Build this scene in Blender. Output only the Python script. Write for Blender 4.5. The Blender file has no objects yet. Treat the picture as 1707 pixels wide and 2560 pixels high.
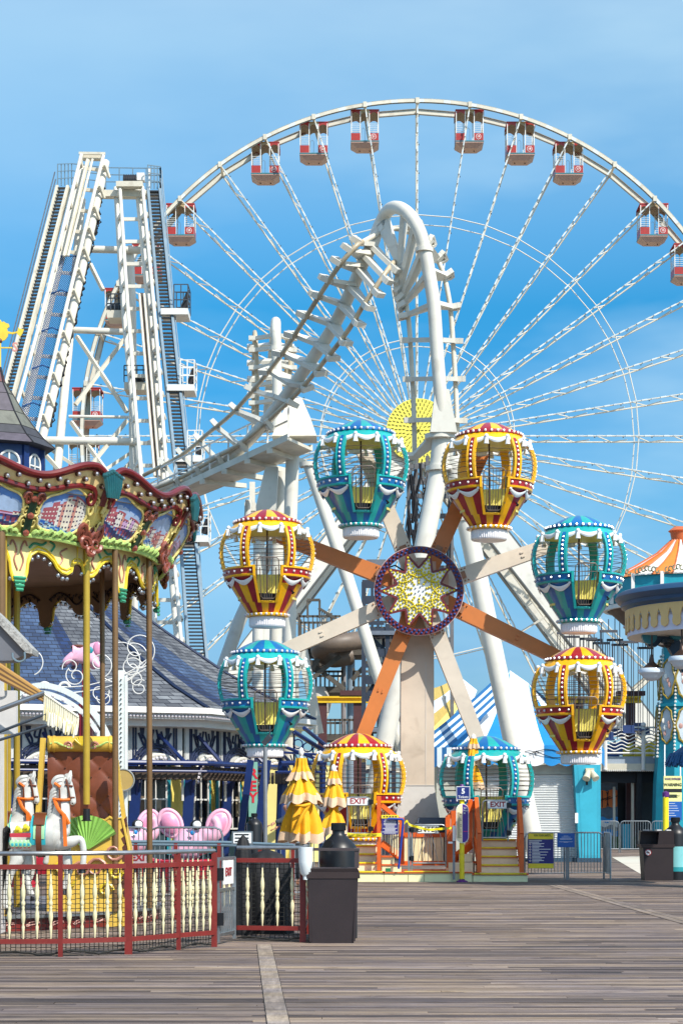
import bpy, math, random
from mathutils import Vector, Matrix
R = math.radians
PI = math.pi
rnd = random.Random(7)
S = bpy.context.scene
COL = S.collection

# ------------------------------------------------------------ camera
F, CX, HY, EYE = 5000.0, 853.5, 2040.0, 1.45     # focal length and horizon of the photograph in its own pixels
cam = bpy.data.cameras.new('camera')
cam.sensor_fit = 'AUTO'; cam.sensor_width = 36.0
cam.lens = F / 2560 * 36
cam.shift_y = (HY - 1280) / 2560
cam.clip_start = 0.1; cam.clip_end = 5000
camo = bpy.data.objects.new('camera', cam); COL.objects.link(camo)
camo.location = (0, 0, EYE); camo.rotation_euler = (R(90), 0, 0)
S.camera = camo

# ------------------------------------------------------------ light
SUN_EL, SUN_AZ = 44.0, 140.0          # azimuth clockwise from +Y (view direction): behind the camera on the right
w = bpy.data.worlds.new('World'); S.world = w; w.use_nodes = True
nt = w.node_tree; N = nt.nodes; L = nt.links
for n in list(N): N.remove(n)
out = N.new('ShaderNodeOutputWorld'); bg = N.new('ShaderNodeBackground'); bg.inputs[1].default_value = 0.15
sky = N.new('ShaderNodeTexSky'); sky.sky_type = 'NISHITA'; sky.sun_disc = False
sky.sun_elevation = R(SUN_EL); sky.sun_rotation = R(SUN_AZ)
sky.air_density = 1.0; sky.dust_density = 0.6; sky.ozone_density = 3.0
tc = N.new('ShaderNodeTexCoord'); sep = N.new('ShaderNodeSeparateXYZ'); L.new(tc.outputs['Generated'], sep.inputs[0])
ramp = N.new('ShaderNodeValToRGB'); L.new(sep.outputs[2], ramp.inputs[0])   # clear-air tint of the sky by height
cr = ramp.color_ramp
stops = [(0.0, (.27, .46, .62)), (.08, (.25, .48, .70)), (.15, (.27, .66, .83)), (.215, (.15, .66, .88)), (.245, (.14, .70, .91)), (.28, (.44, .94, 1.06)), (.36, (1.36, 1.52, 1.30)), (.50, (1.9, 1.75, 1.5)), (1.0, (2.3, 2.0, 1.6))]
while len(cr.elements) < len(stops): cr.elements.new(.5)
for e, (p, c) in zip(cr.elements, stops): e.position = p; e.color = (*c, 1)
mul = N.new('ShaderNodeMixRGB'); mul.blend_type = 'MULTIPLY'; mul.inputs[0].default_value = 1
L.new(sky.outputs[0], mul.inputs[1]); L.new(ramp.outputs[0], mul.inputs[2])
mp = N.new('ShaderNodeMapping'); mp.inputs['Scale'].default_value = (2.2, 2.2, 7.0); mp.inputs['Rotation'].default_value = (0, R(14), 0)
L.new(tc.outputs['Generated'], mp.inputs[0])
nz = N.new('ShaderNodeTexNoise'); nz.inputs['Scale'].default_value = 1.6; nz.inputs['Detail'].default_value = 5; nz.inputs['Roughness'].default_value = .5
L.new(mp.outputs[0], nz.inputs[0])
cl = N.new('ShaderNodeValToRGB'); L.new(nz.outputs[0], cl.inputs[0])
cl.color_ramp.elements[0].position = .40; cl.color_ramp.elements[0].color = (0, 0, 0, 1)
cl.color_ramp.elements[1].position = .75; cl.color_ramp.elements[1].color = (.75, .75, .75, 1)
sx = N.new('ShaderNodeMapRange'); L.new(sep.outputs[0], sx.inputs[0])          # thin cloud thickens to the right
sx.inputs[1].default_value = -.18; sx.inputs[2].default_value = .22; sx.inputs[3].default_value = .25; sx.inputs[4].default_value = 1.0
cm = N.new('ShaderNodeMath'); cm.operation = 'MULTIPLY'; L.new(cl.outputs[0], cm.inputs[0]); L.new(sx.outputs[0], cm.inputs[1])
mx = N.new('ShaderNodeMixRGB'); L.new(cm.outputs[0], mx.inputs[0]); L.new(mul.outputs[0], mx.inputs[1]); mx.inputs[2].default_value = (4.4, 5.9, 6.6, 1)
L.new(mx.outputs[0], bg.inputs[0]); L.new(bg.outputs[0], out.inputs[0])
sl = bpy.data.lights.new('sun', 'SUN'); sl.energy = 4.8; sl.angle = R(.5); sl.color = (1, .95, .86)
so = bpy.data.objects.new('sun', sl); COL.objects.link(so)
sd = Vector((math.sin(R(SUN_AZ)) * math.cos(R(SUN_EL)), math.cos(R(SUN_AZ)) * math.cos(R(SUN_EL)), math.sin(R(SUN_EL))))
so.rotation_euler = sd.to_track_quat('Z', 'Y').to_euler()
S.view_settings.view_transform = 'Standard'; S.view_settings.look = 'None'
S.view_settings.exposure = 0.16; S.view_settings.gamma = 1.0
S.cycles.max_bounces = 6; S.cycles.diffuse_bounces = 3; S.cycles.transparent_max_bounces = 8
S.cycles.use_denoising = True

# ------------------------------------------------------------ helpers
def W(px, py, Y):
    """The point of the place that the photograph shows at pixel (px, py), at distance Y metres."""
    return Vector(((px - CX) * Y / F, Y, EYE - (py - HY) * Y / F))
def GX(px, Y): return (px - CX) * Y / F
def GZ(py, Y): return EYE - (py - HY) * Y / F
def GY(py): return F * EYE / (py - HY)            # distance of a ground point
def lin(c): return c / 12.92 if c <= .04045 else ((c + .055) / 1.055) ** 2.4
def hx(h):
    h = h.lstrip('#'); return tuple(lin(int(h[i:i + 2], 16) / 255) for i in (0, 2, 4))
_M = {}
def M(name, col, rough=.5, var=.10, sc=3.0, metal=0.0, bump=0.0, bsc=40.0, coat=0.0, stain=0.0, trans=0.0):
    """A painted / plain material with uneven tone, optional dirt stains and fine bump."""
    if name in _M: return _M[name]
    m = bpy.data.materials.new(name); m.use_nodes = True
    nt = m.node_tree; N = nt.nodes; L = nt.links; b = N['Principled BSDF']
    c = hx(col) if isinstance(col, str) else col
    b.inputs['Roughness'].default_value = rough; b.inputs['Metallic'].default_value = metal
    b.inputs['Coat Weight'].default_value = coat
    if trans: b.inputs['Transmission Weight'].default_value = trans
    tcn = N.new('ShaderNodeTexCoord')
    oi = N.new('ShaderNodeObjectInfo'); va = N.new('ShaderNodeVectorMath'); va.operation = 'MULTIPLY_ADD'; va.inputs[1].default_value = (31, 17, 23)
    L.new(oi.outputs['Random'], va.inputs[0]); L.new(tcn.outputs['Object'], va.inputs[2])
    n1 = N.new('ShaderNodeTexNoise'); n1.inputs['Scale'].default_value = sc; n1.inputs['Detail'].default_value = 6; n1.inputs['Roughness'].default_value = .65
    L.new(va.outputs[0], n1.inputs[0])
    r = N.new('ShaderNodeValToRGB'); L.new(n1.outputs[0], r.inputs[0])
    lo = 1 - var * 1.6; hi = 1 + var * .6
    r.color_ramp.elements[0].position = .3; r.color_ramp.elements[0].color = tuple(x * lo for x in c) + (1,)
    r.color_ramp.elements[1].position = .68; r.color_ramp.elements[1].color = tuple(min(1, x * hi) for x in c) + (1,)
    last = r.outputs[0]
    if stain:
        n2 = N.new('ShaderNodeTexNoise'); n2.inputs['Scale'].default_value = sc * 2.7; n2.inputs['Detail'].default_value = 8; n2.inputs['Distortion'].default_value = .6
        L.new(va.outputs[0], n2.inputs[0])
        r2 = N.new('ShaderNodeValToRGB'); L.new(n2.outputs[0], r2.inputs[0])
        r2.color_ramp.elements[0].position = .56; r2.color_ramp.elements[0].color = (0, 0, 0, 1)
        r2.color_ramp.elements[1].position = .72; r2.color_ramp.elements[1].color = (stain, stain, stain, 1)
        mm = N.new('ShaderNodeMixRGB'); L.new(r2.outputs[0], mm.inputs[0]); L.new(last, mm.inputs[1]); mm.inputs[2].default_value = (.20, .12, .06, 1)
        last = mm.outputs[0]
    L.new(last, b.inputs['Base Color'])
    if bump:
        n3 = N.new('ShaderNodeTexNoise'); n3.inputs['Scale'].default_value = bsc; n3.inputs['Detail'].default_value = 4
        L.new(tcn.outputs['Object'], n3.inputs[0])
        bp = N.new('ShaderNodeBump'); bp.inputs['Strength'].default_value = bump; bp.inputs['Distance'].default_value = .02
        L.new(n3.outputs[0], bp.inputs['Height']); L.new(bp.outputs[0], b.inputs['Normal'])
    _M[name] = m
    return m

def basis(d, up=None):
    d = d.normalized()
    up = Vector(up) if up is not None else Vector((0, 0, 1))
    if abs(d.dot(up.normalized())) > .98: up = Vector((0, 1, 0)) if abs(d.y) < .9 else Vector((1, 0, 0))
    s = d.cross(up).normalized(); u = s.cross(d).normalized()
    return s, u

class MB:
    """Collects shapes; build() links them as one mesh object."""
    def __init__(s): s.v = []; s.f = []; s.m = []; s.cur = 0
    def add(s, vs, fs, m=None):
        o = len(s.v); s.v += [Vector(p) for p in vs]
        for f in fs: s.f.append([i + o for i in f]); s.m.append(s.cur if m is None else m)
        return s
    def box(s, c, sz, m=None, rz=0, top=None):
        x, y, z = sz[0] / 2, sz[1] / 2, sz[2] / 2; t = top or (1, 1)
        vs = [(-x, -y, -z), (x, -y, -z), (x, y, -z), (-x, y, -z), (-x * t[0], -y * t[1], z), (x * t[0], -y * t[1], z), (x * t[0], y * t[1], z), (-x * t[0], y * t[1], z)]
        if rz:
            ca, sa = math.cos(rz), math.sin(rz); vs = [(a * ca - b * sa, a * sa + b * ca, d) for a, b, d in vs]
        c = Vector(c)
        return s.add([c + Vector(p) for p in vs], [(3, 2, 1, 0), (4, 5, 6, 7), (0, 1, 5, 4), (1, 2, 6, 5), (2, 3, 7, 6), (3, 0, 4, 7)], m)
    def bx(s, x0, x1, y0, y1, z0, z1, m=None):
        return s.box(((x0 + x1) / 2, (y0 + y1) / 2, (z0 + z1) / 2), (abs(x1 - x0), abs(y1 - y0), abs(z1 - z0)), m)
    def beam(s, a, b, w, h, up=None, m=None, w2=None, h2=None):
        a, b = Vector(a), Vector(b); sd, u = basis(b - a, up); vs = []
        for p, ww, hh in ((a, w, h), (b, w2 or w, h2 or h)):
            for i, j in ((-1, -1), (1, -1), (1, 1), (-1, 1)): vs.append(p + sd * (i * ww / 2) + u * (j * hh / 2))
        return s.add(vs, [(0, 1, 2, 3), (7, 6, 5, 4), (1, 0, 4, 5), (2, 1, 5, 6), (3, 2, 6, 7), (0, 3, 7, 4)], m)
    def tube(s, pts, r, n=8, m=None, closed=False, caps=True):
        pts = [Vector(p) for p in pts]; k = len(pts)
        if k < 2: return s
        rs = r if isinstance(r, (list, tuple)) else [r] * k
        vs = []; pu = None
        for i, p in enumerate(pts):
            if closed: d = pts[(i + 1) % k] - pts[i - 1]
            else: d = pts[min(i + 1, k - 1)] - pts[max(i - 1, 0)]
            if d.length < 1e-9: d = Vector((0, 0, 1))
            d.normalize()
            if pu is None: sd, u = basis(d)
            else:
                u = pu - d * pu.dot(d)
                if u.length < 1e-6: sd, u = basis(d)
                u.normalize(); sd = d.cross(u).normalized()
            pu = u
            for j in range(n):
                a = 2 * PI * j / n; vs.append(p + (sd * math.cos(a) + u * math.sin(a)) * rs[i])
        fs = []
        for i in range(k if closed else k - 1):
            i2 = (i + 1) % k
            for j in range(n):
                j2 = (j + 1) % n; fs.append((i * n + j, i * n + j2, i2 * n + j2, i2 * n + j))
        if caps and not closed: fs += [tuple(range(n - 1, -1, -1)), tuple((k - 1) * n + j for j in range(n))]
        return s.add(vs, fs, m)
    def lathe(s, prof, n=24, c=(0, 0, 0), a0=0.0, a1=2 * PI, mf=None, m=None, sx=1, sy=1):
        """profile [(r, z)] turned about z; angle 0 faces -y, growing towards +x."""
        full = abs(a1 - a0 - 2 * PI) < 1e-6; k = n if full else n + 1; c = Vector(c); vs = []; o = len(s.v)
        for j in range(k):
            a = a0 + (a1 - a0) * j / n
            for r, z in prof: vs.append(c + Vector((r * math.sin(a) * sx, -r * math.cos(a) * sy, z)))
        P = len(prof); s.v += vs
        for j in range(n):
            j2 = (j + 1) % k
            for i in range(P - 1):
                q = [j * P + i, j2 * P + i, j2 * P + i + 1, j * P + i + 1]
                if prof[i][0] < 1e-6: q = [q[0], q[2], q[3]]
                elif prof[i + 1][0] < 1e-6: q = [q[0], q[1], q[2]]
                mm = mf(j, i) if mf else (s.cur if m is None else m)
                if mm is None: continue
                s.f.append([x + o for x in q]); s.m.append(mm)
        return s
    def ball(s, c, r, n=8, k=5, m=None, sc=(1, 1, 1)):
        c = Vector(c); vs = [c + Vector((0, 0, r * sc[2]))]
        for i in range(1, k):
            t = PI * i / k
            for j in range(n):
                a = 2 * PI * j / n; vs.append(c + Vector((r * math.sin(t) * math.cos(a) * sc[0], r * math.sin(t) * math.sin(a) * sc[1], r * math.cos(t) * sc[2])))
        vs.append(c - Vector((0, 0, r * sc[2]))); e = len(vs) - 1; fs = []
        for j in range(n):
            j2 = (j + 1) % n; fs.append((0, 1 + j, 1 + j2))
            for i in range(k - 2): fs.append((1 + i * n + j, 1 + (i + 1) * n + j, 1 + (i + 1) * n + j2, 1 + i * n + j2))
            fs.append((e, 1 + (k - 2) * n + j2, 1 + (k - 2) * n + j))
        return s.add(vs, fs, m)
    def prism(s, poly, o, ux, uy, d, m=None, mside=None):
        """polygon in the (ux, uy) plane at o, thickness d backwards along -(ux x uy)."""
        o, ux, uy = Vector(o), Vector(ux), Vector(uy); nn = ux.cross(uy).normalized()
        A = [o + ux * a + uy * b for a, b in poly]; B = [p - nn * d for p in A]; k = len(A)
        s.add(A + B, [tuple(range(k)), tuple(range(2 * k - 1, k - 1, -1))], m)
        o2 = len(s.v) - 2 * k
        for i in range(k):
            j = (i + 1) % k; s.f.append([o2 + i, o2 + k + i, o2 + k + j, o2 + j]); s.m.append((s.cur if m is None else m) if mside is None else mside)
        return s
    def grid(s, fn, nu, nv, mf=None, m=None, cu=False, flip=False):
        o = len(s.v); ku = nu if cu else nu + 1
        for i in range(ku):
            for j in range(nv + 1): s.v.append(Vector(fn(i / nu, j / nv)))
        for i in range(nu):
            i2 = (i + 1) % ku
            for j in range(nv):
                mm = mf(i, j) if mf else (s.cur if m is None else m)
                if mm is None: continue
                q = [o + i * (nv + 1) + j, o + i2 * (nv + 1) + j, o + i2 * (nv + 1) + j + 1, o + i * (nv + 1) + j + 1]
                s.f.append(q[::-1] if flip else q); s.m.append(mm)
        return s
    def split(s):
        """One MB per connected piece."""
        par = list(range(len(s.v)))
        def find(i):
            while par[i] != i: par[i] = par[par[i]]; i = par[i]
            return i
        for f in s.f:
            a = find(f[0])
            for i in f[1:]: par[find(i)] = a
        gr = {}
        for f, m in zip(s.f, s.m): gr.setdefault(find(f[0]), []).append((f, m))
        out = []
        for fs in gr.values():
            p = MB(); ix = {}
            for f, m in fs:
                for i in f:
                    if i not in ix: ix[i] = len(p.v); p.v.append(s.v[i])
                p.f.append([ix[i] for i in f]); p.m.append(m)
            out.append(p)
        return out
    def each(s, name, mats, parent=None, ang=38, smooth=True):
        """Every separate piece becomes a part of its own."""
        return [p.build(name, mats, parent, ang, smooth) for p in s.split()]
    def build(s, name, mats, parent=None, ang=38, smooth=True):
        off = Vector((0, 0, 0)); p = parent
        while p is not None: off += p.location; p = p.parent
        me = bpy.data.meshes.new(name)
        me.from_pydata([tuple(v - off) for v in s.v], [], s.f)
        for m in (mats if isinstance(mats, (list, tuple)) else [mats]): me.materials.append(m)
        me.polygons.foreach_set('material_index', s.m)
        me.update()
        if smooth:
            me.polygons.foreach_set('use_smooth', [True] * len(me.polygons)); me.set_sharp_from_angle(angle=R(ang))
        o = bpy.data.objects.new(name, me); COL.objects.link(o)
        if parent is not None: o.parent = parent
        return o

def tag(o, label=None, cat=None, group=None, kind=None):
    if label: o['label'] = label
    if cat: o['category'] = cat
    if group: o['group'] = group
    if kind: o['kind'] = kind
    return o
def thing(name, label, cat, loc=(0, 0, 0), group=None):
    o = bpy.data.objects.new(name, None); o.empty_display_size = .2; COL.objects.link(o); o.location = loc
    return tag(o, label, cat, group)
def copy_tree(o, parent=None):
    c = o.copy(); COL.objects.link(c); c.parent = parent
    for ch in list(o.children): copy_tree(ch, c)
    return c
def inst(o, parent, loc=None, rot=None, name=None):
    c = o.copy(); COL.objects.link(c); c.parent = parent
    if name: c.name = name
    if loc is not None: c.location = loc
    if rot is not None: c.rotation_euler = rot
    return c
def text(body, size, loc, mat, parent=None, rot=(PI / 2, 0, 0), align='CENTER', ext=.002, bold=.0, name='lettering', wx=1.0):
    cu = bpy.data.curves.new(name, 'FONT'); cu.body = body; cu.size = size; cu.align_x = align; cu.align_y = 'CENTER'
    cu.extrude = ext; cu.offset = bold * size; cu.resolution_u = 2
    cu.materials.append(mat)
    tmp = bpy.data.objects.new('tmp', cu); me = bpy.data.meshes.new_from_object(tmp); me.name = name
    bpy.data.objects.remove(tmp); bpy.data.curves.remove(cu)
    if not me.materials: me.materials.append(mat)
    o = bpy.data.objects.new(name, me); COL.objects.link(o)
    off = Vector((0, 0, 0)); p = parent
    while p is not None: off += p.location; p = p.parent
    o.location = Vector(loc) - off; o.rotation_euler = rot; o.scale = (wx, 1, 1)
    if parent is not None: o.parent = parent
    return o
def skin(name, verts, edges, radii, mat, parent, root=0, sub=2):
    """One continuous body grown over a skeleton."""
    off = Vector((0, 0, 0)); p = parent
    while p is not None: off += p.location; p = p.parent
    me = bpy.data.meshes.new(name); me.from_pydata([tuple(Vector(v) - off) for v in verts], edges, [])
    o = bpy.data.objects.new(name, me); COL.objects.link(o)
    if parent is not None: o.parent = parent
    md = o.modifiers.new('skin', 'SKIN'); md.use_smooth_shade = True; md.branch_smoothing = .4
    for i, sv in enumerate(me.skin_vertices[0].data):
        r = radii[i]; sv.radius = r if isinstance(r, tuple) else (r, r); sv.use_root = (i == root)
    sb = o.modifiers.new('sub', 'SUBSURF'); sb.levels = sub; sb.render_levels = sub
    me.materials.append(mat)
    return o
def spline(pts, k=8):
    """Catmull-Rom through points."""
    P = [Vector(p) for p in pts]; P = [P[0] * 2 - P[1]] + P + [P[-1] * 2 - P[-2]]; o = []
    for i in range(1, len(P) - 2):
        for j in range(k):
            t = j / k; a, b, c, d = P[i - 1:i + 3]
            o.append(.5 * ((2 * b) + (c - a) * t + (2 * a - 5 * b + 4 * c - d) * t * t + (3 * b - a - 3 * c + d) * t ** 3))
    o.append(P[-2]); return o
def resample(pts, n):
    P = [Vector(p) for p in pts]; d = [0]
    for a, b in zip(P, P[1:]): d.append(d[-1] + (b - a).length)
    o = []; i = 0
    for k in range(n):
        t = d[-1] * k / (n - 1)
        while i < len(P) - 2 and d[i + 1] < t: i += 1
        f = (t - d[i]) / max(1e-9, d[i + 1] - d[i]); o.append(P[i].lerp(P[i + 1], min(1, f)))
    return o
def lerp(a, b, t): return a + (b - a) * t
XA, YA, ZA = Vector((1, 0, 0)), Vector((0, 1, 0)), Vector((0, 0, 1))

# ------------------------------------------------------------ shared paints
white = M('white_paint', '#dbd7cb', .42, .07, .6, stain=.2)
white2 = M('cream_white_paint', '#d8d1bf', .45, .10, .8, stain=.22)
cleanw = M('clean_white', '#e2e0da', .4, .05)
steel = M('galvanised_steel', '#a3a7a9', .35, .18, 6, metal=.8)
dsteel = M('dark_steel', '#3e464f', .5, .2, 3)
bsteel = M('blue_grey_steel', '#6c8494', .5, .16, 2)
black = M('black_plastic', '#15161a', .4, .1)
rubber = M('black_rubber', '#0d0d0f', .7, .1)
yellowp = M('yellow_paint', '#fdb916', .32, .12, 2, coat=.3, stain=.14)
redp = M('crimson_paint', '#a1182b', .35, .14, 2, coat=.3, stain=.1)
tealp = M('turquoise_paint', '#1aa8a6', .32, .13, 2, coat=.3, stain=.12)
bluep = M('blue_paint', '#0a68ab', .32, .14, 2, coat=.3, stain=.1)
orangep = M('orange_paint', '#d9601c', .45, .14, 4, stain=.1)
creamp = M('cream_paint', '#efe2b4', .55, .08, 2, stain=.08)
navy = M('navy_paint', '#12306a', .4, .14, 2)
goldp = M('gold_paint', '#d2a92e', .4, .15, 6)
brownp = M('brown_paint', '#6d4a30', .5, .15, 4)
redrail = M('brick_red_paint', '#7c2620', .45, .14, 6, stain=.12)
signw = M('sign_white', '#efefec', .4, .04)
signr = M('sign_red_ink', '#9c1f2c', .5, .03)
signk = M('sign_black_ink', '#101216', .5, .03)
signb = M('sign_navy', '#1c2d75', .4, .05)
signy = M('sign_yellow', '#f3d934', .45, .05)
bulbw = M('white_bulb_glass', '#dcd6dc', .15, .06)
# ------------------------------------------------------------ ground
def wood_deck(name, stops, streak=(1.1, 30, 1), island=True, lo=(.34, .30, .29), rot=0.0):
    """Weathered boards: each board its own tone, fine grain along its length, wide lighter worn areas and broad darker patches."""
    m = bpy.data.materials.new(name); m.use_nodes = True
    nt = m.node_tree; N = nt.nodes; L = nt.links; b = N['Principled BSDF']; b.inputs['Roughness'].default_value = .75
    t = N.new('ShaderNodeTexCoord'); mp = N.new('ShaderNodeMapping'); mp.inputs['Rotation'].default_value = (0, 0, rot); L.new(t.outputs['Object'], mp.inputs[0])
    g0 = N.new('ShaderNodeNewGeometry'); r0 = N.new('ShaderNodeValToRGB'); L.new(g0.outputs['Random Per Island'], r0.inputs[0])
    while len(r0.color_ramp.elements) < len(stops): r0.color_ramp.elements.new(.5)
    for e, (p, c) in zip(r0.color_ramp.elements, stops): e.position = p; e.color = hx(c) + (1,)
    off = N.new('ShaderNodeVectorMath'); off.operation = 'MULTIPLY_ADD'; L.new(g0.outputs['Random Per Island'], off.inputs[0]); off.inputs[1].default_value = (37, 0, 11); L.new(mp.outputs[0], off.inputs[2])
    def noise(src, sc, det, rough, a, ca, c, cc):
        m1 = N.new('ShaderNodeMapping'); m1.inputs['Scale'].default_value = sc; L.new(src, m1.inputs[0])
        g = N.new('ShaderNodeTexNoise'); g.inputs['Scale'].default_value = 1.0; g.inputs['Detail'].default_value = det; g.inputs['Roughness'].default_value = rough; L.new(m1.outputs[0], g.inputs[0])
        r = N.new('ShaderNodeValToRGB'); L.new(g.outputs[0], r.inputs[0]); r.color_ramp.elements[0].position = a; r.color_ramp.elements[0].color = ca + (1,); r.color_ramp.elements[1].position = c; r.color_ramp.elements[1].color = cc + (1,)
        return r.outputs[0]
    def mix(a, c, f=1.0):
        mm = N.new('ShaderNodeMixRGB'); mm.blend_type = 'MULTIPLY'; mm.inputs[0].default_value = f; L.new(a, mm.inputs[1]); L.new(c, mm.inputs[2]); return mm.outputs[0]
    gr = noise(off.outputs[0], streak, 9, .78, .32, lo, .66, (1.3, 1.28, 1.24))
    c = mix(r0.outputs[0], gr)
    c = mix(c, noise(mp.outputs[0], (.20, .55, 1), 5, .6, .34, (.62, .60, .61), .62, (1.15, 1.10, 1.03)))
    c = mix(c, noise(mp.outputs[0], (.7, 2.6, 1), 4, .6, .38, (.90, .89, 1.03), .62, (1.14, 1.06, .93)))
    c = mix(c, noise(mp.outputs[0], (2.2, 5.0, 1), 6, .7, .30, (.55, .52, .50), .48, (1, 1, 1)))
    L.new(c, b.inputs['Base Color'])
    bp = N.new('ShaderNodeBump'); bp.inputs['Strength'].default_value = .5; bp.inputs['Distance'].default_value = .008
    L.new(gr, bp.inputs['Height']); L.new(bp.outputs[0], b.inputs['Normal'])
    return m
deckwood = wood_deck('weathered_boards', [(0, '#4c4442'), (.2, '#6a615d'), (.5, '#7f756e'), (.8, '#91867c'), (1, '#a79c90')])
b = MB(); b.add([(-900, -60, -.35), (900, -60, -.35), (900, 3000, -.35), (-900, 3000, -.35)], [(0, 1, 2, 3)])
tag(b.build('ground', M('beach_sand', '#a99b82', .9, .15, .2)), kind='structure')
b = MB(); b.bx(-45, 45, 2, 125, -.30, -.012, 1); rp = random.Random(31); Y = 8.0
while Y < 124.8:
    wdt = .105; half = 8 + .30 * Y; x = -half - rp.random() * 4
    while x < half:
        ln = rp.choice((2.4, 3.0, 3.6, 4.8)); h = rp.uniform(-.002, .002); tl = rp.uniform(-.0012, .0012)
        x2 = x + ln; b.add([(x, Y, h), (x2 - .006, Y, h + tl), (x2 - .006, Y + wdt - .011, h + tl), (x, Y + wdt - .011, h), (x, Y, -.01), (x2 - .006, Y, -.01)], [(0, 1, 2, 3), (4, 5, 1, 0)], 0); x = x2
    Y += wdt
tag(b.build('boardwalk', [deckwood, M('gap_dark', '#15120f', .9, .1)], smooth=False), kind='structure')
# the board that runs lengthwise at the lower left, and the slanting seam at the right
b = MB()
def strip(b, pts, w, z=.006):
    P = [Vector((x, y, z)) for x, y in pts]
    for p, q in zip(P, P[1:]):
        d = (q - p); s = Vector((-d.y, d.x, 0)).normalized() * w / 2
        b.add([p - s, q - s, q + s, p + s], [(0, 1, 2, 3)], 0)
        s2 = s * 1.07; k = Vector((0, 0, -.0025)); b.add([p - s2 + k, q - s2 + k, q + s2 + k, p + s2 + k], [(0, 1, 2, 3)], 1)
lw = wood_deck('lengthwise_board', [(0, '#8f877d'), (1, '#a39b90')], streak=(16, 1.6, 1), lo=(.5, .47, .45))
a0 = W(660, 2362, GY(2362)); a1 = W(700, 2580, GY(2580))
strip(b, [(a1.x, a1.y), (lerp(a1.x, a0.x, .4), lerp(a1.y, a0.y, .4) - .006)], .155)
strip(b, [(lerp(a1.x, a0.x, .4), lerp(a1.y, a0.y, .4) + .006), (a0.x, a0.y)], .158)
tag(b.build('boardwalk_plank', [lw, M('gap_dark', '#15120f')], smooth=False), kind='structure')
b = MB(); p = W(1380, 2212, GY(2212)); q = W(1730, 2310, GY(2310)); n = 5
for s0 in (-.075, .075):
    for i in range(n): a_, c_ = p.lerp(q, i / n), p.lerp(q, (i + 1) / n); d_ = (c_ - a_).normalized() * .006; strip(b, [(a_.x + s0 + d_.x, a_.y + d_.y), (c_.x + s0 - d_.x, c_.y - d_.y)], .135)
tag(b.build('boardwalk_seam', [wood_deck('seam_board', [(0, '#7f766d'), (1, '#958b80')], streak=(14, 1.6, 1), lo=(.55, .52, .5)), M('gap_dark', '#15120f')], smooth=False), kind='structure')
b = MB(); q = [(1528, 2143), (1720, 2138), (1720, 2192), (1604, 2188)]
b.add([Vector((GX(x, GY(y)), GY(y), .008)) for x, y in q], [(3, 2, 1, 0)])
tag(b.build('path', M('pale_concrete', '#cfc6b6', .8, .1, .8)), kind='structure')

# ------------------------------------------------------------ the big white observation wheel
YF, YR = 130.0, 132.1
hub = W(1043, 1090, YF); RR = 838 / (F / YF)
wheel = thing('observation_wheel', 'giant white open-spoked observation wheel filling the sky behind the rides', 'ferris wheel', (hub.x, 131, 0))
lightA, lightB = M('lamp_strip_grey', '#c3cccf', .3, .1), M('lamp_strip_pale', '#d6dcdc', .3, .05)
def ring(r, Y, k, a0=0):
    return [Vector((hub.x + r * math.sin(a0 + 2 * PI * i / k), Y, hub.z + r * math.cos(a0 + 2 * PI * i / k))) for i in range(k)]
b = MB()
for r in (RR + .125, RR - .125): b.tube(ring(r, YF, 160), .034, 6, closed=True, m=1)
P = ring(RR, YF, 320)
for i in range(320): b.beam(P[i], P[(i + 1) % 320], .20, .16, (0, 1, 0), m=2 if (i % 4 == 0) else 0)
for p in ring(RR, YF, 40): b.box(p, (.24, .3, .34), m=0)
b.build('front_rim', [white2, M('rim_edge_grey', '#8d8f8a', .5, .2), lightB], wheel)
b = MB(); P = ring(RR, YR, 40)
for i in range(40):
    b.beam(P[i], P[(i + 1) % 40], .30, .20, (0, 1, 0), m=0)
    d = (P[(i + 1) % 40] - P[i]).normalized(); nn = Vector((d.z, 0, -d.x)); s = .165
    for q in (s, -s): b.beam(P[i] + nn * q - YA * .1, P[(i + 1) % 40] + nn * q - YA * .1, .035, .18, (0, 1, 0), m=1)
b.build('rear_rim', [white2, M('rim_edge_grey', '#7d8488')], wheel)
b = MB()
for k in range(40):
    a = 2 * PI * k / 40; d = Vector((math.sin(a), 0, math.cos(a))); h = Vector((hub.x, 0, hub.z))
    b.beam(h + d * (RR - .1) + YA * YF, h + d * (RR - .1) + YA * YR, .14, .14)
b.build('rim_axle_frame', white2, wheel)
# one spoke: a lamp-carrying front tube, a plain rear tube, light struts between
b = MB(); z0, z1 = 1.3, RR - .2
b.tube([(hub.x, YF, hub.z + z0), (hub.x, YF, hub.z + z1)], .042, 6, m=0)
b.tube([(hub.x, YR, hub.z + z0), (hub.x, YR, hub.z + z1)], .052, 6, m=0)
z = z0 + .6; k = 0
while z < z1 - .4:
    b.box((hub.x + .0, YF - .09, hub.z + z), (.088, .09, .36), m=1 + k % 2); z += .62; k += 1
    if k % 3 == 0: b.box((hub.x + .09, YF, hub.z + z + .3), (.05, .07, .08), m=3)
for i in range(8):
    za = hub.z + lerp(z0 + .4, z1, i / 8); zb = hub.z + lerp(z0 + .4, z1, (i + .5) / 8)
    b.beam((hub.x, YF, za), (hub.x, YR, zb), .05, .05)
    b.beam((hub.x, YR, zb), (hub.x, YR - .8, zb + .9), .05, .05, m=0)
sp = b.build('spoke', [white2, lightA, lightB, dsteel], wheel)
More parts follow.
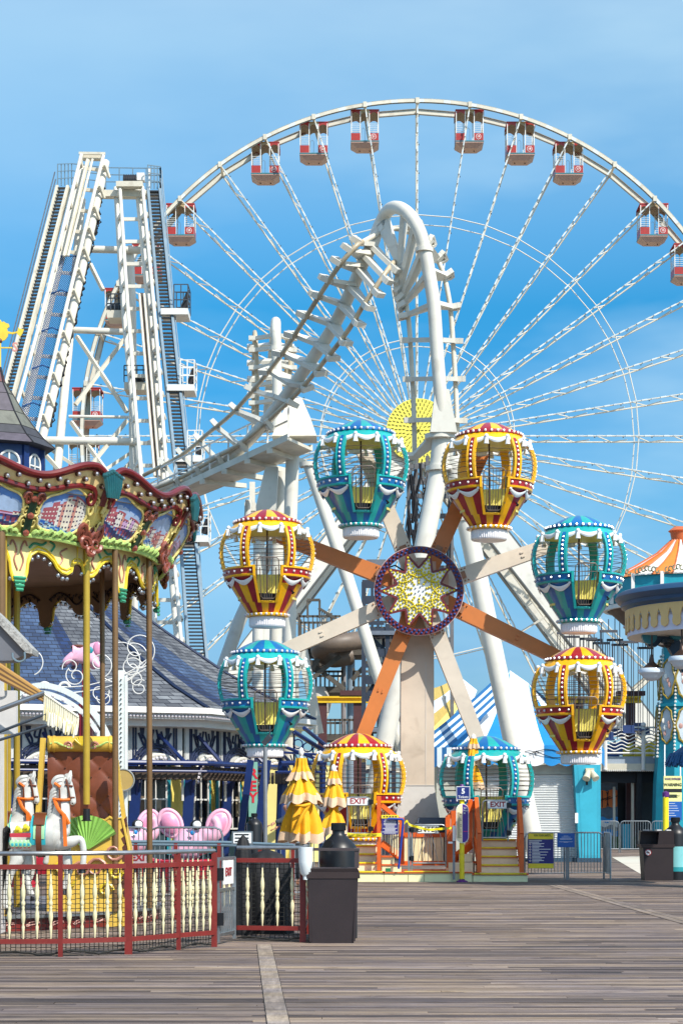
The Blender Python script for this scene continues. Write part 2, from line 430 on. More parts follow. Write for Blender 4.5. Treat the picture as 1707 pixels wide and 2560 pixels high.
# turn the mesh so that its origin is the hub, then repeat it round the wheel
sp.data.transform(Matrix.Translation(-Vector((0, 0, hub.z)))); sp.location = (0, 0, hub.z)
for k in range(1, 40): inst(sp, wheel, rot=(0, 2 * PI * k / 40, 0))
b = MB()
for rr in (553, 243):
    r = rr / (F / YF)
    for Y in (YF, YR):
        P = ring(r, Y, 40)
        for i in range(40): b.tube([P[i], P[(i + 1) % 40]], .038, 5)
b.each('tension_ring', white, wheel)
b = MB(); ydisc = YF - 1.9; rd = 79 / (F / YF)
b.tube([(hub.x, ydisc, hub.z), (hub.x, ydisc + .12, hub.z)], rd, 48, m=0)
for ri in range(1, 9):
    r = rd * ri / 8.6; k = max(4, int(ri * 6.3))
    for i in range(k):
        a = 2 * PI * (i + .5 * (ri % 2)) / k; d = Vector((math.sin(a), 0, math.cos(a)))
        p = Vector((hub.x, ydisc - .012, hub.z)) + d * r
        b.beam(p - d * .08, p + d * .08, .055, .03, (0, 1, 0), m=1)
b.ball((hub.x, ydisc - .02, hub.z), .1, 8, 5, m=1)
b.build('hub_disc', [M('lemon_panel', '#f2e45e', .4, .04), M('olive_slot', '#6f6a1f', .6, .1)], wheel, smooth=False)
b = MB(); b.tube([(hub.x, YF - 1.8, hub.z), (hub.x, YR + 1.8, hub.z)], .7, 20); b.build('axle', white, wheel)
dark = M('leg_edge_grey', '#5b6062', .5, .1)  # dark edging of the white box legs
for sgn in (-1, 1):
    for Y0, Y1 in ((YF - .9, YF - 3.6), (YR + 1.2, YR + 3.4)):
        b = MB(); a = Vector((hub.x, Y0, hub.z)); e = Vector((hub.x + sgn * hub.z * .76, Y1, 0))
        b.beam(a, e, 1.25, 1.0, (0, 1, 0), m=0)
        s_, u_ = basis(e - a, (0, 1, 0))
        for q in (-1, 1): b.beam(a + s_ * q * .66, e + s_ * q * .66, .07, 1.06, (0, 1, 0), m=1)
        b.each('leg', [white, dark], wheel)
    b = MB()
    for i in range(14):
        t = i / 14; A = lambda Y0, Y1, t: Vector((hub.x, Y0, hub.z)).lerp(Vector((hub.x + sgn * hub.z * .76, Y1, 0)), t)
        p = A(YF - .9, YF - 3.6, t); q = A(YR + 1.2, YR + 3.4, t + .035)
        b.beam(p, q, .12, .12)
    b.build('leg_bracing', white2, wheel)

# cabins: one with its parts, then the others hang round the rim
redc, tealtrim = M('cabin_red', '#a8322c', .4, .12, 3, stain=.15), M('cabin_teal_trim', '#3c7d85', .4, .1)
pinkc, underc = M('cabin_base_pink', '#b8978a', .5, .08), M('cabin_roof_lining', '#8b7458', .6, .12)
def make_cabin(num, label):
    t = thing('wheel_cabin', label, 'ferris wheel cabin', (0, 0, 0), 'open cabins on the observation wheel')
    b = MB(); z = -2.52
    b.add([(-.55, -.55, z), (.55, -.55, z), (.55, .55, z), (-.55, .55, z), (-.93, -.8, z + .30), (.93, -.8, z + .30), (.93, .8, z + .30), (-.93, .8, z + .30)],
          [(3, 2, 1, 0), (4, 5, 6, 7), (0, 1, 5, 4), (1, 2, 6, 5), (2, 3, 7, 6), (3, 0, 4, 7)], 0)
    b.bx(-.95, .95, -.82, .82, z + .30, z + .37, 0)
    for x in (-.35, .35): b.box((x, 0, z - .03), (.07, .07, .06), m=1)
    b.build('floor_pan', [pinkc, black], t)
    b = MB()
    b.bx(-.97, .97, -.84, .84, z + .37, z + .44, 0); b.build('teal_sill', tealtrim, t)
    for y in (-.80, .80):
        for x0, x1 in ((-.94, -.31), (.31, .94)):
            b = MB(); b.bx(x0, x1, y - .03, y + .03, z + .44, z + .94); b.build('side_panel', redc, t)
    for x in (-.92, .92):
        b = MB(); b.bx(x - .03, x + .03, -.77, .77, z + .44, z + .94); b.build('end_panel', redc, t)
    b = MB()
    for y in (-.80, .80):
        for x in (-.92, -.31, .31, .92): b.beam((x, y, z + .44), (x, y, -.1), .055, .055)
        for x0, x1 in ((-.92, -.31), (.31, .92)):
            for q in range(5): b.beam((x0, y, z + 1.04 + .13 * q), (x1, y, z + 1.04 + .13 * q), .022, .022)
    for x in (-.92, .92):
        for q in range(5): b.beam((x, -.8, z + 1.04 + .13 * q), (x, .8, z + 1.04 + .13 * q), .022, .022)
    b.build('post_frame', cleanw, t)
    b = MB()
    for y in (-.8,):
        b.tube([(-.22, y, z + .44), (-.22, y, z + 1.2), (-.1, y, z + 1.3), (.0, y, z + 1.2), (0, y, z + .44)], .015, 5)
    b.build('gate', steel, t)
    b = MB()       # three-arched canopy
    for x0, x1, mi in ((-.98, -.31, 0), (-.31, .31, 1), (.31, .98, 0)):
        k = 8
        for y in (-.85, .85):
            poly = [(x0, 0), (x1, 0)] + [(x1 + (x0 - x1) * i / k, -.16 - .2 * (2 * i / k - 1) ** 2) for i in range(k + 1)]
            b.prism(poly, (0, y + .03, 0), XA, ZA, .06, m=mi)
        b.bx(x0, x1, -.85, .85, -.03, .03, mi)
        b.grid(lambda u, v: (lerp(x0, x1, u), lerp(-.82, .82, v), -.165 - .2 * (2 * u - 1) ** 2), 8, 1, m=2)
    b.build('canopy', [redc, M('cabin_roof_cream', '#b9a37c', .5, .1), underc], t)
    b = MB(); b.tube([(0, -1.05, .16), (0, 1.05, .16)], .06, 8); b.beam((0, 0, .2), (0, 0, 0), .2, .3); b.build('hanger', white2, t)
    b = MB(); b.tube([(.60, -.835, z + .70), (.60, -.85, z + .70)], .185, 20); 
    ring_ = b.build('number_plate', signw, t)
    b = MB(); b.tube([(.60, -.85, z + .70), (.60, -.855, z + .70)], .16, 20); b.build('number_disc', redc, ring_)
    text(num, .2, (.60, -.858, z + .70), signw, ring_, bold=.02)
    t.scale = (.95, .95, .96)
    return t
where = {9: '21', 18: '22', 27: '23', -9: '19', -18: '18', -27: '17', -45: '15', -54: '14', 45: '25', 54: '26', 63: '27', 81: '29', 90: '30'}
for deg, num in where.items():
    t = make_cabin(num, 'red and white open cabin numbered %s hanging from the big wheel' % num)
    a = R(deg); t.location = (hub.x - RR * math.sin(a), 131.05, hub.z + RR * math.cos(a) - .22)
# ------------------------------------------------------------ roller coaster: the white track with its crest, hooks and columns
coaster = thing('roller_coaster', 'white tubular steel roller coaster track cresting in front of the big wheel', 'roller coaster', (GX(1100, 60), 60, 0))
def path(pts): return [W(x, y, Y) for x, y, Y in pts]
spineL = [(385, 1222, 76.5), (452, 1203, 74.5), (526, 1171, 72), (586, 1136, 70), (650, 1070, 67.5), (723, 978, 65), (784, 892, 63.5), (837, 810, 62.5), (882, 716, 61.8), (908, 655, 61.4)]
spineR = [(927, 618, 61.6), (944, 575, 62.0), (962, 537, 61.8), (980, 520, 61.2), (1003, 522, 60.6), (1026, 541, 60.2), (1046, 574, 60), (1060, 620, 60), (1070, 671, 60), (1084, 761, 60), (1091, 867, 60), (1099, 973, 60), (1103, 1080, 60.2)]
railA = [(360, 1188, 75.5), (452, 1139, 73.5), (526, 1079, 71), (581, 1033, 69), (640, 967, 66.5), (682, 916, 65), (723, 859, 63.6), (764, 794, 62.3), (805, 729, 61.3), (846, 667, 60.6), (887, 618, 60.4), (915, 600, 60.9),
         (950, 583, 61.8), (985, 572, 62.2), (1020, 580, 62), (1052, 600, 61.6), (1075, 622, 61.3), (1096, 655, 61), (1111, 696, 61), (1125, 770, 61), (1132, 860, 61), (1138, 960, 61), (1142, 1060, 61), (1144, 1160, 61.2)]
railB = [(360, 1231, 75), (452, 1194, 73), (544, 1142, 70.5), (620, 1096, 68), (700, 1024, 65.5), (740, 986, 64.5), (780, 941, 63.2), (813, 900, 62.2), (846, 859, 61.3), (878, 814, 60.7), (907, 765, 60.3), (940, 716, 60.1), (962, 684, 60.2), (980, 660, 60.5), (988, 655, 60.8),
         (994, 680, 61), (1000, 716, 61), (1012, 745, 61), (1021, 802, 61), (1026, 867, 61), (1032, 975, 61), (1035, 1070, 61), (1036, 1160, 61.2)]
SP = spline(path(spineL + spineR), 6); RA = spline(path(railA), 6); RB = spline(path(railB), 6)
b = MB(); b.tube(SP, .20, 16)
for px, py, Y in ((1060, 625, 60), (1102, 1090, 60.2)):
    c = W(px, py, Y); b.tube([c + Vector((0, 0, -.06)), c + Vector((0, 0, .06))], .27, 18)
b.build('spine_tube', white, coaster)
tan_rail = M('rail_shade_tan', '#c4b498', .4, .25, 1.2, stain=.35); kA = next(i for i, p in enumerate(RA) if CX + F * p.x / p.y > 905)  # tan puts the shaded underside of the rails into their colour, with brown stains
b = MB(); b.tube(RA[:kA + 1], .076, 10, m=0); b.tube(RA[kA:], .076, 10, m=1); b.build('running_rail', [tan_rail, white2], coaster)
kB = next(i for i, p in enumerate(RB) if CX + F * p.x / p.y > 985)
b = MB(); b.tube(RB[:kB + 1], .076, 10, m=0); b.tube(RB[kB:], .076, 10, m=1); b.build('running_rail', [tan_rail, white2], coaster)
# cross ties: plates from the spine to each rail, with an outer hook
ties = []
def tie(s, a, c, big=1.0):
    b = MB(); mid = (a + c) / 2; lat = (c - a).normalized(); nn = (s - mid)
    nn = nn - lat * nn.dot(lat); nn.normalize()
    fw = lat.cross(nn)
    for p, sg in ((a, -1), (c, 1)):
        o = p + lat * sg * .25
        b.beam(s - nn * .12, p + nn * .12, .13, .50, nn, h2=.20)
        b.beam(p + nn * .15 - lat * sg * .05, o + nn * .15, .16, .17, nn)
        b.beam(o + nn * .24, o - nn * .20, .16, .11, lat)
        b.beam(o - nn * .17, p - nn * .03, .17, .10, nn)
    return b.build('cross_tie', white, coaster, smooth=False)
def near(P, px, py):
    best = None
    for p, q in zip(P, P[1:]):
        for k in range(4):
            t = p.lerp(q, k / 4); x = CX + F * t.x / t.y; y = HY - F * (t.z - EYE) / t.y; d = (x - px) ** 2 + (y - py) ** 2
            if best is None or d < best[0]: best = (d, t)
    return best[1]
tp = [((854, 663), (934, 725), (903, 672)), ((826, 705), (912, 762), (882, 716)), ((800, 745), (886, 803), (860, 761)), ((770, 793), (853, 850), (837, 812)),
      ((738, 842), (822, 890), (805, 858)), ((706, 888), (790, 930), (775, 905)), ((672, 931), (756, 968), (742, 953)), ((634, 976), (722, 1004), (705, 1000)),
      ((590, 1022), (668, 1056), (655, 1064)), ((545, 1065), (600, 1108), (600, 1122)), ((500, 1100), (545, 1142), (548, 1158)), ((455, 1137), (490, 1172), (497, 1185)), ((410, 1163), (440, 1200), (447, 1204)),
      ((878, 628), (955, 692), (916, 640)), ((900, 606), (975, 664), (930, 612)), ((948, 584), (990, 662), (962, 540)),       ((1035, 588), (998, 700), (1010, 526)), ((1072, 618), (1003, 722), (1038, 560)), ((1096, 655), (1010, 742), (1060, 622)),
      ((1111, 696), (1014, 760), (1069, 684)), ((1125, 770), (1019, 790), (1084, 761)), ((1132, 852), (1026, 852), (1090, 848)), ((1138, 948), (1031, 948), (1097, 945)), ((1142, 1050), (1035, 1050), (1101, 1047)), ((1144, 1148), (1036, 1148), (1103, 1080))]
for a, c, s in tp: tie(near(SP, *s), near(RA, *a), near(RB, *c))
def tapered(b, secs, m=0):
    """box column through (px, py, halfwidth px, depth m, Y) sections"""
    vs = []
    for x, y, hw, d, Y in secs:
        p = W(x, y, Y); hwm = hw * Y / F
        vs += [p + Vector((-hwm, -d / 2, 0)), p + Vector((hwm, -d / 2, 0)), p + Vector((hwm, d / 2, 0)), p + Vector((-hwm, d / 2, 0))]
    fs = [(3, 2, 1, 0)]; k = len(secs)
    for i in range(k - 1):
        for j in range(4): fs.append((i * 4 + j, i * 4 + (j + 1) % 4, i * 4 + 4 + (j + 1) % 4, i * 4 + 4 + j))
    fs.append(tuple((k - 1) * 4 + j for j in range(4)))
    b.add(vs, [f[::-1] for f in fs], m)
def collar(b, x, y, r, Y, th=.14):
    c = W(x, y, Y); b.tube([c + Vector((0, 0, -th / 2)), c + Vector((0, 0, th / 2))], r, 20)
    for k in range(12):
        a = k * PI / 6; b.ball(c + Vector((r * .9 * math.cos(a), r * .9 * math.sin(a), -th / 2)), .035, 5, 3)
b = MB(); tapered(b, [(1104, 976, 17, .4, 60.1), (1107, 1086, 33, .8, 60.3)]); b.build('column_head', white, coaster)
b = MB(); b.tube([W(1106, 1092, 60.4), W(1098, 1175, 60.4)], .31, 20); collar(b, 1101, 1092, .48, 60.4); collar(b, 1098, 1172, .42, 60.4)
b.tube([W(1098, 1175, 60.4), W(1062, 1350, 60.2), W(900, 2162, 60.0)], .29, 20); b.build('support_column', white, coaster)
b = MB(); b.tube([W(1122, 1098, 60.5), W(1345, 2158, 60)], .29, 20); collar(b, 1165, 1300, .33, 60.4, .08); b.build('support_column', white, coaster)
# second crest further back, seen end on
h2 = [(690, 1080, 77), (693, 982, 77), (692, 900, 77), (690, 830, 77), (690, 806, 77.6), (688, 812, 79), (684, 860, 80.5), (672, 1000, 81), (668, 1080, 81)]
H2 = spline(path(h2), 5); b = MB(); b.tube(H2, .19, 14); collar(b, 691, 872, .27, 77); b.build('spine_tube', white, coaster)
r2a = [(642, 1080, 78), (643, 960, 78), (641, 880, 78), (638, 835, 78.5), (636, 850, 80), (634, 1000, 81), (634, 1080, 81)]
r2b = [(722, 1060, 78), (724, 960, 78), (726, 880, 78), (724, 835, 78.5), (718, 850, 80), (714, 1000, 81), (712, 1060, 81)]
for r2 in (r2a, r2b):
    b = MB(); b.tube(spline(path(r2), 5), .085, 8); b.build('running_rail', M('rail_shade_tan', '#cbb898'), coaster)
RA2, RB2 = spline(path(r2a), 5), spline(path(r2b), 5)
for y in (838, 868, 912, 956, 1000, 1040): tie(W(691, y, 77), W(642, y + 8, 78), W(723, y + 8, 78))
for y in (860, 900, 940, 980): tie(W(684, y, 80.5), W(637, y + 8, 80), W(716, y + 8, 80))
# column head under it, twin columns and slanted legs
b = MB(); tapered(b, [(741, 999, 14, .5, 68), (738, 1051, 38, 1.0, 68), (737, 1099, 55, 1.4, 68)]); b.build('column_head', white, coaster)
b = MB(); tapered(b, [(680, 1171, 16, .6, 69), (666, 1272, 25, .9, 69), (664, 1300, 20, .7, 69)]); b.build('column_head', white, coaster)
b = MB(); b.tube([W(733, 1100, 68.5), W(726, 1300, 68.5), W(718, 2146, 68.5)], .23, 18); b.build('support_column', white, coaster)
b = MB(); b.tube([W(702, 1180, 70), W(694, 1330, 70), W(680, 2144, 70)], .22, 18); b.build('support_column', white, coaster)
b = MB(); b.tube([W(648, 1335, 69), W(640, 2145, 69)], .20, 18); collar(b, 648, 1340, .33, 69); b.build('support_column', white, coaster)
b = MB(); b.tube([W(772, 1160, 67), W(870, 1450, 66.5), W(1090, 2150, 66)], .21, 18); collar(b, 772, 1162, .32, 67); b.build('support_column', white, coaster)
b = MB(); b.tube([W(690, 1350, 70.5), W(597, 1557, 71), W(390, 2140, 71)], .235, 18); b.build('support_column', white, coaster)
b = MB(); b.tube([W(622, 1250, 73), W(618, 1300, 73)], .12, 10); b.beam(W(612, 1268, 73.4), W(640, 1268, 73.4), .3, .3); b.beam(W(631, 1206, 73.9), W(631, 1330, 73.9), .2, .3); b.build('track_bracket', white, coaster)
b = MB(); b.beam(W(751, 1595, 70), W(797, 1835, 70), .35, .35); b.beam(W(738, 1600, 71.6), W(742, 1840, 71.6), .2, .3); b.each('support_strut', white, coaster)
# maintenance walkway along the low track
b = MB(); A = [W(395, 1243, 74.8), W(721, 1093, 66)]; B = [W(480, 1241, 76.6), W(779, 1119, 67.6)]
dn = Vector((0, 0, -.10))
b.add([A[0], A[1], B[1], B[0], A[0] + dn, A[1] + dn, B[1] + dn, B[0] + dn], [(0, 3, 2, 1)[::-1], (4, 7, 6, 5), (0, 1, 5, 4), (1, 2, 6, 5), (2, 3, 7, 6), (3, 0, 4, 7)])
b.beam(A[0], A[1], .08, .22); b.beam(B[0], B[1], .08, .2)
for t in (.38, .55, .72, .88):
    p = A[0].lerp(A[1], t) + dn; q = B[0].lerp(B[1], t) + dn; b.beam(p - (q - p) * .05 + dn, q + (q - p) * .35 + dn, .22, .16)
b.build('walkway_deck', white2, coaster, smooth=False)
b = MB(); k = 8
for i in range(k):
    t = i / (k - 1); p = A[0].lerp(A[1], t); b.beam(p, p + Vector((0, 0, 1.05)), .06, .06)
for hgt in (.55, 1.05): b.beam(A[0] + Vector((0, 0, hgt)), A[1] + Vector((0, 0, hgt)), .05, .05)
for i in range(6):
    t = .3 + .7 * i / 5; p = B[0].lerp(B[1], t)
b.build('walkway_railing', cleanw, coaster)

# ------------------------------------------------------------ the lift towers at the left
lift = thing('coaster_lift_tower', 'tall white twin lift hill tower of the coaster with stairways on both sides', 'lift tower', (GX(230, 96), 96, 0))
LY0, LY1 = 96.0, 88.0      # the inclined track comes towards the viewer as it descends
def ly(y): return lerp(LY0, LY1, (y - 380) / 760)
def lp(x, y, dy=0): return W(x, y, ly(y) + dy)
def line(p, q, n=12): return [(lerp(p[0], q[0], i / n), lerp(p[1], q[1], i / n)) for i in range(n + 1)]
def curve(pts, dy=0, k=6): return spline([lp(x, y, dy) for x, y in pts], k)
RLl = curve([(204, 386), (107, 780), (43, 1012), (8, 1130)]); RLr = curve([(259, 389), (161, 790), (93, 1076), (70, 1165)])
b = MB(); b.tube(RLl, .085, 8); b.build('running_rail', white, lift)
b = MB(); b.tube(RLr, .085, 8); b.build('running_rail', white, lift)
b = MB(); b.tube(curve([(207, 421), (121, 779), (64, 1023), (30, 1150)], .8), .19, 14); b.build('spine_tube', white, lift)
b = MB(); b.tube(curve([(265, 405), (178, 800), (109, 1087), (95, 1150)], .8), .19, 14); b.build('spine_tube', white, lift)
b = MB()
for x0, x1 in ((219, 160), (232, 171)): b.tube(curve([(x0, 398), (x1, 640)]), .06, 6)
b.beam(lp(222, 400, .2), lp(165, 640, .2), .12, .1); b.build('chain_guide', white2, lift)
y = 400
while y < 1110:
    t = (y - 386) / (1012 - 386); xl = lerp(204, 43, t); xr = lerp(259, 90, (y - 389) / (1076 - 389)) 
    b = MB(); p0 = lp(xl, y); p1 = lp(xr, y + 12); s0 = lp(xl + 8, y + 20, .8); s1 = lp(xr + 14, y + 26, .8)
    b.beam(p0, s0, .10, .22); b.beam(p1, s1, .10, .22); b.beam(s0, s1 + Vector((-.2, 0, 0)), .1, .16)
    b.beam(p1 + Vector((.12, 0, 0)), p1 + Vector((.30, .3, -.5)), .12, .12); b.beam(p1 + Vector((.30, .3, -.5)), s1 + Vector((.0, 0, -.1)), .1, .12)
    b.build('cross_tie', white2, lift, smooth=False); y += 52
b = MB(); b.beam(lp(198, 383), lp(264, 384), .1, .12); b.beam(lp(208, 392, .5), lp(256, 392, .5), .4, .3)
for x in (206, 258): b.beam(lp(x, 386), lp(x - 7, 430, .8), .12, .14)
b.build('track_end_frame', white2, lift)
# netting in the lower half of the inclined track
b = MB()
def netp(u, v): 
    y = lerp(640, 1110, v); xl = lerp(204, 43, (y - 386) / 626) + 14; xr = lerp(259, 93, (y - 389) / 687); return lp(lerp(xl, xr, u), y, .5)
for i in range(-8, 80):
    for sg in (1, -1):
        pts = []
        for k in range(9):
            u = k / 8; v = (i + sg * u * 8) / 72
            if 0 <= v <= 1: pts.append(netp(u, v))
        if len(pts) > 1: b.tube(pts, .014, 3, caps=False)
for k in range(6): b.tube([netp(0, k / 5), netp(.5, k / 5 - .02 if k else 0), netp(1, k / 5)], .035, 4)
b.build('safety_net', M('blue_net_cord', '#1f4c80', .7, .2), lift, smooth=False)
b = MB(); pts = []
for k in range(120):
    y = 470 + k * 5; x = lerp(271, 112, (y - 405) / (1087 - 405)) + 6 + rnd.uniform(-3.5, 4.5); pts.append(lp(x, y, .9))
b.tube(pts, [.05 + .09 * rnd.random() for _ in pts], 5)
for k in range(60):
    i = rnd.randrange(2, 115); b.tube([pts[i], pts[i + 2] + Vector((rnd.uniform(-.25, .2), 0, 0)), pts[i + 4]], .03, 4)
b.build('hanging_net', M('black_net', '#14151c', .8, .2), lift)
# stair beside it
def stair(x0t, x1t, x0b, x1b, yt, yb, step, dy, parent, mat, mats, name='stairway', rail=None):
    b = MB()
    b.beam(lp(x0t, yt, dy), lp(x0b, yb, dy), .12, .3, m=0); b.beam(lp(x1t, yt, dy), lp(x1b, yb, dy), .12, .3, m=0)
    y = yt + 3
    while y < yb:
        t = (y - yt) / (yb - yt); b.beam(lp(lerp(x0t, x0b, t), y, dy), lp(lerp(x1t, x1b, t), y, dy), .28, .05, m=1); y += step
    if rail:
        for off, h in rail:
            b.beam(lp(x0t + off, yt - h, dy), lp(x0b + off, yb - h, dy), .045, .045, m=2 if len(mats) > 2 else 1)
    return b.build(name, mats, parent, smooth=False)
stair(146, 172, 8, 33, 468, 1000, 8.6, .6, lift, None, [white2, dsteel, steel], rail=((-6, 20), (-8, 38)))
stair(370, 399, 402, 434, 476, 830, 8.8, .3, lift, None, [bsteel, dsteel, bsteel], rail=((33, 30), (35, 50)))
stair(402, 434, 441, 473, 830, 1190, 8.8, .3, lift, None, [bsteel, dsteel, bsteel], rail=((33, 30), (35, 50)))
stair(441, 473, 474, 520, 1190, 1680, 8.8, .3, lift, None, [bsteel, dsteel, bsteel], rail=((38, 30), (42, 50)))
# second, straighter track
b = MB(); b.tube(curve([(291, 470), (312, 800), (352, 1176), (386, 1550), (396, 1660)], .9), .13, 12); b.build('spine_tube', white, lift)
b = MB(); b.tube(curve([(346, 468), (377, 800), (404, 1137), (441, 1550), (452, 1660)], .9), .17, 14); b.build('spine_tube', white, lift)
T2l = [(300, 461), (321, 780), (352, 1176), (385, 1550), (394, 1660)]; T2r = [(357, 468), (388, 800), (416, 1160), (449, 1551), (459, 1660)]
b = MB(); b.tube(curve(T2l), .085, 8); b.build('running_rail', white, lift)
b = MB(); b.tube(curve(T2r), .085, 8); b.build('running_rail', white, lift)
def xat(T, y):
    for p, q in zip(T, T[1:]):
        if p[1] <= y <= q[1]: return lerp(p[0], q[0], (y - p[1]) / (q[1] - p[1]))
    return T[-1][0]
y = 484
while y < 1640:
    b = MB(); l, r = xat(T2l, y), xat(T2r, y)
    b.beam(lp(l - 7, y + 8, .9), lp(r - 10, y + 8, .9), .1, .16); b.beam(lp(l, y - 6), lp(l - 8, y + 8, .9), .12, .2); b.beam(lp(r, y - 6), lp(r - 10, y + 8, .9), .12, .2)
    b.beam(lp(r + 2, y - 8), lp(r + 6, y + 4, .3), .12, .14); b.build('cross_tie', white, lift, smooth=False); y += 56
b = MB(); b.beam(lp(355, 735, .4), lp(393, 1190, .4), .16, .16, m=0)
for dx in (-6, 6): b.tube([lp(355 + dx, 735, .2), lp(393 + dx, 1190, .2)], .06, 6, m=1)
b.build('chain_guide', [M('chain_dark', '#3a2b22', .6, .3, 8), white2], lift)
b = MB(); b.beam(lp(292, 463), lp(358, 463), .5, .25); b.beam(lp(262, 486, .8), lp(400, 488, .8), .5, .3); b.build('top_beam', white2, lift)
# cross tubes, back columns and bracing
b = MB()
for (x0, y0), (x1, y1), r in (((226, 623), (352, 626), .17), ((184, 825), (318, 830), .15), ((118, 1101), (338, 1104), .18), ((173, 1041), (322, 1043), .07)):
    b.tube([lp(x0, y0, 2.0), lp(x1, y1, 2.0)], r, 14)
b.each('cross_tube', white, lift)
for pts, r in (([(205, 500), (176, 830), (144, 1173), (120, 1500), (75, 2129)], .20), ([(325, 620), (331, 760), (334, 1173), (338, 2125)], .19)):
    b = MB(); b.tube([W(x, y, 95 if y > 1200 else ly(y) + 2.4) for x, y in pts], r, 14); b.build('back_column', white, lift)
b = MB()
for (x0, y0), (x1, y1) in (((193, 841), (318, 1030)), ((311, 848), (189, 1012)), ((179, 1055), (275, 1190)), ((318, 1051), (215, 1180)), ((108, 1130), (150, 1176)), ((226, 660), (258, 725))):
    b.beam(lp(x0, y0, 2.1), lp(x1, y1, 2.1), .16, .16)
for (x0, y0), (x1, y1) in (((125, 1122), (195, 1170)), ((330, 1130), (255, 1180)), ((332, 1150), (290, 1195))): b.beam(lp(x0, y0, 2.6), lp(x1, y1, 2.6), .14, .14)
b.build('bracing', white2, lift)
# top platform with railing, motor and boxes
b = MB()
def rail(b, pts, h, Yoff=0, mid=2, post=None):
    P = [lp(x, y, d) for x, y, d in pts]
    for p, q in zip(P, P[1:]):
        for k in range(mid + 1): z = Vector((0, 0, h * (k + 1) / (mid + 1))); b.beam(p + z, q + z, .04, .04)
        for k in range(4): p2 = p.lerp(q, k / 4); b.beam(p2, p2 + Vector((0, 0, h)), .05, .05)
    b.beam(P[-1], P[-1] + Vector((0, 0, h)), .05, .05)
rail(b, [(145, 465, 1), (180, 462, 4), (265, 472, 4), (400, 474, 4), (402, 474, 1)], 1.05); rail(b, [(370, 470, .5), (402, 474, 1)], 1.1)
b.build('platform_railing', bsteel, lift)
b = MB(); c = lp(326, 452, .8); b.tube([c + Vector((-.32, 0, 0)), c + Vector((.3, 0, 0))], .27, 14, m=0)
for k in range(6): b.tube([c + Vector((-.3 + .11 * k, 0, 0)), c + Vector((-.26 + .11 * k, 0, 0))], .30, 14, m=0)
b.bx(c.x - .4, c.x + .5, c.y - .2, c.y + .3, c.z - .38, c.z - .24, 0); b.build('lift_motor', [M('motor_black', '#23242a', .5, .2)], lift)
b = MB(); c = lp(353, 444, .8); b.box(c, (.36, .4, .36)); c = lp(374, 430, .8); b.box(c, (.18, .2, .26)); b.beam(c, c + Vector((0, 0, -.9)), .06, .06); b.each('control_box', cleanw, lift)
# side platforms
for i, (x0, x1, yt, yb, dk) in enumerate(((436, 471, 727, 795, 1), (452, 487, 897, 985, 0), (470, 506, 1082, 1162, 0), (484, 522, 1290, 1362, 0))):
    b = MB(); y = yb - 22; p = lp(x0, y); q = lp(x1, y)
    b.bx(p.x - .6, q.x, p.y - .2, p.y + 1.3, p.z - .28, p.z, 0)
    for yy in (p.y - .15, p.y + 1.25):
        for hh in (.4, .75, 1.1): b.beam((p.x, yy, p.z + hh), (q.x, yy, p.z + hh), .04, .04, m=0 if not dk else 1)
        for k in range(3): x = lerp(p.x, q.x, k / 2); b.beam((x, yy, p.z), (x, yy, p.z + 1.1), .05, .05, m=0 if not dk else 1)
    for hh in (.4, .75, 1.1): b.beam((q.x, p.y - .15, p.z + hh), (q.x, p.y + 1.25, p.z + hh), .04, .04, m=0 if not dk else 1)
    b.add([(q.x - .4, p.y + .5, p.z + .2), (q.x - .02, p.y + .55, p.z + .1), (q.x, p.y + .6, p.z + 1.05), (q.x - .15, p.y + .55, p.z + .9)], [(0, 1, 2, 3)], 2)
    b.build('side_platform', [cleanw, dsteel, M('black_net', '#14151c')], lift, smooth=False)
for x0, x1, y0, y1 in ((268, 307, 735, 800), (311, 375, 915, 980)):
    b = MB(); p = lp(x0, y1 - 25, 1.2); q = lp(x1, y1 - 25, 1.2); b.bx(p.x, q.x, p.y, p.y + 1.2, p.z - .35, p.z, 0)
    for k in range(5): x = lerp(p.x, q.x, k / 4); b.beam((x, p.y, p.z), (x, p.y, p.z + .75), .05, .05, m=1)
    for hh in (.3, .55, .75): b.beam((p.x, p.y, p.z + hh), (q.x, p.y, p.z + hh), .05, .05, m=1)
    b.ball(((p.x + q.x) / 2, p.y + .3, p.z + .18), .3, 8, 5, m=1, sc=(1.4, .6, .6)); b.build('side_platform', [white2, dsteel], lift, smooth=False)
# ------------------------------------------------------------ the small balloon wheel
GYp = 46.0
ride = thing('balloon_ride', 'small balloon wheel with orange and cream arms round a star studded hub', 'balloon ride', (GX(1041, 47.9), 47.9, 0))
beige = M('column_beige', '#d3c2ae', .6, .10, .9, stain=.22)
grey = M('column_grey', '#c8c4be', .6, .10, 1.2, stain=.2)
b = MB()
tapered(b, [(1041.5, 2120, 62, 1.3, 47.9), (1041.5, 2085, 60, 1.3, 47.9), (1041.5, 1964, 41.5, .9, 47.9)], 1)
tapered(b, [(1041.5, 1963.9, 41.5, .9, 47.9), (1041.5, 1400, 40, .9, 47.9)], 0)
b.box(W(1041, 1964, 47.9) + Vector((0, 0, 0)), (.83, .93, .02), m=1)
for z in (2.6, 4.3): b.box((GX(1041, 47.9) + .2, 47.9 - .452, z), (.012, .01, 1.6), m=1)
b.build('column', [beige, grey], ride, ang=30)
hx0, hz0 = GX(1049.5, 47.2), GZ(1477, 47.2)
orangeA = M('arm_orange', '#cf7a3c', .45, .08, 1.5, stain=.12); beigeA = M('arm_cream', '#d9cbb9', .45, .07, 1.5, stain=.10)
brd = M('arm_bracket', '#9c6a4a', .5, .2, 8)
piv = {}
spots = [(902, 1052, 0), (1222, 1058, 1), (1446, 1290, 0), (1446, 1617, 1), (1215, 1840, 0), (895, 1833, 1), (663, 1600, 0), (668, 1275, 1)]
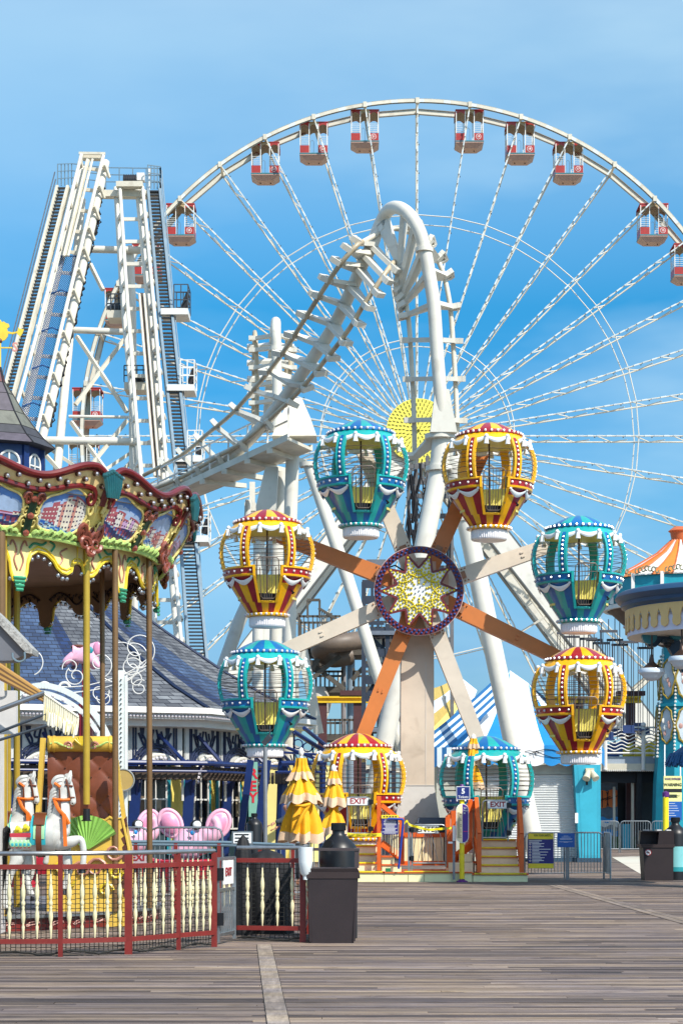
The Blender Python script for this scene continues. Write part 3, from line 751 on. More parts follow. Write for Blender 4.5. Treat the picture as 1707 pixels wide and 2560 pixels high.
for k, (px, py, col) in enumerate(spots):
    p = W(px, py + 36, GYp); e = Vector((p.x, 47.2, p.z)); h = Vector((hx0, 47.2, hz0)); d = (e - h).normalized()
    b = MB(); b.beam(h + d * .35, e + d * .1, .40, .36, (0, 1, 0), w2=.32, h2=.28, m=0)
    s_, u_ = basis(d, (0, 1, 0))
    for q in (-1, 1):
        if k in (2, 3, 5, 6): b.beam(h + d * 2.5 + s_ * q * .05 - YA * .165, h + d * 2.58 + s_ * q * .05 - YA * .165, .035, .04, (0, 1, 0), m=0)
        for t in (1.07, 1.15): b.ball(h + d * t + s_ * q * .14 - YA * .19, .02, 6, 4, m=1)
    b.beam(h + d * .97 - YA * .22, h + d * 1.12 - YA * .22, .16, .1, (0, 1, 0), m=1)
    b.tube([e, e - YA * (47.2 - GYp)], .06, 8, m=1)
    b.build('arm', [beigeA if k in (0, 2, 4, 6) else orangeA, brd], ride, smooth=False)
b = MB(); b.tube([(hx0, 47.5, hz0), (hx0, 46.9, hz0)], .45, 24, m=0)
for k in range(8):
    a = R(22.5 + 45 * k); b.box((hx0 + .55 * math.sin(a), 46.95, hz0 + .55 * math.cos(a)), (.3, .1, .3), m=1)
b.tube([(hx0 - .2, 46.8, hz0 + .3), (hx0 - .6, 46.78, hz0 + .55), (hx0 - .75, 46.8, hz0 + .5)], .02, 5, m=2)
b.build('hub', [beigeA, M('hub_pinkish', '#cfa58c', .5, .1), rubber], ride)
# star plate and studded ring
sx0, sz0, sy0 = GX(1047, 46.6), GZ(1477, 46.6), 46.6; kpx = 46.6 / F
maroon = M('maroon_paint', '#6a1c20', .45, .12, 4); stud = M('yellow_stud', '#d3c01e', .3, .08); bstud = M('blue_stud', '#143f82', .3, .1)
star = MB(); P = []
for i in range(20):
    a = R(18 * i + 18 - 0.8); r = (95 if i % 2 == 0 else 57) * kpx; P.append((r * math.sin(a), r * math.cos(a)))
star.prism(P, (sx0, sy0, sz0), XA, ZA, .03, m=0)
for i in range(20):
    p, q = P[i], P[(i + 1) % 20]; star.beam((sx0 + p[0], sy0 - .008 - .003 * (i % 2), sz0 + p[1]), (sx0 + q[0], sy0 - .008 - .003 * (i % 2), sz0 + q[1]), .05, .024, (0, 1, 0), m=1)
so_ = star.build('star_plate', [M('star_white', '#e8ecec', .45, .05), maroon], ride, smooth=False)
b = MB()
def sb(r, a, m, rr=.030): b.ball((sx0 + r * kpx * math.sin(a), sy0 - .02, sz0 + r * kpx * math.cos(a)), rr, 8, 5, m=m)
for i in range(10):
    a = R(36 * i + 18 - .8); am = a + R(18)
    for r in (87, 78): sb(r, a, 0)
    for r, o in ((70, 4.5), (62, 6), (54, 10), (45, 9)): sb(r, a + R(o), 0); sb(r, a - R(o), 0)
    for r, o in ((51, 7), (42, 14), (35, 10)): sb(r, am + R(o), 0); sb(r, am - R(o), 0)
    for r in (34, 27, 20): sb(r, am, 0)
    for r in (58, 49, 39): sb(r, a, 0)
    sb(51, am, 0); sb(43, am, 0)
for i in range(5): sb(11, R(72 * i + 20), 1, .02)
sb(0, 0, 1, .02)
b.build('stud_pattern', [stud, M('grey_stud', '#9a9aa4', .3, .1)], so_)
b = MB(); n = 72; ri, ro = 95 * kpx, 111 * kpx
prof = [(ri, 0), (ri, .04), (ro, .04), (ro, 0), (ri, 0)]
b.grid(lambda u, v: (lambda r, y, a: (sx0 + r * math.sin(a), sy0 + .03 - y, sz0 + r * math.cos(a)))(*[lerp(prof[int(min(v * 4, 3.999))][j], prof[int(min(v * 4, 3.999)) + 1][j], v * 4 - int(min(v * 4, 3.999))) for j in (0, 1)], 2 * PI * u), n, 4, m=0, cu=True)
rim_ = b.build('hub_ring', [maroon], ride, ang=30)
b = MB(); b.tube([(sx0 + ro * math.sin(2 * PI * i / 72), sy0 + .01, sz0 + ro * math.cos(2 * PI * i / 72)) for i in range(72)], .014, 6, closed=True, m=0)
b.build('silver_edge', M('pale_edge', '#cfb6b4', .35, .1), rim_)
b = MB()
for i in range(54):
    a = 2 * PI * i / 54
    b.ball((sx0 + 99.5 * kpx * math.sin(a), sy0 - .02, sz0 + 99.5 * kpx * math.cos(a)), .030, 8, 5)
    a += PI / 54; b.ball((sx0 + 106 * kpx * math.sin(a), sy0 - .02, sz0 + 106 * kpx * math.cos(a)), .030, 8, 5)
b.build('stud_pattern', bstud, rim_)

# ------------------------------------------------------------ balloon gondolas
lemon = M('lemon_lining', '#e9dc7a', .55, .06); rodm = M('bronze_rod', '#5a4a42', .45, .15, metal=.3); swagw = M('swag_white', '#eef2f4', .4, .05)
D0, D1 = R(-15), R(22)           # doorway, seen from the front
def bulge(z):
    t = (-.36 - z) / (1.24 - .36); return .93 + .155 * math.sin(PI * min(1, max(0, t * .86 + .02))) ** .9 + .05 * t
def make_gondola(main, acc, label):
    t = thing('balloon_gondola', label, 'balloon gondola', (0, 0, 0), 'balloon gondolas on the small wheel')
    # canopy
    b = MB(); prof = [(0, .0), (.10, -.002), (.22, -.015), (.36, -.045), (.50, -.085), (.62, -.125), (.70, -.155), (.72, -.17)]
    def mfd(j, i): return (j // 4) % 2
    b.lathe(prof, 64, mf=mfd)
    b.lathe([(.72, -.165), (.79, -.165), (.80, -.20), (.80, -.235), (.75, -.24)], 48, m=1)
    b.lathe([(.75, -.235), (.79, -.245), (.84, -.30), (.93, -.37), (.945, -.395), (.92, -.40)], 48, m=0)
    can = b.build('canopy', [main, acc], t)
    b = MB(); b.lathe([(.92, -.40), (.60, -.39), (.02, -.37)], 32); b.build('canopy_lining', lemon, can)
    b = MB(); ph = R(-8)
    def swag(r0, z0, drop, a0, a1, n=10):
        def fn(u, v):
            a = lerp(a0, a1, u); s = math.sin(PI * u); th = .06 + .055 * s
            r = r0 + .018 * math.sin(PI * v) + .02 * s; return (r * math.sin(a), -r * math.cos(a), z0 - drop * s - th * v + (.012 * math.sin(v * 9) * s))
        b.grid(fn, n, 4)
    for k in range(12):
        a = ph + R(30 * k); swag(.955, -.345, .055, a, a + R(30))
        c = (.98 * math.sin(a), -.98 * math.cos(a), -.36); b.ball(c, .05, 8, 5)
        b.lathe([(.022, 0), (.042, -.05), (.062, -.16), (.035, -.165), (0, -.16)], 8, c=(.99 * math.sin(a), -.99 * math.cos(a), -.385))
    b.build('swag_drape', swagw, can)
    b = MB()
    for k in range(34): a = 2 * PI * k / 34; b.ball((.81 * math.sin(a), -.81 * math.cos(a), -.20), .033, 7, 4)
    b.build('bulb_border', bulbw, can)
    # six ribs of the cage
    angs = [R(33 + 60 * k) for k in range(6)]
    for a in angs:
        b = MB(); zs = [lerp(-.38, -1.26, i / 10) for i in range(11)]; hw = .105
        def P(z, off, dr): 
            r = bulge(z) + dr; d = Vector((math.sin(a), -math.cos(a), 0)); tn = Vector((math.cos(a), math.sin(a), 0)); return d * r + tn * off + Vector((0, 0, z))
        for i in range(10):
            z_, z2 = zs[i], zs[i + 1]
            for (o0, o1, dr, mm) in ((-hw, -hw * .45, .03, 0), (-hw * .45, hw * .45, .015, 1), (hw * .45, hw, .03, 0)):
                b.add([P(z_, o0, dr), P(z_, o1, dr), P(z2, o1, dr), P(z2, o0, dr)], [(3, 2, 1, 0)], mm)
            b.add([P(z_, -hw, -.06), P(z_, hw, -.06), P(z2, hw, -.06), P(z2, -hw, -.06)], [(0, 1, 2, 3)], 0)
            for o, fl in ((-hw, 0), (hw, 1)):
                q = [P(z_, o, -.06), P(z_, o, .03), P(z2, o, .03), P(z2, o, -.06)]; b.add(q, [(0, 1, 2, 3) if fl else (3, 2, 1, 0)], 0)
        rib = b.build('cage_rib', [main, acc], t, ang=30)
        b = MB()
        for i in range(8): b.ball(P(lerp(-.50, -1.20, i / 7), 0, .035), .027, 7, 4)
        b.build('bulb_border', bulbw, rib)
    b = MB()
    for i in range(6):
        z = -.66 - .093 * i; r = bulge(z) - .01
        b.tube([(r * math.sin(2 * PI * k / 40), -r * math.cos(2 * PI * k / 40), z - .004 * math.sin(k * 1.7)) for k in range(40)], .0062, 4, closed=True)
    b.build('guard_grille', rodm, t)
    # waist band, cone and doorway
    def arc(b, prof, n, m=None, mf=None):
        b.lathe(prof, n, a0=D1, a1=D0 + 2 * PI, m=m, mf=mf)
    b = MB()
    arc(b, [(.90, -1.23), (1.05, -1.23), (1.07, -1.25), (1.07, -1.275), (1.045, -1.285)], 40, m=0)
    arc(b, [(1.04, -1.28), (1.03, -1.35), (1.02, -1.42)], 40, m=1)
    arc(b, [(1.02, -1.415), (1.045, -1.425), (1.035, -1.465), (.99, -1.48)], 40, m=0)
    arc(b, [(.90, -1.23), (.88, -1.48)], 40, m=2)
    waist = b.build('waist_band', [main, acc, lemon], t)
    b = MB()
    for k in range(26):
        a = D1 + R(5) + (2 * PI - (D1 - D0) - R(10)) * k / 25; b.ball((1.05 * math.sin(a), -1.05 * math.cos(a), -1.35), .031, 7, 4)
    b.build('bulb_border', bulbw, waist)
    b = MB(); r0, r1, z0, z1 = .985, .455, -1.475, -2.335; zd = -2.07
    rd_ = lerp(r0, r1, (zd - z0) / (z1 - z0))
    def st(j, i): return (j // 2) % 2
    n = 40
    b.lathe([(lerp(r0, r1, q), lerp(z0, z1, q)) for q in (0, .18, .45, (zd - z0) / (z1 - z0))], n, a0=D1, a1=D0 + 2 * PI, mf=lambda j, i: 1 if i == 0 else (j // 2) % 2)
    b.lathe([(rd_, zd), (r1, z1)], 44, a0=D1, a1=D1 + 2 * PI, mf=lambda j, i: (j // 2) % 2)
    b.lathe([(r1, z1), (.51, -2.335), (.525, -2.36), (.51, -2.40), (.40, -2.41)], 40, m=0)
    cone = b.build('basket_cone', [main, acc], t)
    b = MB()
    for k in range(26):
        a = 2 * PI * k / 26; b.ball((.525 * math.sin(a), -.525 * math.cos(a), -2.365), .033, 7, 4)
    b.build('bulb_border', bulbw, cone)
    b = MB()
    def sw2(a0, a1):
        def fn(u, v):
            a = lerp(a0, a1, u); s = math.sin(PI * u); z = -1.485 - .085 * s - (.065 + .05 * s) * v; r = lerp(r0, r1, (z - z0) / (z1 - z0)) + .03 + .015 * math.sin(PI * v) + .015 * s
            return (r * math.sin(a), -r * math.cos(a), z)
        b.grid(fn, 10, 4)
        for a in (a0, a1): b.ball((1.01 * math.sin(a), -1.01 * math.cos(a), -1.50), .035, 7, 4)
    nsw = 10; span = 2 * PI - (D1 - D0) - R(8)
    for k in range(nsw): sw2(D1 + R(4) + span * k / nsw, D1 + R(4) + span * (k + 1) / nsw)
    b.build('swag_drape', swagw, cone)
    b = MB()       # doorway frame
    for a in (D0, D1):
        p = Vector((1.06 * math.sin(a), -1.06 * math.cos(a), -1.23)); q = Vector(((rd_ + .03) * math.sin(a), -(rd_ + .03) * math.cos(a), zd)); m_ = Vector((1.02 * math.sin(a), -1.02 * math.cos(a), -1.48))
        b.beam(p, m_, .06, .10, (0, 1, 0)); b.beam(m_, q, .06, .10, (0, 1, 0))
    b.tube([((rd_ + .02) * math.sin(lerp(D0, D1, k / 6)), -(rd_ + .02) * math.cos(lerp(D0, D1, k / 6)), zd) for k in range(7)], .035, 6)
    b.build('doorway_frame', main, t)
    b = MB(); b.tube([(0, 0, -.37), (0, 0, -2.2)], .022, 8); b.build('centre_pole', rodm, t)
    b = MB()
    b.lathe([(.80, -1.25), (.70, -1.98)], 24, a0=R(60), a1=R(300)); b.lathe([(.70, -1.78), (.40, -1.80)], 24, a0=R(60), a1=R(300)); b.lathe([(.40, -1.80), (.40, -1.86)], 24, a0=R(60), a1=R(300))
    b.build('seat_back', lemon, t)
    b = MB(); b.lathe([(0, -2.08), (.60, -2.08), (.60, -1.86), (.50, -1.86)], 28); b.build('floor', black, t)
    b = MB(); x0, x1, yf = -.20, .31, -.80      # barred gate, leaning with the cone
    def G(x, z): return (x, -1.06 + (0 if z > -1.3 else (-1.3 - z) * .50), z)
    loop = [G(x0 - .02, -1.85), G(x0, -1.14), G(x0 + .06, -1.09), G(x1 - .05, -1.09), G(x1, -1.14), G(x1 + .0, -1.85)]
    b.tube(loop, .013, 6); loop2 = [G(x0 + .07, -1.3), G(x0 + .08, -1.95), G(x0 + .13, -2.0), G(x1 - .13, -2.0), G(x1 - .08, -1.95), G(x1 - .06, -1.3)]; b.tube(loop2, .012, 6)
    for k in range(1, 5): x = lerp(x0 + .08, x1 - .08, k / 5); b.tube([G(lerp(x, .05, -.15), -1.10), G(x, -1.3), G(lerp(x, .05, .2), -2.0)], .008, 5)
    b.tube([G(x0, -1.25), G(x1, -1.25)], .008, 5)
    b.build('gate', M('gate_steel', '#8d8078', .35, .15, metal=.6), t)
    b = MB(); a = R(52); r = .78; b.tube([(r * math.sin(a), -r * math.cos(a), -1.86), ((r + .05) * math.sin(a), -(r + .05) * math.cos(a), -1.84), ((r + .05) * math.sin(a - .1), -(r + .05) * math.cos(a - .1), -1.80)], .022, 6); b.build('latch', black, t)
    b = MB(); b.lathe([(.40, -2.40), (.43, -2.42), (.425, -2.62), (.41, -2.64), (0, -2.64)], 48, m=0)
    for k in range(52): a = 2 * PI * k / 52; b.beam((.43 * math.sin(a), -.43 * math.cos(a), -2.43), (.428 * math.sin(a), -.428 * math.cos(a), -2.61), .02, .02, m=0)
    b.build('base_ring', M('ring_white', '#edeaec', .45, .04), t)
    zk = [(.2, .2), (0, 0), (-.17, -.27), (-.40, -.50), (-.91, -1.0), (-1.23, -1.38), (-1.48, -1.62), (-2.07, -2.17), (-2.335, -2.40), (-2.64, -2.70), (-3, -3.06)]
    def zm(z):
        for (a, c), (d, e) in zip(zk, zk[1:]):
            if a >= z >= d: return lerp(c, e, (z - a) / (d - a))
        return z
    for o in list(t.children_recursive):
        for v in o.data.vertices: v.co.z = zm(v.co.z); v.co.x *= .955; v.co.y *= .955
        o.data.update()
    return t
gl = ['teal balloon gondola at the top of the small wheel, left of the yellow one', 'yellow and red balloon gondola at top of the small wheel, right of a teal one',
      'teal balloon gondola on a cream arm, above the yellow one near the orange striped canopy', 'yellow balloon gondola hanging in front of the blue and white tent awning',
      'lowest teal balloon gondola standing behind the exit gate and furled parasol', 'lowest yellow balloon gondola behind the exit gate by the two furled parasols',
      'teal balloon gondola hanging in front of the blue shingled roof', 'yellow balloon gondola above the teal one by the twin white coaster columns']
gt = make_gondola(tealp, bluep, gl[0]); gy = make_gondola(yellowp, redp, gl[1])
for k, (px, py, col) in enumerate(spots):
    g = (gy if col else gt) if k < 2 else copy_tree(gy if col else gt)
    g['label'] = gl[k]; g.location = W(px, py, GYp)
# ------------------------------------------------------------ boarding platforms, gates and signs in front of the balloon wheel
PY = 44.0
sty = M('stair_tread_yellow', '#efd51d', .5, .1, 5, stain=.1); riser = M('riser_cream', '#f6e3bd', .55, .06, 3, stain=.12); skirt = M('skirt_cream', '#eeeab8', .55, .06, 3, stain=.15)
def P_(px, py, Y=PY): return W(px, py, Y)
base = thing('boarding_deck', 'low cream boarding deck with orange edge under the ENTER gate', 'platform', (GX(1030, 44.6), 44.6, 0))
b = MB(); x0, x1 = GX(960, PY), GX(1180, PY); z = GZ(2180, PY)
b.bx(x0, x1, PY, PY + 2.3, 0, z - .03, 0); b.bx(x0 - .03, x1, PY - .03, PY + 2.3, z - .028, z, 1); b.bx(GX(1010, PY), GX(1122, PY), PY - .04, PY + .1, z + .001, z + .018, 2)
for x in (1020, 1060): b.box((GX(x, PY), PY - .003, z / 2 - .02), (.01, .01, z - .06), m=3)  # brown joint lines on the cream skirt
b.build('deck_body', [skirt, orangep, sty, M('seam_brown', '#8f8562', .7, .1)], base, smooth=False)
def staircase(label, px0, px1, Y0, ys, pxe=None):
    """ys: pixel heights of the tread edges from the lowest"""
    t = thing('staircase', label, 'stairs', (GX((px0 + px1) / 2, Y0), Y0 + .5, 0))
    xa, xb = GX(px0, Y0), GX(px1, Y0); zb = 0; Y = Y0; last = Y0 + .30 * len(ys)
    for i, y in enumerate(ys):
        z = GZ(y, Y)
        e = .16 if i == 0 else 0
        b = MB(); b.bx(xa - e, xb + e, Y, last, zb + .001, z - .042, 0); b.bx(xa - e - .02, xb + e + .02, Y - .03, last - .01 * i, z - .041, z, 1)
        b.bx(xa - e + .03, xb + e - .03, Y - .036, Y + .12, z - .026, z + .004, 2)
        b.build('step', [riser if i else skirt, orangep, sty], t, smooth=False); zb = z; Y += .30
    return t, zb, Y
st1, z1, Y1 = staircase('cream and yellow stairs up to the teal gondola, right of the height pole', 1200, 1300, PY, (2183, 2161, 2139.5, 2118, 2097.5))
def post(b, px, y0, y1, Y, w=.095, d=.09, m=0): p, q = W(px, y0, Y), W(px, y1, Y); b.bx(p.x - w / 2, p.x + w / 2, Y - d / 2, Y + d / 2, q.z, p.z, m)
b = MB()
post(b, 1197, 2085, 2181, PY - .06); post(b, 1303, 2085, 2181, PY - .06); b.each('newel_post', orangep, st1, smooth=False)
b = MB()
for xa_, xb_ in ((1190, 1197.5), (1297, 1303.5)):
    b.beam(W(xa_, 1998, PY + .92), W(xb_, 2088, PY - .06), .09, .12)
    b.beam(W(xa_ - 2, 2100, PY + .92), W(xb_ - 2, 2150, PY + .3), .08, .2)
b.each('handrail', orangep, st1, smooth=False)
b = MB(); post(b, 1175, 1998, 2120, PY + .92); post(b, 1190, 1998, 2120, PY + .92); post(b, 1297, 1998, 2120, PY + .92); b.beam(W(1172, 2024, PY + .88), W(1190, 2004, PY + .92), .09, .1); b.each('rear_post', orangep, st1, smooth=False)
b = MB()
for k in range(4): x = 1177 + 4.5 * k; b.beam(W(x, 2012, PY + 1.1 - .1 * k), W(x + 2, 2110, PY + 1.1 - .1 * k), .03, .03)
b.each('baluster', creamp, st1)
b = MB(); zt = GZ(2060, PY + 2); b.bx(GX(1165, 45.0), GX(1300, 45.0), PY + 1.38, PY + 1.49, z1 - .25, z1 - .05, 0); b.build('landing', [riser], st1, smooth=False)
b = MB(); b.beam(W(1118, 2108, PY + .5), W(1178, 2006, PY + .92), .09, .12); b.beam(W(1118, 2160, PY + .5), W(1176, 2112, PY + .92), .09, .16)
b.beam(W(1118, 2045, PY + 1.5), W(1140, 2028, PY + 1.6), .09, .1)
for x in (1119, 1133): post(b, x, 2042 - (x - 1119) * 1.1, 2166, PY + .9, .11, .09)
post(b, 1126, 2100, 2170, PY + .4, .18, .1)
b.bx(GX(1118, 44.6), GX(1200, 44.6), PY + .5, PY + 1.2, GZ(2158, 44.6), GZ(2154, 44.6)); b.each('side_rail', orangep, st1, smooth=False)
b = MB(); b.bx(GX(1122, PY), GX(1184, PY), PY + .25, PY + 1.4, .17, .42); b.bx(GX(1150, PY), GX(1184, PY), PY + .5, PY + 1.4, .42, .60); b.each('side_step', riser, st1, smooth=False)
st2, z2, Y2 = staircase('cream and yellow stairs up to the yellow gondola, behind the caution tape', 842, 941, PY, (2178, 2155.5, 2133.5, 2112))
b = MB(); post(b, 947, 1990, 2176, PY + .02, .09, .08); b.each('newel_post', orangep, st2, smooth=False)
b = MB(); b.beam(W(953, 2013, PY + .1), W(1000, 2052, PY + .35), .06, .1); b.beam(W(953, 2108, PY + .1), W(998, 2140, PY + .35), .06, .15)
post(b, 1004, 2044, 2160, PY + .4, .11, .1); b.each('side_rail', orangep, st2, smooth=False)
b = MB()
for k in range(7): x = 957 + 6.2 * k; yt = 2016 + (x - 953) * .83; b.beam(W(x, yt, PY + .2), W(x, 2112 + (x - 953) * .7, PY + .2), .026, .02)
b.each('baluster', creamp, st2)
b = MB(); b.bx(GX(955, PY), GX(1003, PY), PY + .1, PY + 1.0, z - .01, .36, 0); b.bx(GX(955, PY), GX(985, PY), PY + .12, PY + 1.0, .36, .54, 0)
for zz, xx in ((.36, 1005), (.54, 987)): b.bx(GX(954, PY), GX(xx, PY), PY + .07, PY + 1.0, zz, zz + .03, 1)
b.bx(GX(964, PY), GX(976, PY), PY + .085, PY + .12, .20, .30, 2); b.each('side_step', [skirt, orangep, M('green_box', '#1d7a4a', .5, .1)], st2, smooth=False)
b = MB(); b.bx(GX(830, 45.3), GX(945, 45.3), 45.06, 45.16, z2 - .2, z2 - .05); b.build('landing', riser, st2, smooth=False)

# gates
def gate(name, label, cat, px0, px1, y0, y1, Y, word, wcol, sx0, sx1, sy0, sy1, hinge, group):
    t = thing(name, label, cat, W((px0 + px1) / 2, y1, Y), group)
    A, B = W(px0, y0, Y), W(px1, y1, Y); r = .018; b = MB(); c = .08
    b.tube([(A.x, Y, B.z), (A.x, Y, A.z - c), (A.x + c * .3, Y, A.z - c * .3), (A.x + c, Y, A.z), (B.x - c, Y, A.z), (B.x - c * .3, Y, A.z - c * .3), (B.x, Y, A.z - c), (B.x, Y, B.z)], r, 8)
    b.tube([(A.x, Y, B.z + .08), (B.x, Y, B.z + .08)], r, 8)
    b.build('gate_frame', steel, t)
    b = MB(); sz = GZ(sy1, Y); mid = W((sx0 + sx1) / 2, sy1, Y)
    n = 7
    for i in range(n):
        u = (i - (n - 1) / 2) / ((n - 1) / 2); b.tube([(mid.x + u * .10 if abs(u) < .7 else mid.x + u * (B.x - A.x) * .36, Y, sz), (mid.x + u * (B.x - A.x) * .47, Y, B.z + .08)], .008, 5)
    b.each('infill_rod', steel, t)
    p, q = W(sx0, sy0, Y - .04), W(sx1, sy1, Y - .04)
    b = MB(); b.bx(p.x, q.x, Y - .05, Y - .03, q.z, p.z, 0)
    for x in (p.x, q.x): b.bx(x - .008, x + .008, Y - .056, Y - .05, q.z, p.z, 1)
    for zz in (p.z, q.z): b.bx(p.x, q.x, Y - .056, Y - .05, zz - .008, zz + .008, 1)
    s = b.build('sign', [signw, steel], t, smooth=False)
    text(word, (p.z - q.z) * .95, ((p.x + q.x) / 2, Y - .054, (p.z + q.z) / 2), wcol, s, bold=.02, wx=1.05)
    b = MB()
    for hy in (.12, .8): zc = lerp(A.z, B.z, hy); b.box((A.x if hinge < 0 else B.x, Y - .05, zc), (.07, .07, .12)); b.box(((A.x if hinge < 0 else B.x) + .05 * hinge, Y - .05, zc), (.05, .05, .09))
    b.each('hinge', black, t, smooth=False)
    return t
gate('exit_gate', 'steel gate with EXIT sign at the top of the stairs to the teal gondola', 'gate', 1205, 1269, 2001, 2103, PY + .82, 'EXIT', signr, 1218, 1269, 2002, 2021, 1, 'EXIT gates')
gate('exit_gate', 'steel gate with EXIT sign beside the furled parasols, yellow tape across it', 'gate', 868, 925, 1993, 2092, PY + .80, 'EXIT', signr, 867, 922, 1993, 2013, 1, 'EXIT gates')
gate('enter_gate', 'low steel gate with ENTER sign between the two staircases', 'gate', 1030, 1114, 2062, 2167, PY + .15, 'ENTER', signk, 1043, 1096, 2064, 2083, -1, None)
t = thing('gate_post', 'bare metal post holding the ENTER gate', 'post', W(1022, 2178, PY + .1)); b = MB(); post(b, 1022, 2060, 2178, PY + .1, .05, .05); post(b, 1029, 2060, 2178, PY + .12, .03, .05); b.build('post_tube', steel, t)
# deck railing behind the ENTER gate
t = thing('deck_railing', 'orange deck railing with cream balusters behind the ENTER gate', 'railing', (GX(1060, 46.1), 46.1, z))
b = MB()
for y in (2087, 2158): p = W(1006, y, 46.1); q = W(1122, y, 46.1); b.bx(p.x, q.x, 46.06, 46.16, p.z - .05, p.z + .05)
b.each('rail', orangep, t, smooth=False); b = MB()
for k in range(12): x = 1012 + 9.3 * k; post(b, x, 2090, 2156, 46.11, .06 if k % 3 else .1, .04)
b.each('baluster', creamp, t, smooth=False)
t = thing('equipment_bin', 'dark grey plastic storage tote on the deck behind the ENTER gate', 'storage bin', W(1079, 2163, 46.5))
b = MB(); p = W(1045, 2061, 46.5); q = W(1113, 2163, 46.5); b.box(((p.x + q.x) / 2, 46.6, (p.z + q.z) / 2), (q.x - p.x, .5, p.z - q.z), top=(1.06, 1.06)); b.build('tote_body', M('tote_grey', '#2f3742', .55, .1), t)
b = MB(); z3 = p.z; c = ((p.x + q.x) / 2, 46.6, z3 + .08); b.box(c, (.72, .6, .16), top=(.88, .85)); b.box((c[0], 46.6, z3 + .01), (.76, .64, .05)); b.build('lid', M('tote_lid', '#3d4a5c', .5, .1), t)
# purple rules board, bent blue pipe, tapes
t = thing('rules_board', 'small purple rules board with yellow header on the left stair railing', 'sign', W(975, 2110, PY - .05))
p = W(954, 2046, PY - .02); q = W(995, 2086, PY - .02); b = MB(); b.bx(p.x, q.x, PY - .05, PY - .03, q.z, p.z, 0); b.bx(p.x - .01, q.x + .01, PY - .055, PY - .03, p.z + .002, p.z + .075, 1)
rng = random.Random(3)
for k in range(12): zz = p.z - .035 - .026 * k; hwid = rng.uniform(.10, .165); xc = (p.x + q.x) / 2; b.bx(xc - hwid, xc + hwid, PY - .053, PY - .05, zz - .006, zz + .004, 2)
for k in range(5): b.bx(p.x + .03 + .065 * k, p.x + .07 + .065 * k, PY - .058, PY - .055, p.z + .025, p.z + .05, 3)
b.build('board', [M('rules_purple', '#2e2a78', .5, .05), signy, signw, signk], t, smooth=False)
t = thing('bent_pipe', 'bent royal blue pipe leaning on the orange stair railing', 'pipe', W(996, 2172, PY - .1))
b = MB(); b.tube(spline([W(969, 2047, PY - .1), W(1000, 2048, PY - .1), W(1007, 2053, PY - .1), W(1004, 2090, PY - .1), W(996, 2172, PY - .1)], 5), .026, 10); b.build('pipe_body', M('royal_blue', '#1a3f9c', .4, .1), t)
tape = M('caution_tape', '#f0dc1e', .4, .06)
def ribbon(b, pts, w, m=0):
    P = spline(pts, 5)
    for i, (p, q) in enumerate(zip(P, P[1:])):
        dz = Vector((0, .01 * math.sin(i), w / 2)); b.add([p - dz, q - dz, q + dz, p + dz, p - dz + YA * .004, q - dz + YA * .004, q + dz + YA * .004, p + dz + YA * .004], [(0, 1, 2, 3), (7, 6, 5, 4), (0, 4, 5, 1), (3, 2, 6, 7)], m)
t = thing('caution_tape', 'yellow caution tape reading CAUTION WET PAINT across the left stairs', 'caution tape', W(910, 2087, PY - .12))
b = MB(); ribbon(b, [W(862, 2085, PY - .1), W(890, 2088, PY - .1), W(920, 2088, PY - .1), W(953, 2087, PY - .1)], .075); tt = b.build('tape_band', tape, t, smooth=False)
for body, x in (('CAUTION WET PAINT', 917), ('T PAINT', 876)): text(body, .062, W(x, 2088, PY - .115) - YA * .012, signk, tt, bold=.02, wx=.72)
t = thing('caution_tape', 'twisted yellow caution tape draped over the ENTER gate', 'caution tape', W(1060, 2070, PY - .08))
b = MB(); ribbon(b, [W(1004, 2066, PY - .1), W(1012, 2056, PY - .1), W(1018, 2053, PY - .1), W(1024, 2062, PY), W(1045, 2068, PY - .02), W(1070, 2074, PY - .02), W(1090, 2073, PY), W(1128, 2070, PY + .3)], .05); b.build('tape_band', tape, t, smooth=False)
# ticket pole with height gauge
t = thing('ticket_pole', 'yellow pole carrying the 5 Tickets sign and a height gauge', 'sign pole', W(1154, 2197, PY - .15)); Yp = PY - .15
b = MB(); p = W(1154, 2197, Yp); b.lathe([(.055, 0), (.055, GZ(1985, Yp))], 16, c=(p.x, Yp, 0)); b.build('pole', sty, t)
purp = M('purple_paint', '#5a2370', .4, .1)
b = MB(); b.lathe([(.13, .0), (.13, .02), (.06, .05), (.06, .07)], 16, c=(p.x, Yp, 0)); zc = GZ(1984, Yp); b.lathe([(.06, 0), (.062, .16), (.04, .2), (0, .21)], 14, c=(p.x, Yp, zc)); b.build('pole_cap', purp, t)
a, c = W(1140, 1966, Yp - .07), W(1174, 1999, Yp - .07); b = MB(); b.bx(a.x, c.x, Yp - .09, Yp - .07, c.z, a.z, 1); b.bx(a.x + .012, c.x - .012, Yp - .094, Yp - .089, c.z + .012, a.z - .012, 0); s = b.build('ticket_sign', [signb, signw], t, smooth=False)
text('5', .16, ((a.x + c.x) / 2, Yp - .096, lerp(c.z, a.z, .62)), signw, s, bold=.03); text('Tickets', .075, ((a.x + c.x) / 2, Yp - .096, lerp(c.z, a.z, .2)), signw, s, bold=.01)
a, c = W(1139.5, 2009, Yp - .07), W(1171, 2108, Yp - .07); rr = (c.x - a.x) / 2; xm = (a.x + c.x) / 2
def pill(x0, x1, r, z0, z1, side):
    P = []
    for k in range(9): an = PI * k / 8; P.append((-r * math.cos(an), r * math.sin(an)))
    top = [(x, z1 - r + y) for x, y in P]; bot = [(-x, z0 + r - y) for x, y in P]; poly = [q for q in top + bot if (q[0] <= .001 if side < 0 else q[0] >= -.001 if side > 0 else True)]
    return poly
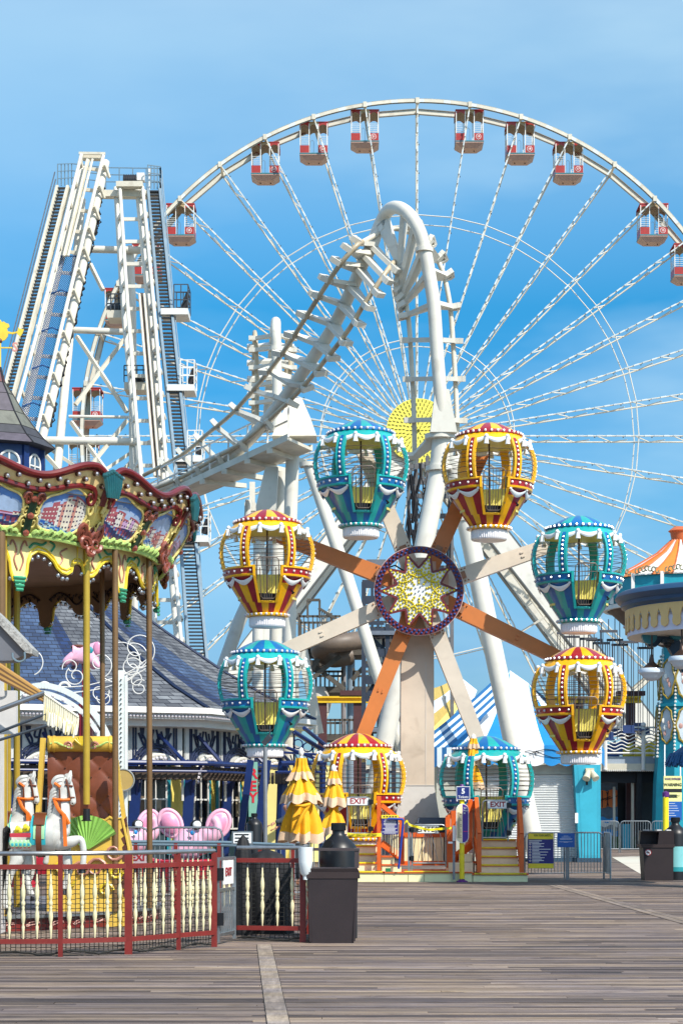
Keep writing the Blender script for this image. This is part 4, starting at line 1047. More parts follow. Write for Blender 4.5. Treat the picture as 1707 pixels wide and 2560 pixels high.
b = MB(); b.prism(pill(0, 0, rr, c.z, a.z, 0)[::-1], (xm, Yp - .085, 0), XA, ZA, .02, m=2); b.prism(pill(0, 0, rr - .012, c.z + .012, a.z - .012, -1)[::-1], (xm, Yp - .089, 0), XA, ZA, .004, m=0); b.prism(pill(0, 0, rr - .012, c.z + .012, a.z - .012, 1)[::-1], (xm, Yp - .089, 0), XA, ZA, .004, m=1)
for k in range(27): zz = lerp(c.z + .12, a.z - .2, k / 26); b.bx(xm - rr + .025, xm - rr + (.085 if k % 6 else .12), Yp - .093, Yp - .089, zz - .004, zz + .004, 3)
b.bx(xm + .02, xm + rr - .02, Yp - .093, Yp - .089, lerp(c.z, a.z, .29), lerp(c.z, a.z, .305), 4)
s = b.build('height_gauge', [M('gauge_cream', '#f6e3b8', .5, .04), M('gauge_purple', '#4c2a8a', .5, .05), signw, signk, M('gauge_pink', '#d8307a', .5, .04)], t, smooth=False)
for k, wd in enumerate(('YOU', 'MUST', 'BE')): text(wd, .045, (xm + .02, Yp - .093, a.z - .10 - .055 * k), signw, s, align='LEFT', bold=.01)
for k, wd in enumerate('65432'): text(wd, .045, (xm - .04, Yp - .093, lerp(a.z - .2, c.z + .12, (k + .2) / 4.6)), signk, s, bold=.01)
t = thing('control_pedestal', 'thin grey post with a small white box, left of the ticket pole', 'control post', W(1134, 2199, PY - .1)); b = MB(); post(b, 1134, 2100, 2199, PY - .1, .05, .05); b.build('pedestal_post', M('post_grey', '#7b8087', .5, .15), t)
b = MB(); p, q = W(1131, 2064, PY - .1), W(1138, 2102, PY - .1); b.bx(p.x, q.x, PY - .16, PY - .02, q.z, p.z); b.bx(p.x - .1, p.x - .002, PY - .14, PY - .04, q.z - .06, q.z - .02); b.build('switch_box', signw, t, smooth=False)

# furled parasols
umy, umc = M('parasol_yellow', '#f2ad0c', .75, .10, 5, bump=.15), M('parasol_cream', '#dcbc9c', .8, .08, 5, bump=.15)
def parasol(label, px, ytop, Y, secs, seed, basez=0.0):
    """secs: list of tiers, each [(py, halfwidth px, material)]"""
    r = random.Random(seed); t = thing('furled_parasol', label, 'parasol', (GX(px, Y), Y, basez), 'furled yellow parasols')
    c = W(px, ytop, Y); k = Y / F
    b = MB(); b.lathe([(0, .0), (5 * k, -4 * k), (7 * k, -12 * k), (6 * k, -18 * k), (3.5 * k, -22 * k), (4.5 * k, -26 * k), (4.5 * k, -30 * k)], 14, c=(c.x, Y, c.z)); b.build('finial', M('finial_white', '#f3eee6', .4, .05), t)
    b = MB(); b.lathe([(.025, basez), (.025, c.z - 25 * k)], 10, c=(c.x, Y, 0)); b.build('pole', white2, t)
    for ti, tier in enumerate(secs):
        nf = 7; ph = [r.uniform(0, 6.28) for _ in range(4)]; b = MB(); NP = 110
        ys = [s_[0] for s_ in tier]
        def fn(u, v):
            y = lerp(ys[0], ys[-1], v); i = 0
            while i < len(tier) - 2 and tier[i + 1][0] < y: i += 1
            f = (y - tier[i][0]) / (tier[i + 1][0] - tier[i][0]); hw = lerp(tier[i][1], tier[i + 1][1], f)
            a = 2 * PI * u; fold = .26 * (2 * abs(math.cos(nf * .5 * a + ph[0] + .3 * v)) ** .7 - 1.2) + .05 * math.cos(16 * a + ph[3] + v) + .12 * math.cos(4 * a + ph[1] - 1.5 * v) + .11 * math.cos(2 * a + ph[2]); amp = .45 + .55 * v
            rr = hw * .90 * k * (1 + fold * amp); dz = -(.05 * hw * k * 2) * math.cos(nf * a + ph[0] + .6) * v
            return (c.x + rr * math.sin(a), Y - rr * math.cos(a), GZ(y, Y) + dz)
        nv = 22
        def mf(i, j):
            y = lerp(ys[0], ys[-1], (j + .5) / nv)
            for q in range(len(tier) - 1):
                if tier[q][0] <= y < tier[q + 1][0]: return tier[q][2]
            return tier[-2][2]
        b.grid(fn, NP, nv, mf, cu=True, flip=True); b.build('canopy_tier', [umy, umc], t, ang=70)
    return t
pa = parasol('largest furled yellow and cream parasol, left of a smaller one', 753, 1868, 31.0,
    [[(1895, 13, 0), (1915, 15, 0), (1930, 22, 1), (1950, 30, 1)], [(1930, 13, 0), (1960, 30, 0), (1985, 46, 1), (2006, 50, 1)], [(2004, 26, 0), (2020, 33, 0), (2050, 42, 0), (2083, 46, 1), (2105, 47, 1)]], 4)
b = MB(); b.tube(spline([W(735, 2012, 30.7), W(753, 2015, 30.6), W(775, 2010, 30.7)], 4), .025, 6); b.tube(spline([W(772, 2012, 30.7), W(752, 2045, 30.65), W(738, 2082, 30.7)], 4), [.03] * 8 + [.05], 6); b.build('tie_strap', umy, pa)
pb = parasol('smaller furled parasol gathered with a tie, in front of the lowest yellow gondola', 834, 1910, 37.0,
    [[(1928, 11, 0), (1940, 13, 0), (1946, 16, 1), (1962, 20, 1)], [(1948, 9, 0), (1975, 22, 0), (1994, 30, 1), (2016, 33, 1)], [(2016, 15, 0), (2025, 12, 0), (2040, 24, 0), (2068, 36, 1), (2088, 38, 1)]], 9)
pc = parasol('slim furled yellow and cream parasol behind the 5 Tickets sign', 1183, 1834, 45.3,
    [[(1846, 9, 0), (1855, 10, 0), (1860, 13, 1), (1872, 15, 1)], [(1862, 9, 0), (1885, 15, 0), (1899, 18, 1), (1914, 19, 1)], [(1910, 8, 0), (1935, 17, 0), (1956, 22, 1), (1972, 24, 1)]], 12)

# bins
binb = M('bin_brown', '#2c2224', .5, .12, 5, bump=.1, bsc=120); binr = M('bin_rim_brown', '#43393a', .5, .1)
bt = thing('litter_bin', 'tall dark brown square litter bin with open framed top beside the red fence', 'litter bin', (GX(829, 22.9), 22.9, 0))
def tq(b, x0, x1, xb0, xb1, Y, d, z0, z1, m=0, db=None):
    db = db or d; vs = [(xb0, Y, z0), (xb1, Y, z0), (xb1, Y + db, z0), (xb0, Y + db, z0), (x0, Y - .02, z1), (x1, Y - .02, z1), (x1, Y + d, z1), (x0, Y + d, z1)]
    b.add(vs, [(3, 2, 1, 0), (4, 5, 6, 7), (0, 1, 5, 4), (1, 2, 6, 5), (2, 3, 7, 6), (3, 0, 4, 7)], m)
Yb = 22.8; b = MB(); tq(b, GX(772, Yb), GX(891, Yb), GX(776, Yb), GX(884, Yb), Yb, .52, 0, GZ(2196, Yb), db=.48)
for x in (772, 891): p = W(x, 2196, Yb); q = W(776 if x < 800 else 884, 2354, Yb); b.tube([p, q], .018, 6)
b.build('bin_body', binb, bt, ang=25)
b = MB(); tq(b, GX(766, Yb), GX(898, Yb), GX(767, Yb), GX(900, Yb), Yb - .03, .6, GZ(2196, Yb), GZ(2180, Yb)); tq(b, GX(773, Yb), GX(893, Yb), GX(768, Yb), GX(898, Yb), Yb - .02, .58, GZ(2180, Yb), GZ(2171, Yb)); b.build('rim', binr, bt, ang=25)
b = MB(); h0, h1 = GZ(2170, Yb), GZ(2127, Yb)
for x in (774, 892):
    for dy in (.0, .48): X = GX(x, Yb); b.bx(X - .025, X + .025, Yb + dy, Yb + dy + .05, h0, h1)
for dy in (.0, .48): b.bx(GX(774, Yb) - .03, GX(892, Yb) + .03, Yb + dy - .01, Yb + dy + .06, h1, h1 + .025)
for x in (774, 892): X = GX(x, Yb); b.bx(X - .03, X + .03, Yb + .05, Yb + .48, h1, h1 + .025)
b.build('top_frame', binr, bt, smooth=False)
def bottle_bin(label, px, ytop, ybase, hw, Y, ground=True, lab=False, hole=-1):
    t = thing('bottle_bin', label, 'recycling bin', (GX(px, Y), Y, 0), 'bottle shaped recycling bins'); k = Y / F; c = (GX(px, Y), Y, 0); zt = GZ(ytop, Y)
    b = MB(); r = hw * k
    b.lathe([(0, zt), (r * .36, zt), (r * .385, zt - .02 * r), (r * .385, zt - .40 * r), (r * .36, zt - .42 * r)], 40, c=c)
    for j in range(40): a = 2 * PI * j / 40; b.box((c[0] + r * .39 * math.sin(a), Y - r * .39 * math.cos(a), zt - .22 * r), (.012 * r * 2, .012 * r * 2, .34 * r))
    b.build('screw_cap', black, t)
    b = MB(); b.lathe([(r * .33, zt - .42 * r), (r * .33, zt - .58 * r), (r * .45, zt - .74 * r), (r * .74, zt - .98 * r), (r * .95, zt - 1.28 * r), (r, zt - 1.5 * r), (r, .0)], 40, c=c)
    b.build('bottle_body', black if ground else black, t)
    b = MB(); a = R(-38 * 1 if hole < 0 else 30); d = Vector((math.sin(a), -math.cos(a), 0)); o = Vector(c) + d * r * .80 + ZA * (zt - 1.18 * r); dd = (d + ZA * .45).normalized()
    b.tube([o - dd * .2 * r, o + dd * .14 * r], [r * .34, r * .30], 24, m=0); b.tube([o + dd * .141 * r, o + dd * .15 * r], r * .22, 20, m=1); b.build('throw_hole', [black, M('hole_black', '#030303', .9, .0)], t)
    if lab:
        b = MB(); z0, z1 = GZ(2178, Y), GZ(2116, Y); b.lathe([(r * 1.006, z0), (r * 1.006, z1)], 40, c=c, m=0); b.lathe([(r * 1.01, z0), (r * 1.01, z0 + .1)], 40, c=c, m=1)
        s = b.build('wrap_label', [M('label_aqua', '#7fc4c8', .5, .06), M('label_teal', '#1f8f98', .5, .06)], t)
        lx = c[0] - r * .62; ly_ = Y - r * .80
        b = MB(); zc = lerp(z0, z1, .45)
        for q in range(3): a = 2 * PI * q / 3; a2 = a + 1.6; b.beam((lx + .05 * math.sin(a), ly_ - .02, zc + .05 * math.cos(a)), (lx + .05 * math.sin(a2), ly_ - .03, zc + .05 * math.cos(a2)), .02, .018)
        b.build('recycling_mark', signr, s, smooth=False)
    return t
bottle_bin('large black bottle shaped recycling bin behind the tall brown litter bin', 846, 2057, 2350, 47, 23.75)
bottle_bin('small black bottle shaped bin by the pink elephants', 636, 2033, 2190, 20, 36.0)
bottle_bin('black bottle shaped recycling bin with an aqua label at the right edge', 1687, 2043, 2200, 29, 45.5, lab=True)
b2 = thing('litter_bin', 'brown litter bin with no smoking sticker by the bottle bin with aqua label', 'litter bin', (GX(1643, 44.9), 44.9, 0)); Yc = 44.9
b = MB(); tq(b, GX(1606, Yc), GX(1682, Yc), GX(1611, Yc), GX(1682, Yc), Yc, .6, 0, GZ(2119, Yc)); X = GX(1647, Yc)
b.build('bin_body', binb, b2, ang=20)
b = MB(); tq(b, GX(1600, Yc), GX(1685, Yc), GX(1602, Yc), GX(1684, Yc), Yc - .04, .68, GZ(2119, Yc), GZ(2111, Yc)); b.build('rim', binr, b2, ang=20)
b = MB(); z0, z1 = GZ(2111, Yc), GZ(2080, Yc); tq(b, GX(1646, Yc), GX(1683, Yc), GX(1643, Yc), GX(1684, Yc), Yc, .6, z0, z1); tq(b, GX(1605, Yc), GX(1646, Yc), GX(1603, Yc), GX(1643, Yc), Yc + .3, .28, z0, z1)
b.bx(GX(1604, Yc), GX(1684, Yc), Yc, Yc + .6, z1, z1 + .03); b.build('hood', binb, b2, ang=20)
b = MB(); c = W(1619, 2131, Yc - .03)
b.tube([c - YA * .0, c - YA * .006], .075, 20, m=0); b.tube([c + Vector((.068 * math.sin(2 * PI * k / 24), -.01, .068 * math.cos(2 * PI * k / 24))) for k in range(24)], .007, 4, closed=True, m=1); b.beam(c + Vector((-.045, -.012, .045)), c + Vector((.045, -.012, -.045)), .012, .006, (0, 1, 0), m=1); b.beam(c + Vector((-.04, -.010, -.0)), c + Vector((.035, -.010, .0)), .016, .004, (0, 1, 0), m=2); b.build('no_smoking_sticker', [signw, signr, signk], b2, smooth=False)
b = MB()
for x in (1618, 1648, 1672): p = W(x, 2079, Yc); b.box(p + Vector((0, .2, .02)), (.12, .3, .05), top=(.8, .8))
b.each('lid_clip', steel, b2, smooth=False)

# crowd barriers
def barrier(label, p0, p1, h, n, group, foot=True, sign=None):
    p0, p1 = Vector(p0), Vector(p1); t = thing('crowd_barrier', label, 'barrier', (p0 + p1) / 2, group)
    d = (p1 - p0).normalized(); c = .12; b = MB(); zt = p0.z + h
    b.tube([p0, p0 + ZA * (h - c), p0 + d * c * .3 + ZA * (h - c * .3), p0 + d * c + ZA * h, p1 - d * c + ZA * h, p1 - d * c * .3 + ZA * (h - c * .3), p1 + ZA * (h - c), p1], .019, 7)
    b.tube([p0 + ZA * .15, p1 + ZA * .15], .016, 6); b.build('barrier_frame', steel, t)
    bars = MB()
    for k in range(1, n): q = p0.lerp(p1, k / n); bars.tube([q + ZA * .15, q + ZA * (h - .01)], .009, 5, caps=False)
    bars.build('barrier_grille', steel, t); return t
g_ = 'steel crowd barriers'
barrier('crowd barrier holding the FOR YOUR SAFETY board', (GX(1311, 45.3), 45.3, 0), (GX(1410, 45.6), 45.6, 0), 1.07, 12, g_)
barrier('crowd barrier behind the plain blue notice, near the teal pilaster', (GX(1420, 45.7), 45.7, 0), (GX(1508, 45.9), 45.9, 0), 1.07, 11, g_)
barrier('short end barrier turned towards the viewer beside the teal pilaster', (GX(1509, 46.2), 46.2, 0), (GX(1525, 44.9), 44.9, 0), 1.07, 8, g_)
barrier('distant barrier left of the other two in front of the dark shelter', (GX(1490, 79), 79, 0), (GX(1546, 79), 79, 0), 1.25, 9, g_)
barrier('distant barrier in the middle in front of the dark shelter', (GX(1550, 79), 79, 0), (GX(1625, 79), 79, 0), 1.25, 12, g_)
barrier('distant barrier at the yellow pole in front of the dark shelter', (GX(1628, 79), 79, 0), (GX(1690, 79), 79, 0), 1.25, 10, g_)
Ys = 45.15
def board(name, label, cat, x0, y0, x1, y1, Y, base=None):
    return thing(name, label, cat, W((x0 + x1) / 2, y1, Y))
t = board('safety_board', 'purple and yellow FOR YOUR SAFETY board hung on the barrier', 'sign', 1319, 2083, 1383, 2171, Ys)
p, q = W(1319, 2083, Ys), W(1383, 2171, Ys); b = MB(); hgt = p.z - q.z; wid = q.x - p.x
b.bx(p.x, q.x, Ys - .02, Ys, q.z, p.z, 0); b.bx(p.x + .005, q.x - .005, Ys - .024, Ys - .02, q.z + .004, q.z + hgt * .14, 1); b.bx(p.x + .005, q.x - .005, Ys - .024, Ys - .02, p.z - hgt * .17, p.z - .004, 1)
rng = random.Random(8)
for k in range(16):
    zz = p.z - hgt * (.21 + .040 * k); 
    if k % 2 == 0 and k > 1 and k < 15: cx = p.x + .045; b.tube([Vector((cx, Ys - .021, zz - .01)), Vector((cx, Ys - .025, zz - .01))], .022, 10, m=2); b.tube([Vector((cx, Ys - .026, zz - .01)), Vector((cx, Ys - .027, zz - .01))], .012, 8, m=3)
    xs = p.x + (.09 if k > 1 else .02); b.bx(xs, xs + rng.uniform(.25, .42) * (1 if k % 2 == 0 else .55), Ys - .024, Ys - .02, zz - .011, zz + .003, 2)
s = b.build('board', [M('rules_purple', '#2e2a78'), signy, signw, signr], t, smooth=False)
text('FOR YOUR SAFETY...', .062, (p.x + wid * .58, Ys - .027, p.z - hgt * .065), signk, s, bold=.02, wx=.72)
t = board('blue_notice', 'plain royal blue notice on a thin post by the barrier', 'sign', 1392, 2083, 1435, 2185, 45.0); p, q = W(1392, 2083, 45), W(1435, 2118, 45); b = MB(); b.bx(p.x, q.x, 44.98, 45, q.z, p.z, 0)
for k, (zz, w_) in enumerate(((.06, .1), (.085, .2), (.12, .28), (.135, .26), (.19, .3), (.2, .1))): b.bx((p.x + q.x) / 2 - w_ / 2, (p.x + q.x) / 2 + w_ / 2, 44.976, 44.98, p.z - zz - .006, p.z - zz, 1)
b.build('board', [M('notice_blue', '#1c57a8', .45, .05), signw], t, smooth=False); b = MB(); post(b, 1415.5, 2118, 2200, 45.02, .035, .03); b.each('post', M('post_grey', '#7b8087'), t)
# ------------------------------------------------------------ shop building with the striped shingle roof and its cupola
BC = Vector((GX(1, 66), 66, 0))
shop = thing('shop_building', 'octagonal shop with blue and grey striped shingle roof, cupola and blue arcade', 'building', BC)
def shingle(name, c1, c2):
    m = bpy.data.materials.new(name); m.use_nodes = True; nt = m.node_tree; N = nt.nodes; L = nt.links; b = N['Principled BSDF']; b.inputs['Roughness'].default_value = .8
    t = N.new('ShaderNodeTexCoord'); s = N.new('ShaderNodeSeparateXYZ'); L.new(t.outputs['Object'], s.inputs[0])
    a = N.new('ShaderNodeMath'); a.operation = 'ARCTAN2'; L.new(s.outputs[0], a.inputs[0]); L.new(s.outputs[1], a.inputs[1])
    k = N.new('ShaderNodeMath'); k.operation = 'MULTIPLY'; k.inputs[1].default_value = 8; L.new(a.outputs[0], k.inputs[0])
    z = N.new('ShaderNodeMath'); z.operation = 'MULTIPLY'; z.inputs[1].default_value = 1.0; L.new(s.outputs[2], z.inputs[0])
    c = N.new('ShaderNodeCombineXYZ'); L.new(k.outputs[0], c.inputs[0]); L.new(z.outputs[0], c.inputs[1])
    br = N.new('ShaderNodeTexBrick'); L.new(c.outputs[0], br.inputs['Vector']); br.inputs['Color1'].default_value = hx(c1) + (1,); br.inputs['Color2'].default_value = hx(c2) + (1,)
    br.inputs['Mortar'].default_value = (.012, .016, .028, 1); br.inputs['Scale'].default_value = 1; br.inputs['Brick Width'].default_value = .34; br.inputs['Row Height'].default_value = .125; br.inputs['Mortar Size'].default_value = .012; br.inputs['Mortar Smooth'].default_value = .3
    n = N.new('ShaderNodeTexNoise'); n.inputs['Scale'].default_value = 1.2; n.inputs['Detail'].default_value = 8; L.new(t.outputs['Object'], n.inputs[0])
    r = N.new('ShaderNodeValToRGB'); r.color_ramp.elements[0].color = (.6, .6, .65, 1); r.color_ramp.elements[0].position = .3; r.color_ramp.elements[1].color = (1.25, 1.22, 1.2, 1); r.color_ramp.elements[1].position = .7; L.new(n.outputs[0], r.inputs[0])
    mm = N.new('ShaderNodeMixRGB'); mm.blend_type = 'MULTIPLY'; mm.inputs[0].default_value = 1; L.new(br.outputs[0], mm.inputs[1]); L.new(r.outputs[0], mm.inputs[2]); L.new(mm.outputs[0], b.inputs['Base Color'])
    bp = N.new('ShaderNodeBump'); bp.inputs['Strength'].default_value = .7; bp.inputs['Distance'].default_value = .02; L.new(br.outputs[1], bp.inputs['Height']); bp.invert = True; L.new(bp.outputs[0], b.inputs['Normal'])
    return m
shg, shd, shb = shingle('shingle_grey', '#757a7f', '#4d5157'), shingle('shingle_navy', '#1d3763', '#132647'), shingle('shingle_blue', '#42597a', '#2d4160')
def oct_(th):
    t = th % (PI / 4) - PI / 8; return math.cos(PI / 8) / math.cos(t)
prof = [(1.5, 12.6), (1.75, 12.0), (2.3, 10.9), (2.95, 9.85), (4.0, 8.56), (5.5, 7.47), (7.27, 6.25), (8.9, 5.30), (10.4, 4.60)]
bands = [(-90, 0), (8, 1), (12, 2), (27, 1), (31, 0), (52, 1), (58, 2), (72, 0), (95, 2), (120, 0), (150, 2), (180, 0), (210, 2), (240, 0)]
b = MB(); n = 180
def rf(u, v):
    th = -PI / 2 + 2 * PI * u; x = v * (len(prof) - 1); i = min(int(x), len(prof) - 2); f = x - i; r = lerp(prof[i][0], prof[i + 1][0], f) * oct_(th); z = lerp(prof[i][1], prof[i + 1][1], f)
    return (BC.x + r * math.sin(th), BC.y - r * math.cos(th), z)
def rm(i, j):
    d = -90 + 2 * i + 1; m = 0
    for a, q in bands:
        if d >= a: m = q
    return m
b.grid(rf, n, 8, rm, cu=True, flip=False); b.build('roof', [shg, shd, shb], shop, ang=25)
b = MB()
for k in range(8):
    a = k * PI / 4; b.tube([(BC.x + r * 1.001 * math.sin(a), BC.y - r * 1.001 * math.cos(a), z + .02) for r, z in prof], .06, 5)
b.build('ridge_cap', M('ridge_navy', '#1a2c4c', .7, .15), shop)
def octring(b, r0, z0, r1, z1, m=0):
    P = [[(BC.x + r * math.sin(k * PI / 4), BC.y - r * math.cos(k * PI / 4), z) for k in range(8)] for r, z in ((r0, z0), (r1, z1))]
    for k in range(8): q = (k + 1) % 8; b.add([P[0][k], P[0][q], P[1][q], P[1][k]], [(3, 2, 1, 0)], m)
b = MB(); octring(b, 10.42, 4.62, 10.45, 4.45); octring(b, 10.45, 4.45, 10.30, 4.43); octring(b, 10.30, 4.43, 10.28, 4.28); octring(b, 10.28, 4.28, 9.95, 4.26); octring(b, 9.95, 4.26, 9.93, 4.08); octring(b, 9.93, 4.08, 9.3, 4.06)
fas = b.build('eave_fascia', cleanw, shop, smooth=False)
def octpt(s, r, z):
    """s counts faces from the corner facing the viewer"""
    k = int(math.floor(s)); f = s - k; a, c = k * PI / 4, (k + 1) * PI / 4; p = Vector((math.sin(a), -math.cos(a), 0)) * r; q = Vector((math.sin(c), -math.cos(c), 0)) * r
    return BC + p.lerp(q, f) + ZA * z
b = MB()
for k in range(150): p = octpt(k / 150 * 2, 10.33, 4.36); b.ball(p, .045, 6, 4)
b.build('bulb_border', bulbw, fas)
# cupola
slA, slB, slC = M('slate_olive', '#6d6f66', .65, .2, 4), M('slate_violet', '#57515c', .65, .2, 4), M('slate_dark', '#3f4047', .65, .2, 4)
b = MB(); rr = random.Random(5)
cp = [(.03, 16.25), (.16, 15.75), (.42, 15.35), (.80, 14.70), (1.18, 14.19), (1.45, 13.87), (1.82, 13.56)]
for k in range(8):
    for i in range(len(cp) - 1):
        a, c = k * PI / 4, (k + 1) * PI / 4; q = [BC + Vector((r * math.sin(t), -r * math.cos(t), z)) for r, z, t in ((*cp[i], a), (*cp[i], c), (*cp[i + 1], c), (*cp[i + 1], a))]
        b.add(q, [(3, 2, 1, 0)], 3 if i == 0 else rr.choice((0, 0, 1, 2)) if i < 4 else rr.choice((1, 2)))
b.lathe([(1.82, 13.56), (1.35, 13.52)], 8, c=BC, m=2); b.build('cupola_roof', [slA, slB, slC, M('spire_red', '#6b2d33', .6, .15)], shop, ang=15)
b = MB()
for k in range(8):
    a = k * PI / 4; b.tube([BC + Vector((r * math.sin(a), -r * math.cos(a), z + .01)) for r, z in cp], .025, 5)
    for r, z in cp[1:-1]: b.tube([BC + Vector((r * math.sin(a), -r * math.cos(a), z + .005)), BC + Vector((r * math.sin(a + PI / 4), -r * math.cos(a + PI / 4), z + .005))], .012, 4)
b.build('slate_joint', M('joint_dark', '#26272c', .7, .1), shop)
b = MB(); b.lathe([(1.40, 12.0), (1.40, 13.53)], 8, c=BC)
for k in range(8):
    a = k * PI / 4
    p = Vector((1.42 * math.sin(a), -1.42 * math.cos(a), 0)); b.beam(BC + p + ZA * 12.0, BC + p + ZA * 13.5, .2, .12, p)
b.build('cupola_wall', navy, shop, smooth=False)
glass = M('window_glass', '#5d7892', .08, .3, 1.2); gdark = M('dark_glass', '#11141a', .08, .3, 2)
for k in range(8):
    a = (k + .5) * PI / 4; nrm = Vector((math.sin(a), -math.cos(a), 0)); tn = Vector((math.cos(a), math.sin(a), 0)); o = BC + nrm * 1.315; hw, z0, z1 = .33, 12.25, 12.95
    arch = [(-hw, z0), (hw, z0)] + [(hw * math.cos(PI * i / 12), z1 + hw * math.sin(PI * i / 12)) for i in range(13)]
    b = MB(); b.prism(arch, o, tn, ZA, .05); fr = b.build('window', glass, shop, smooth=False)
    b = MB(); P = [o + nrm * .01 + tn * x + ZA * z for x, z in arch]; b.tube(P, .04, 6, closed=True); b.beam(o + ZA * z0, o + ZA * (z1 + hw), .05, .05, nrm); b.beam(o - tn * hw + ZA * z1 * 1.0 - ZA * .05, o + tn * hw + ZA * z1 - ZA * .05, .05, .05, nrm); b.build('window_frame', cleanw, fr, smooth=False)
# golden weather vane
gold = M('vane_gold', '#f0cf45', .35, .1, 4); vane = thing('weather_vane', 'golden winged creature weather vane on the cupola spire', 'weather vane', BC + ZA * 16.2)
b = MB(); b.tube([BC + ZA * 16.15, BC + ZA * 17.7], .035, 8); b.beam(BC + ZA * 16.9 - XA * .5, BC + ZA * 16.9 + XA * .42, .05, .04); b.build('rod', gold, vane)
b = MB(); b.ball(BC + ZA * 17.13, .085, 10, 6); b.build('ball', M('vane_copper', '#6b4238', .4, .15), vane)
pl = [(-14, 868), (-20, 845), (-30, 838), (-26, 828), (-14, 834), (-8, 820), (-12, 806), (-4, 800), (3, 800), (5, 806), (11, 804), (16, 808), (23, 810), (25, 817), (19, 822), (20, 828), (30, 831), (40, 830), (45, 828), (47, 818), (50, 822), (56, 823), (61, 824), (57, 834), (52, 842), (48, 838), (42, 833), (33, 836), (22, 834), (20, 842), (14, 850), (4, 854), (-4, 862)]
k66 = 66 / F; b = MB(); b.prism([((x - 1) * k66, GZ(y, 66)) for x, y in pl][::-1], (BC.x, BC.y - .03, 0), XA, ZA, .06); b.build('creature_figure', gold, vane, smooth=False)
text('S', .42, BC + Vector((.50, -.04, 16.9)), M('vane_rose', '#d9968a', .5, .1), vane, ext=.02, bold=.02)
# walls, windows, frieze, columns, arches of the two faces in view
b = MB()
for s in range(0, 8): b.add([octpt(s, 8.9, 0), octpt(s + 1 - 1e-6, 8.9, 0), octpt(s + 1 - 1e-6, 8.9, 4.1), octpt(s, 8.9, 4.1)], [(0, 1, 2, 3)], 0)
b.build('wall', M('wall_dark_teal', '#22383f', .6, .15), shop, smooth=False)
def fpanel(b, s0, s1, z0, z1, r, m=0, th=.06):
    p, q = octpt(s0, r, 0), octpt(s1, r, 0); d = (q - p).normalized(); nn = Vector((d.y, -d.x, 0))
    vs = [p + ZA * z0, q + ZA * z0, q + ZA * z1, p + ZA * z1]; vs += [v - nn * th for v in vs]
    b.add(vs, [(0, 1, 2, 3), (7, 6, 5, 4), (0, 4, 5, 1), (1, 5, 6, 2), (2, 6, 7, 3), (3, 7, 4, 0)], m)
yel, tealw = M('siding_yellow', '#ead36a', .6, .06, 2), M('shutter_teal', '#138795', .5, .08)
bays = [(.28, .52), (.52, .76), (.76, .98), (1.02, 1.34), (1.34, 1.66), (1.66, 1.96)]
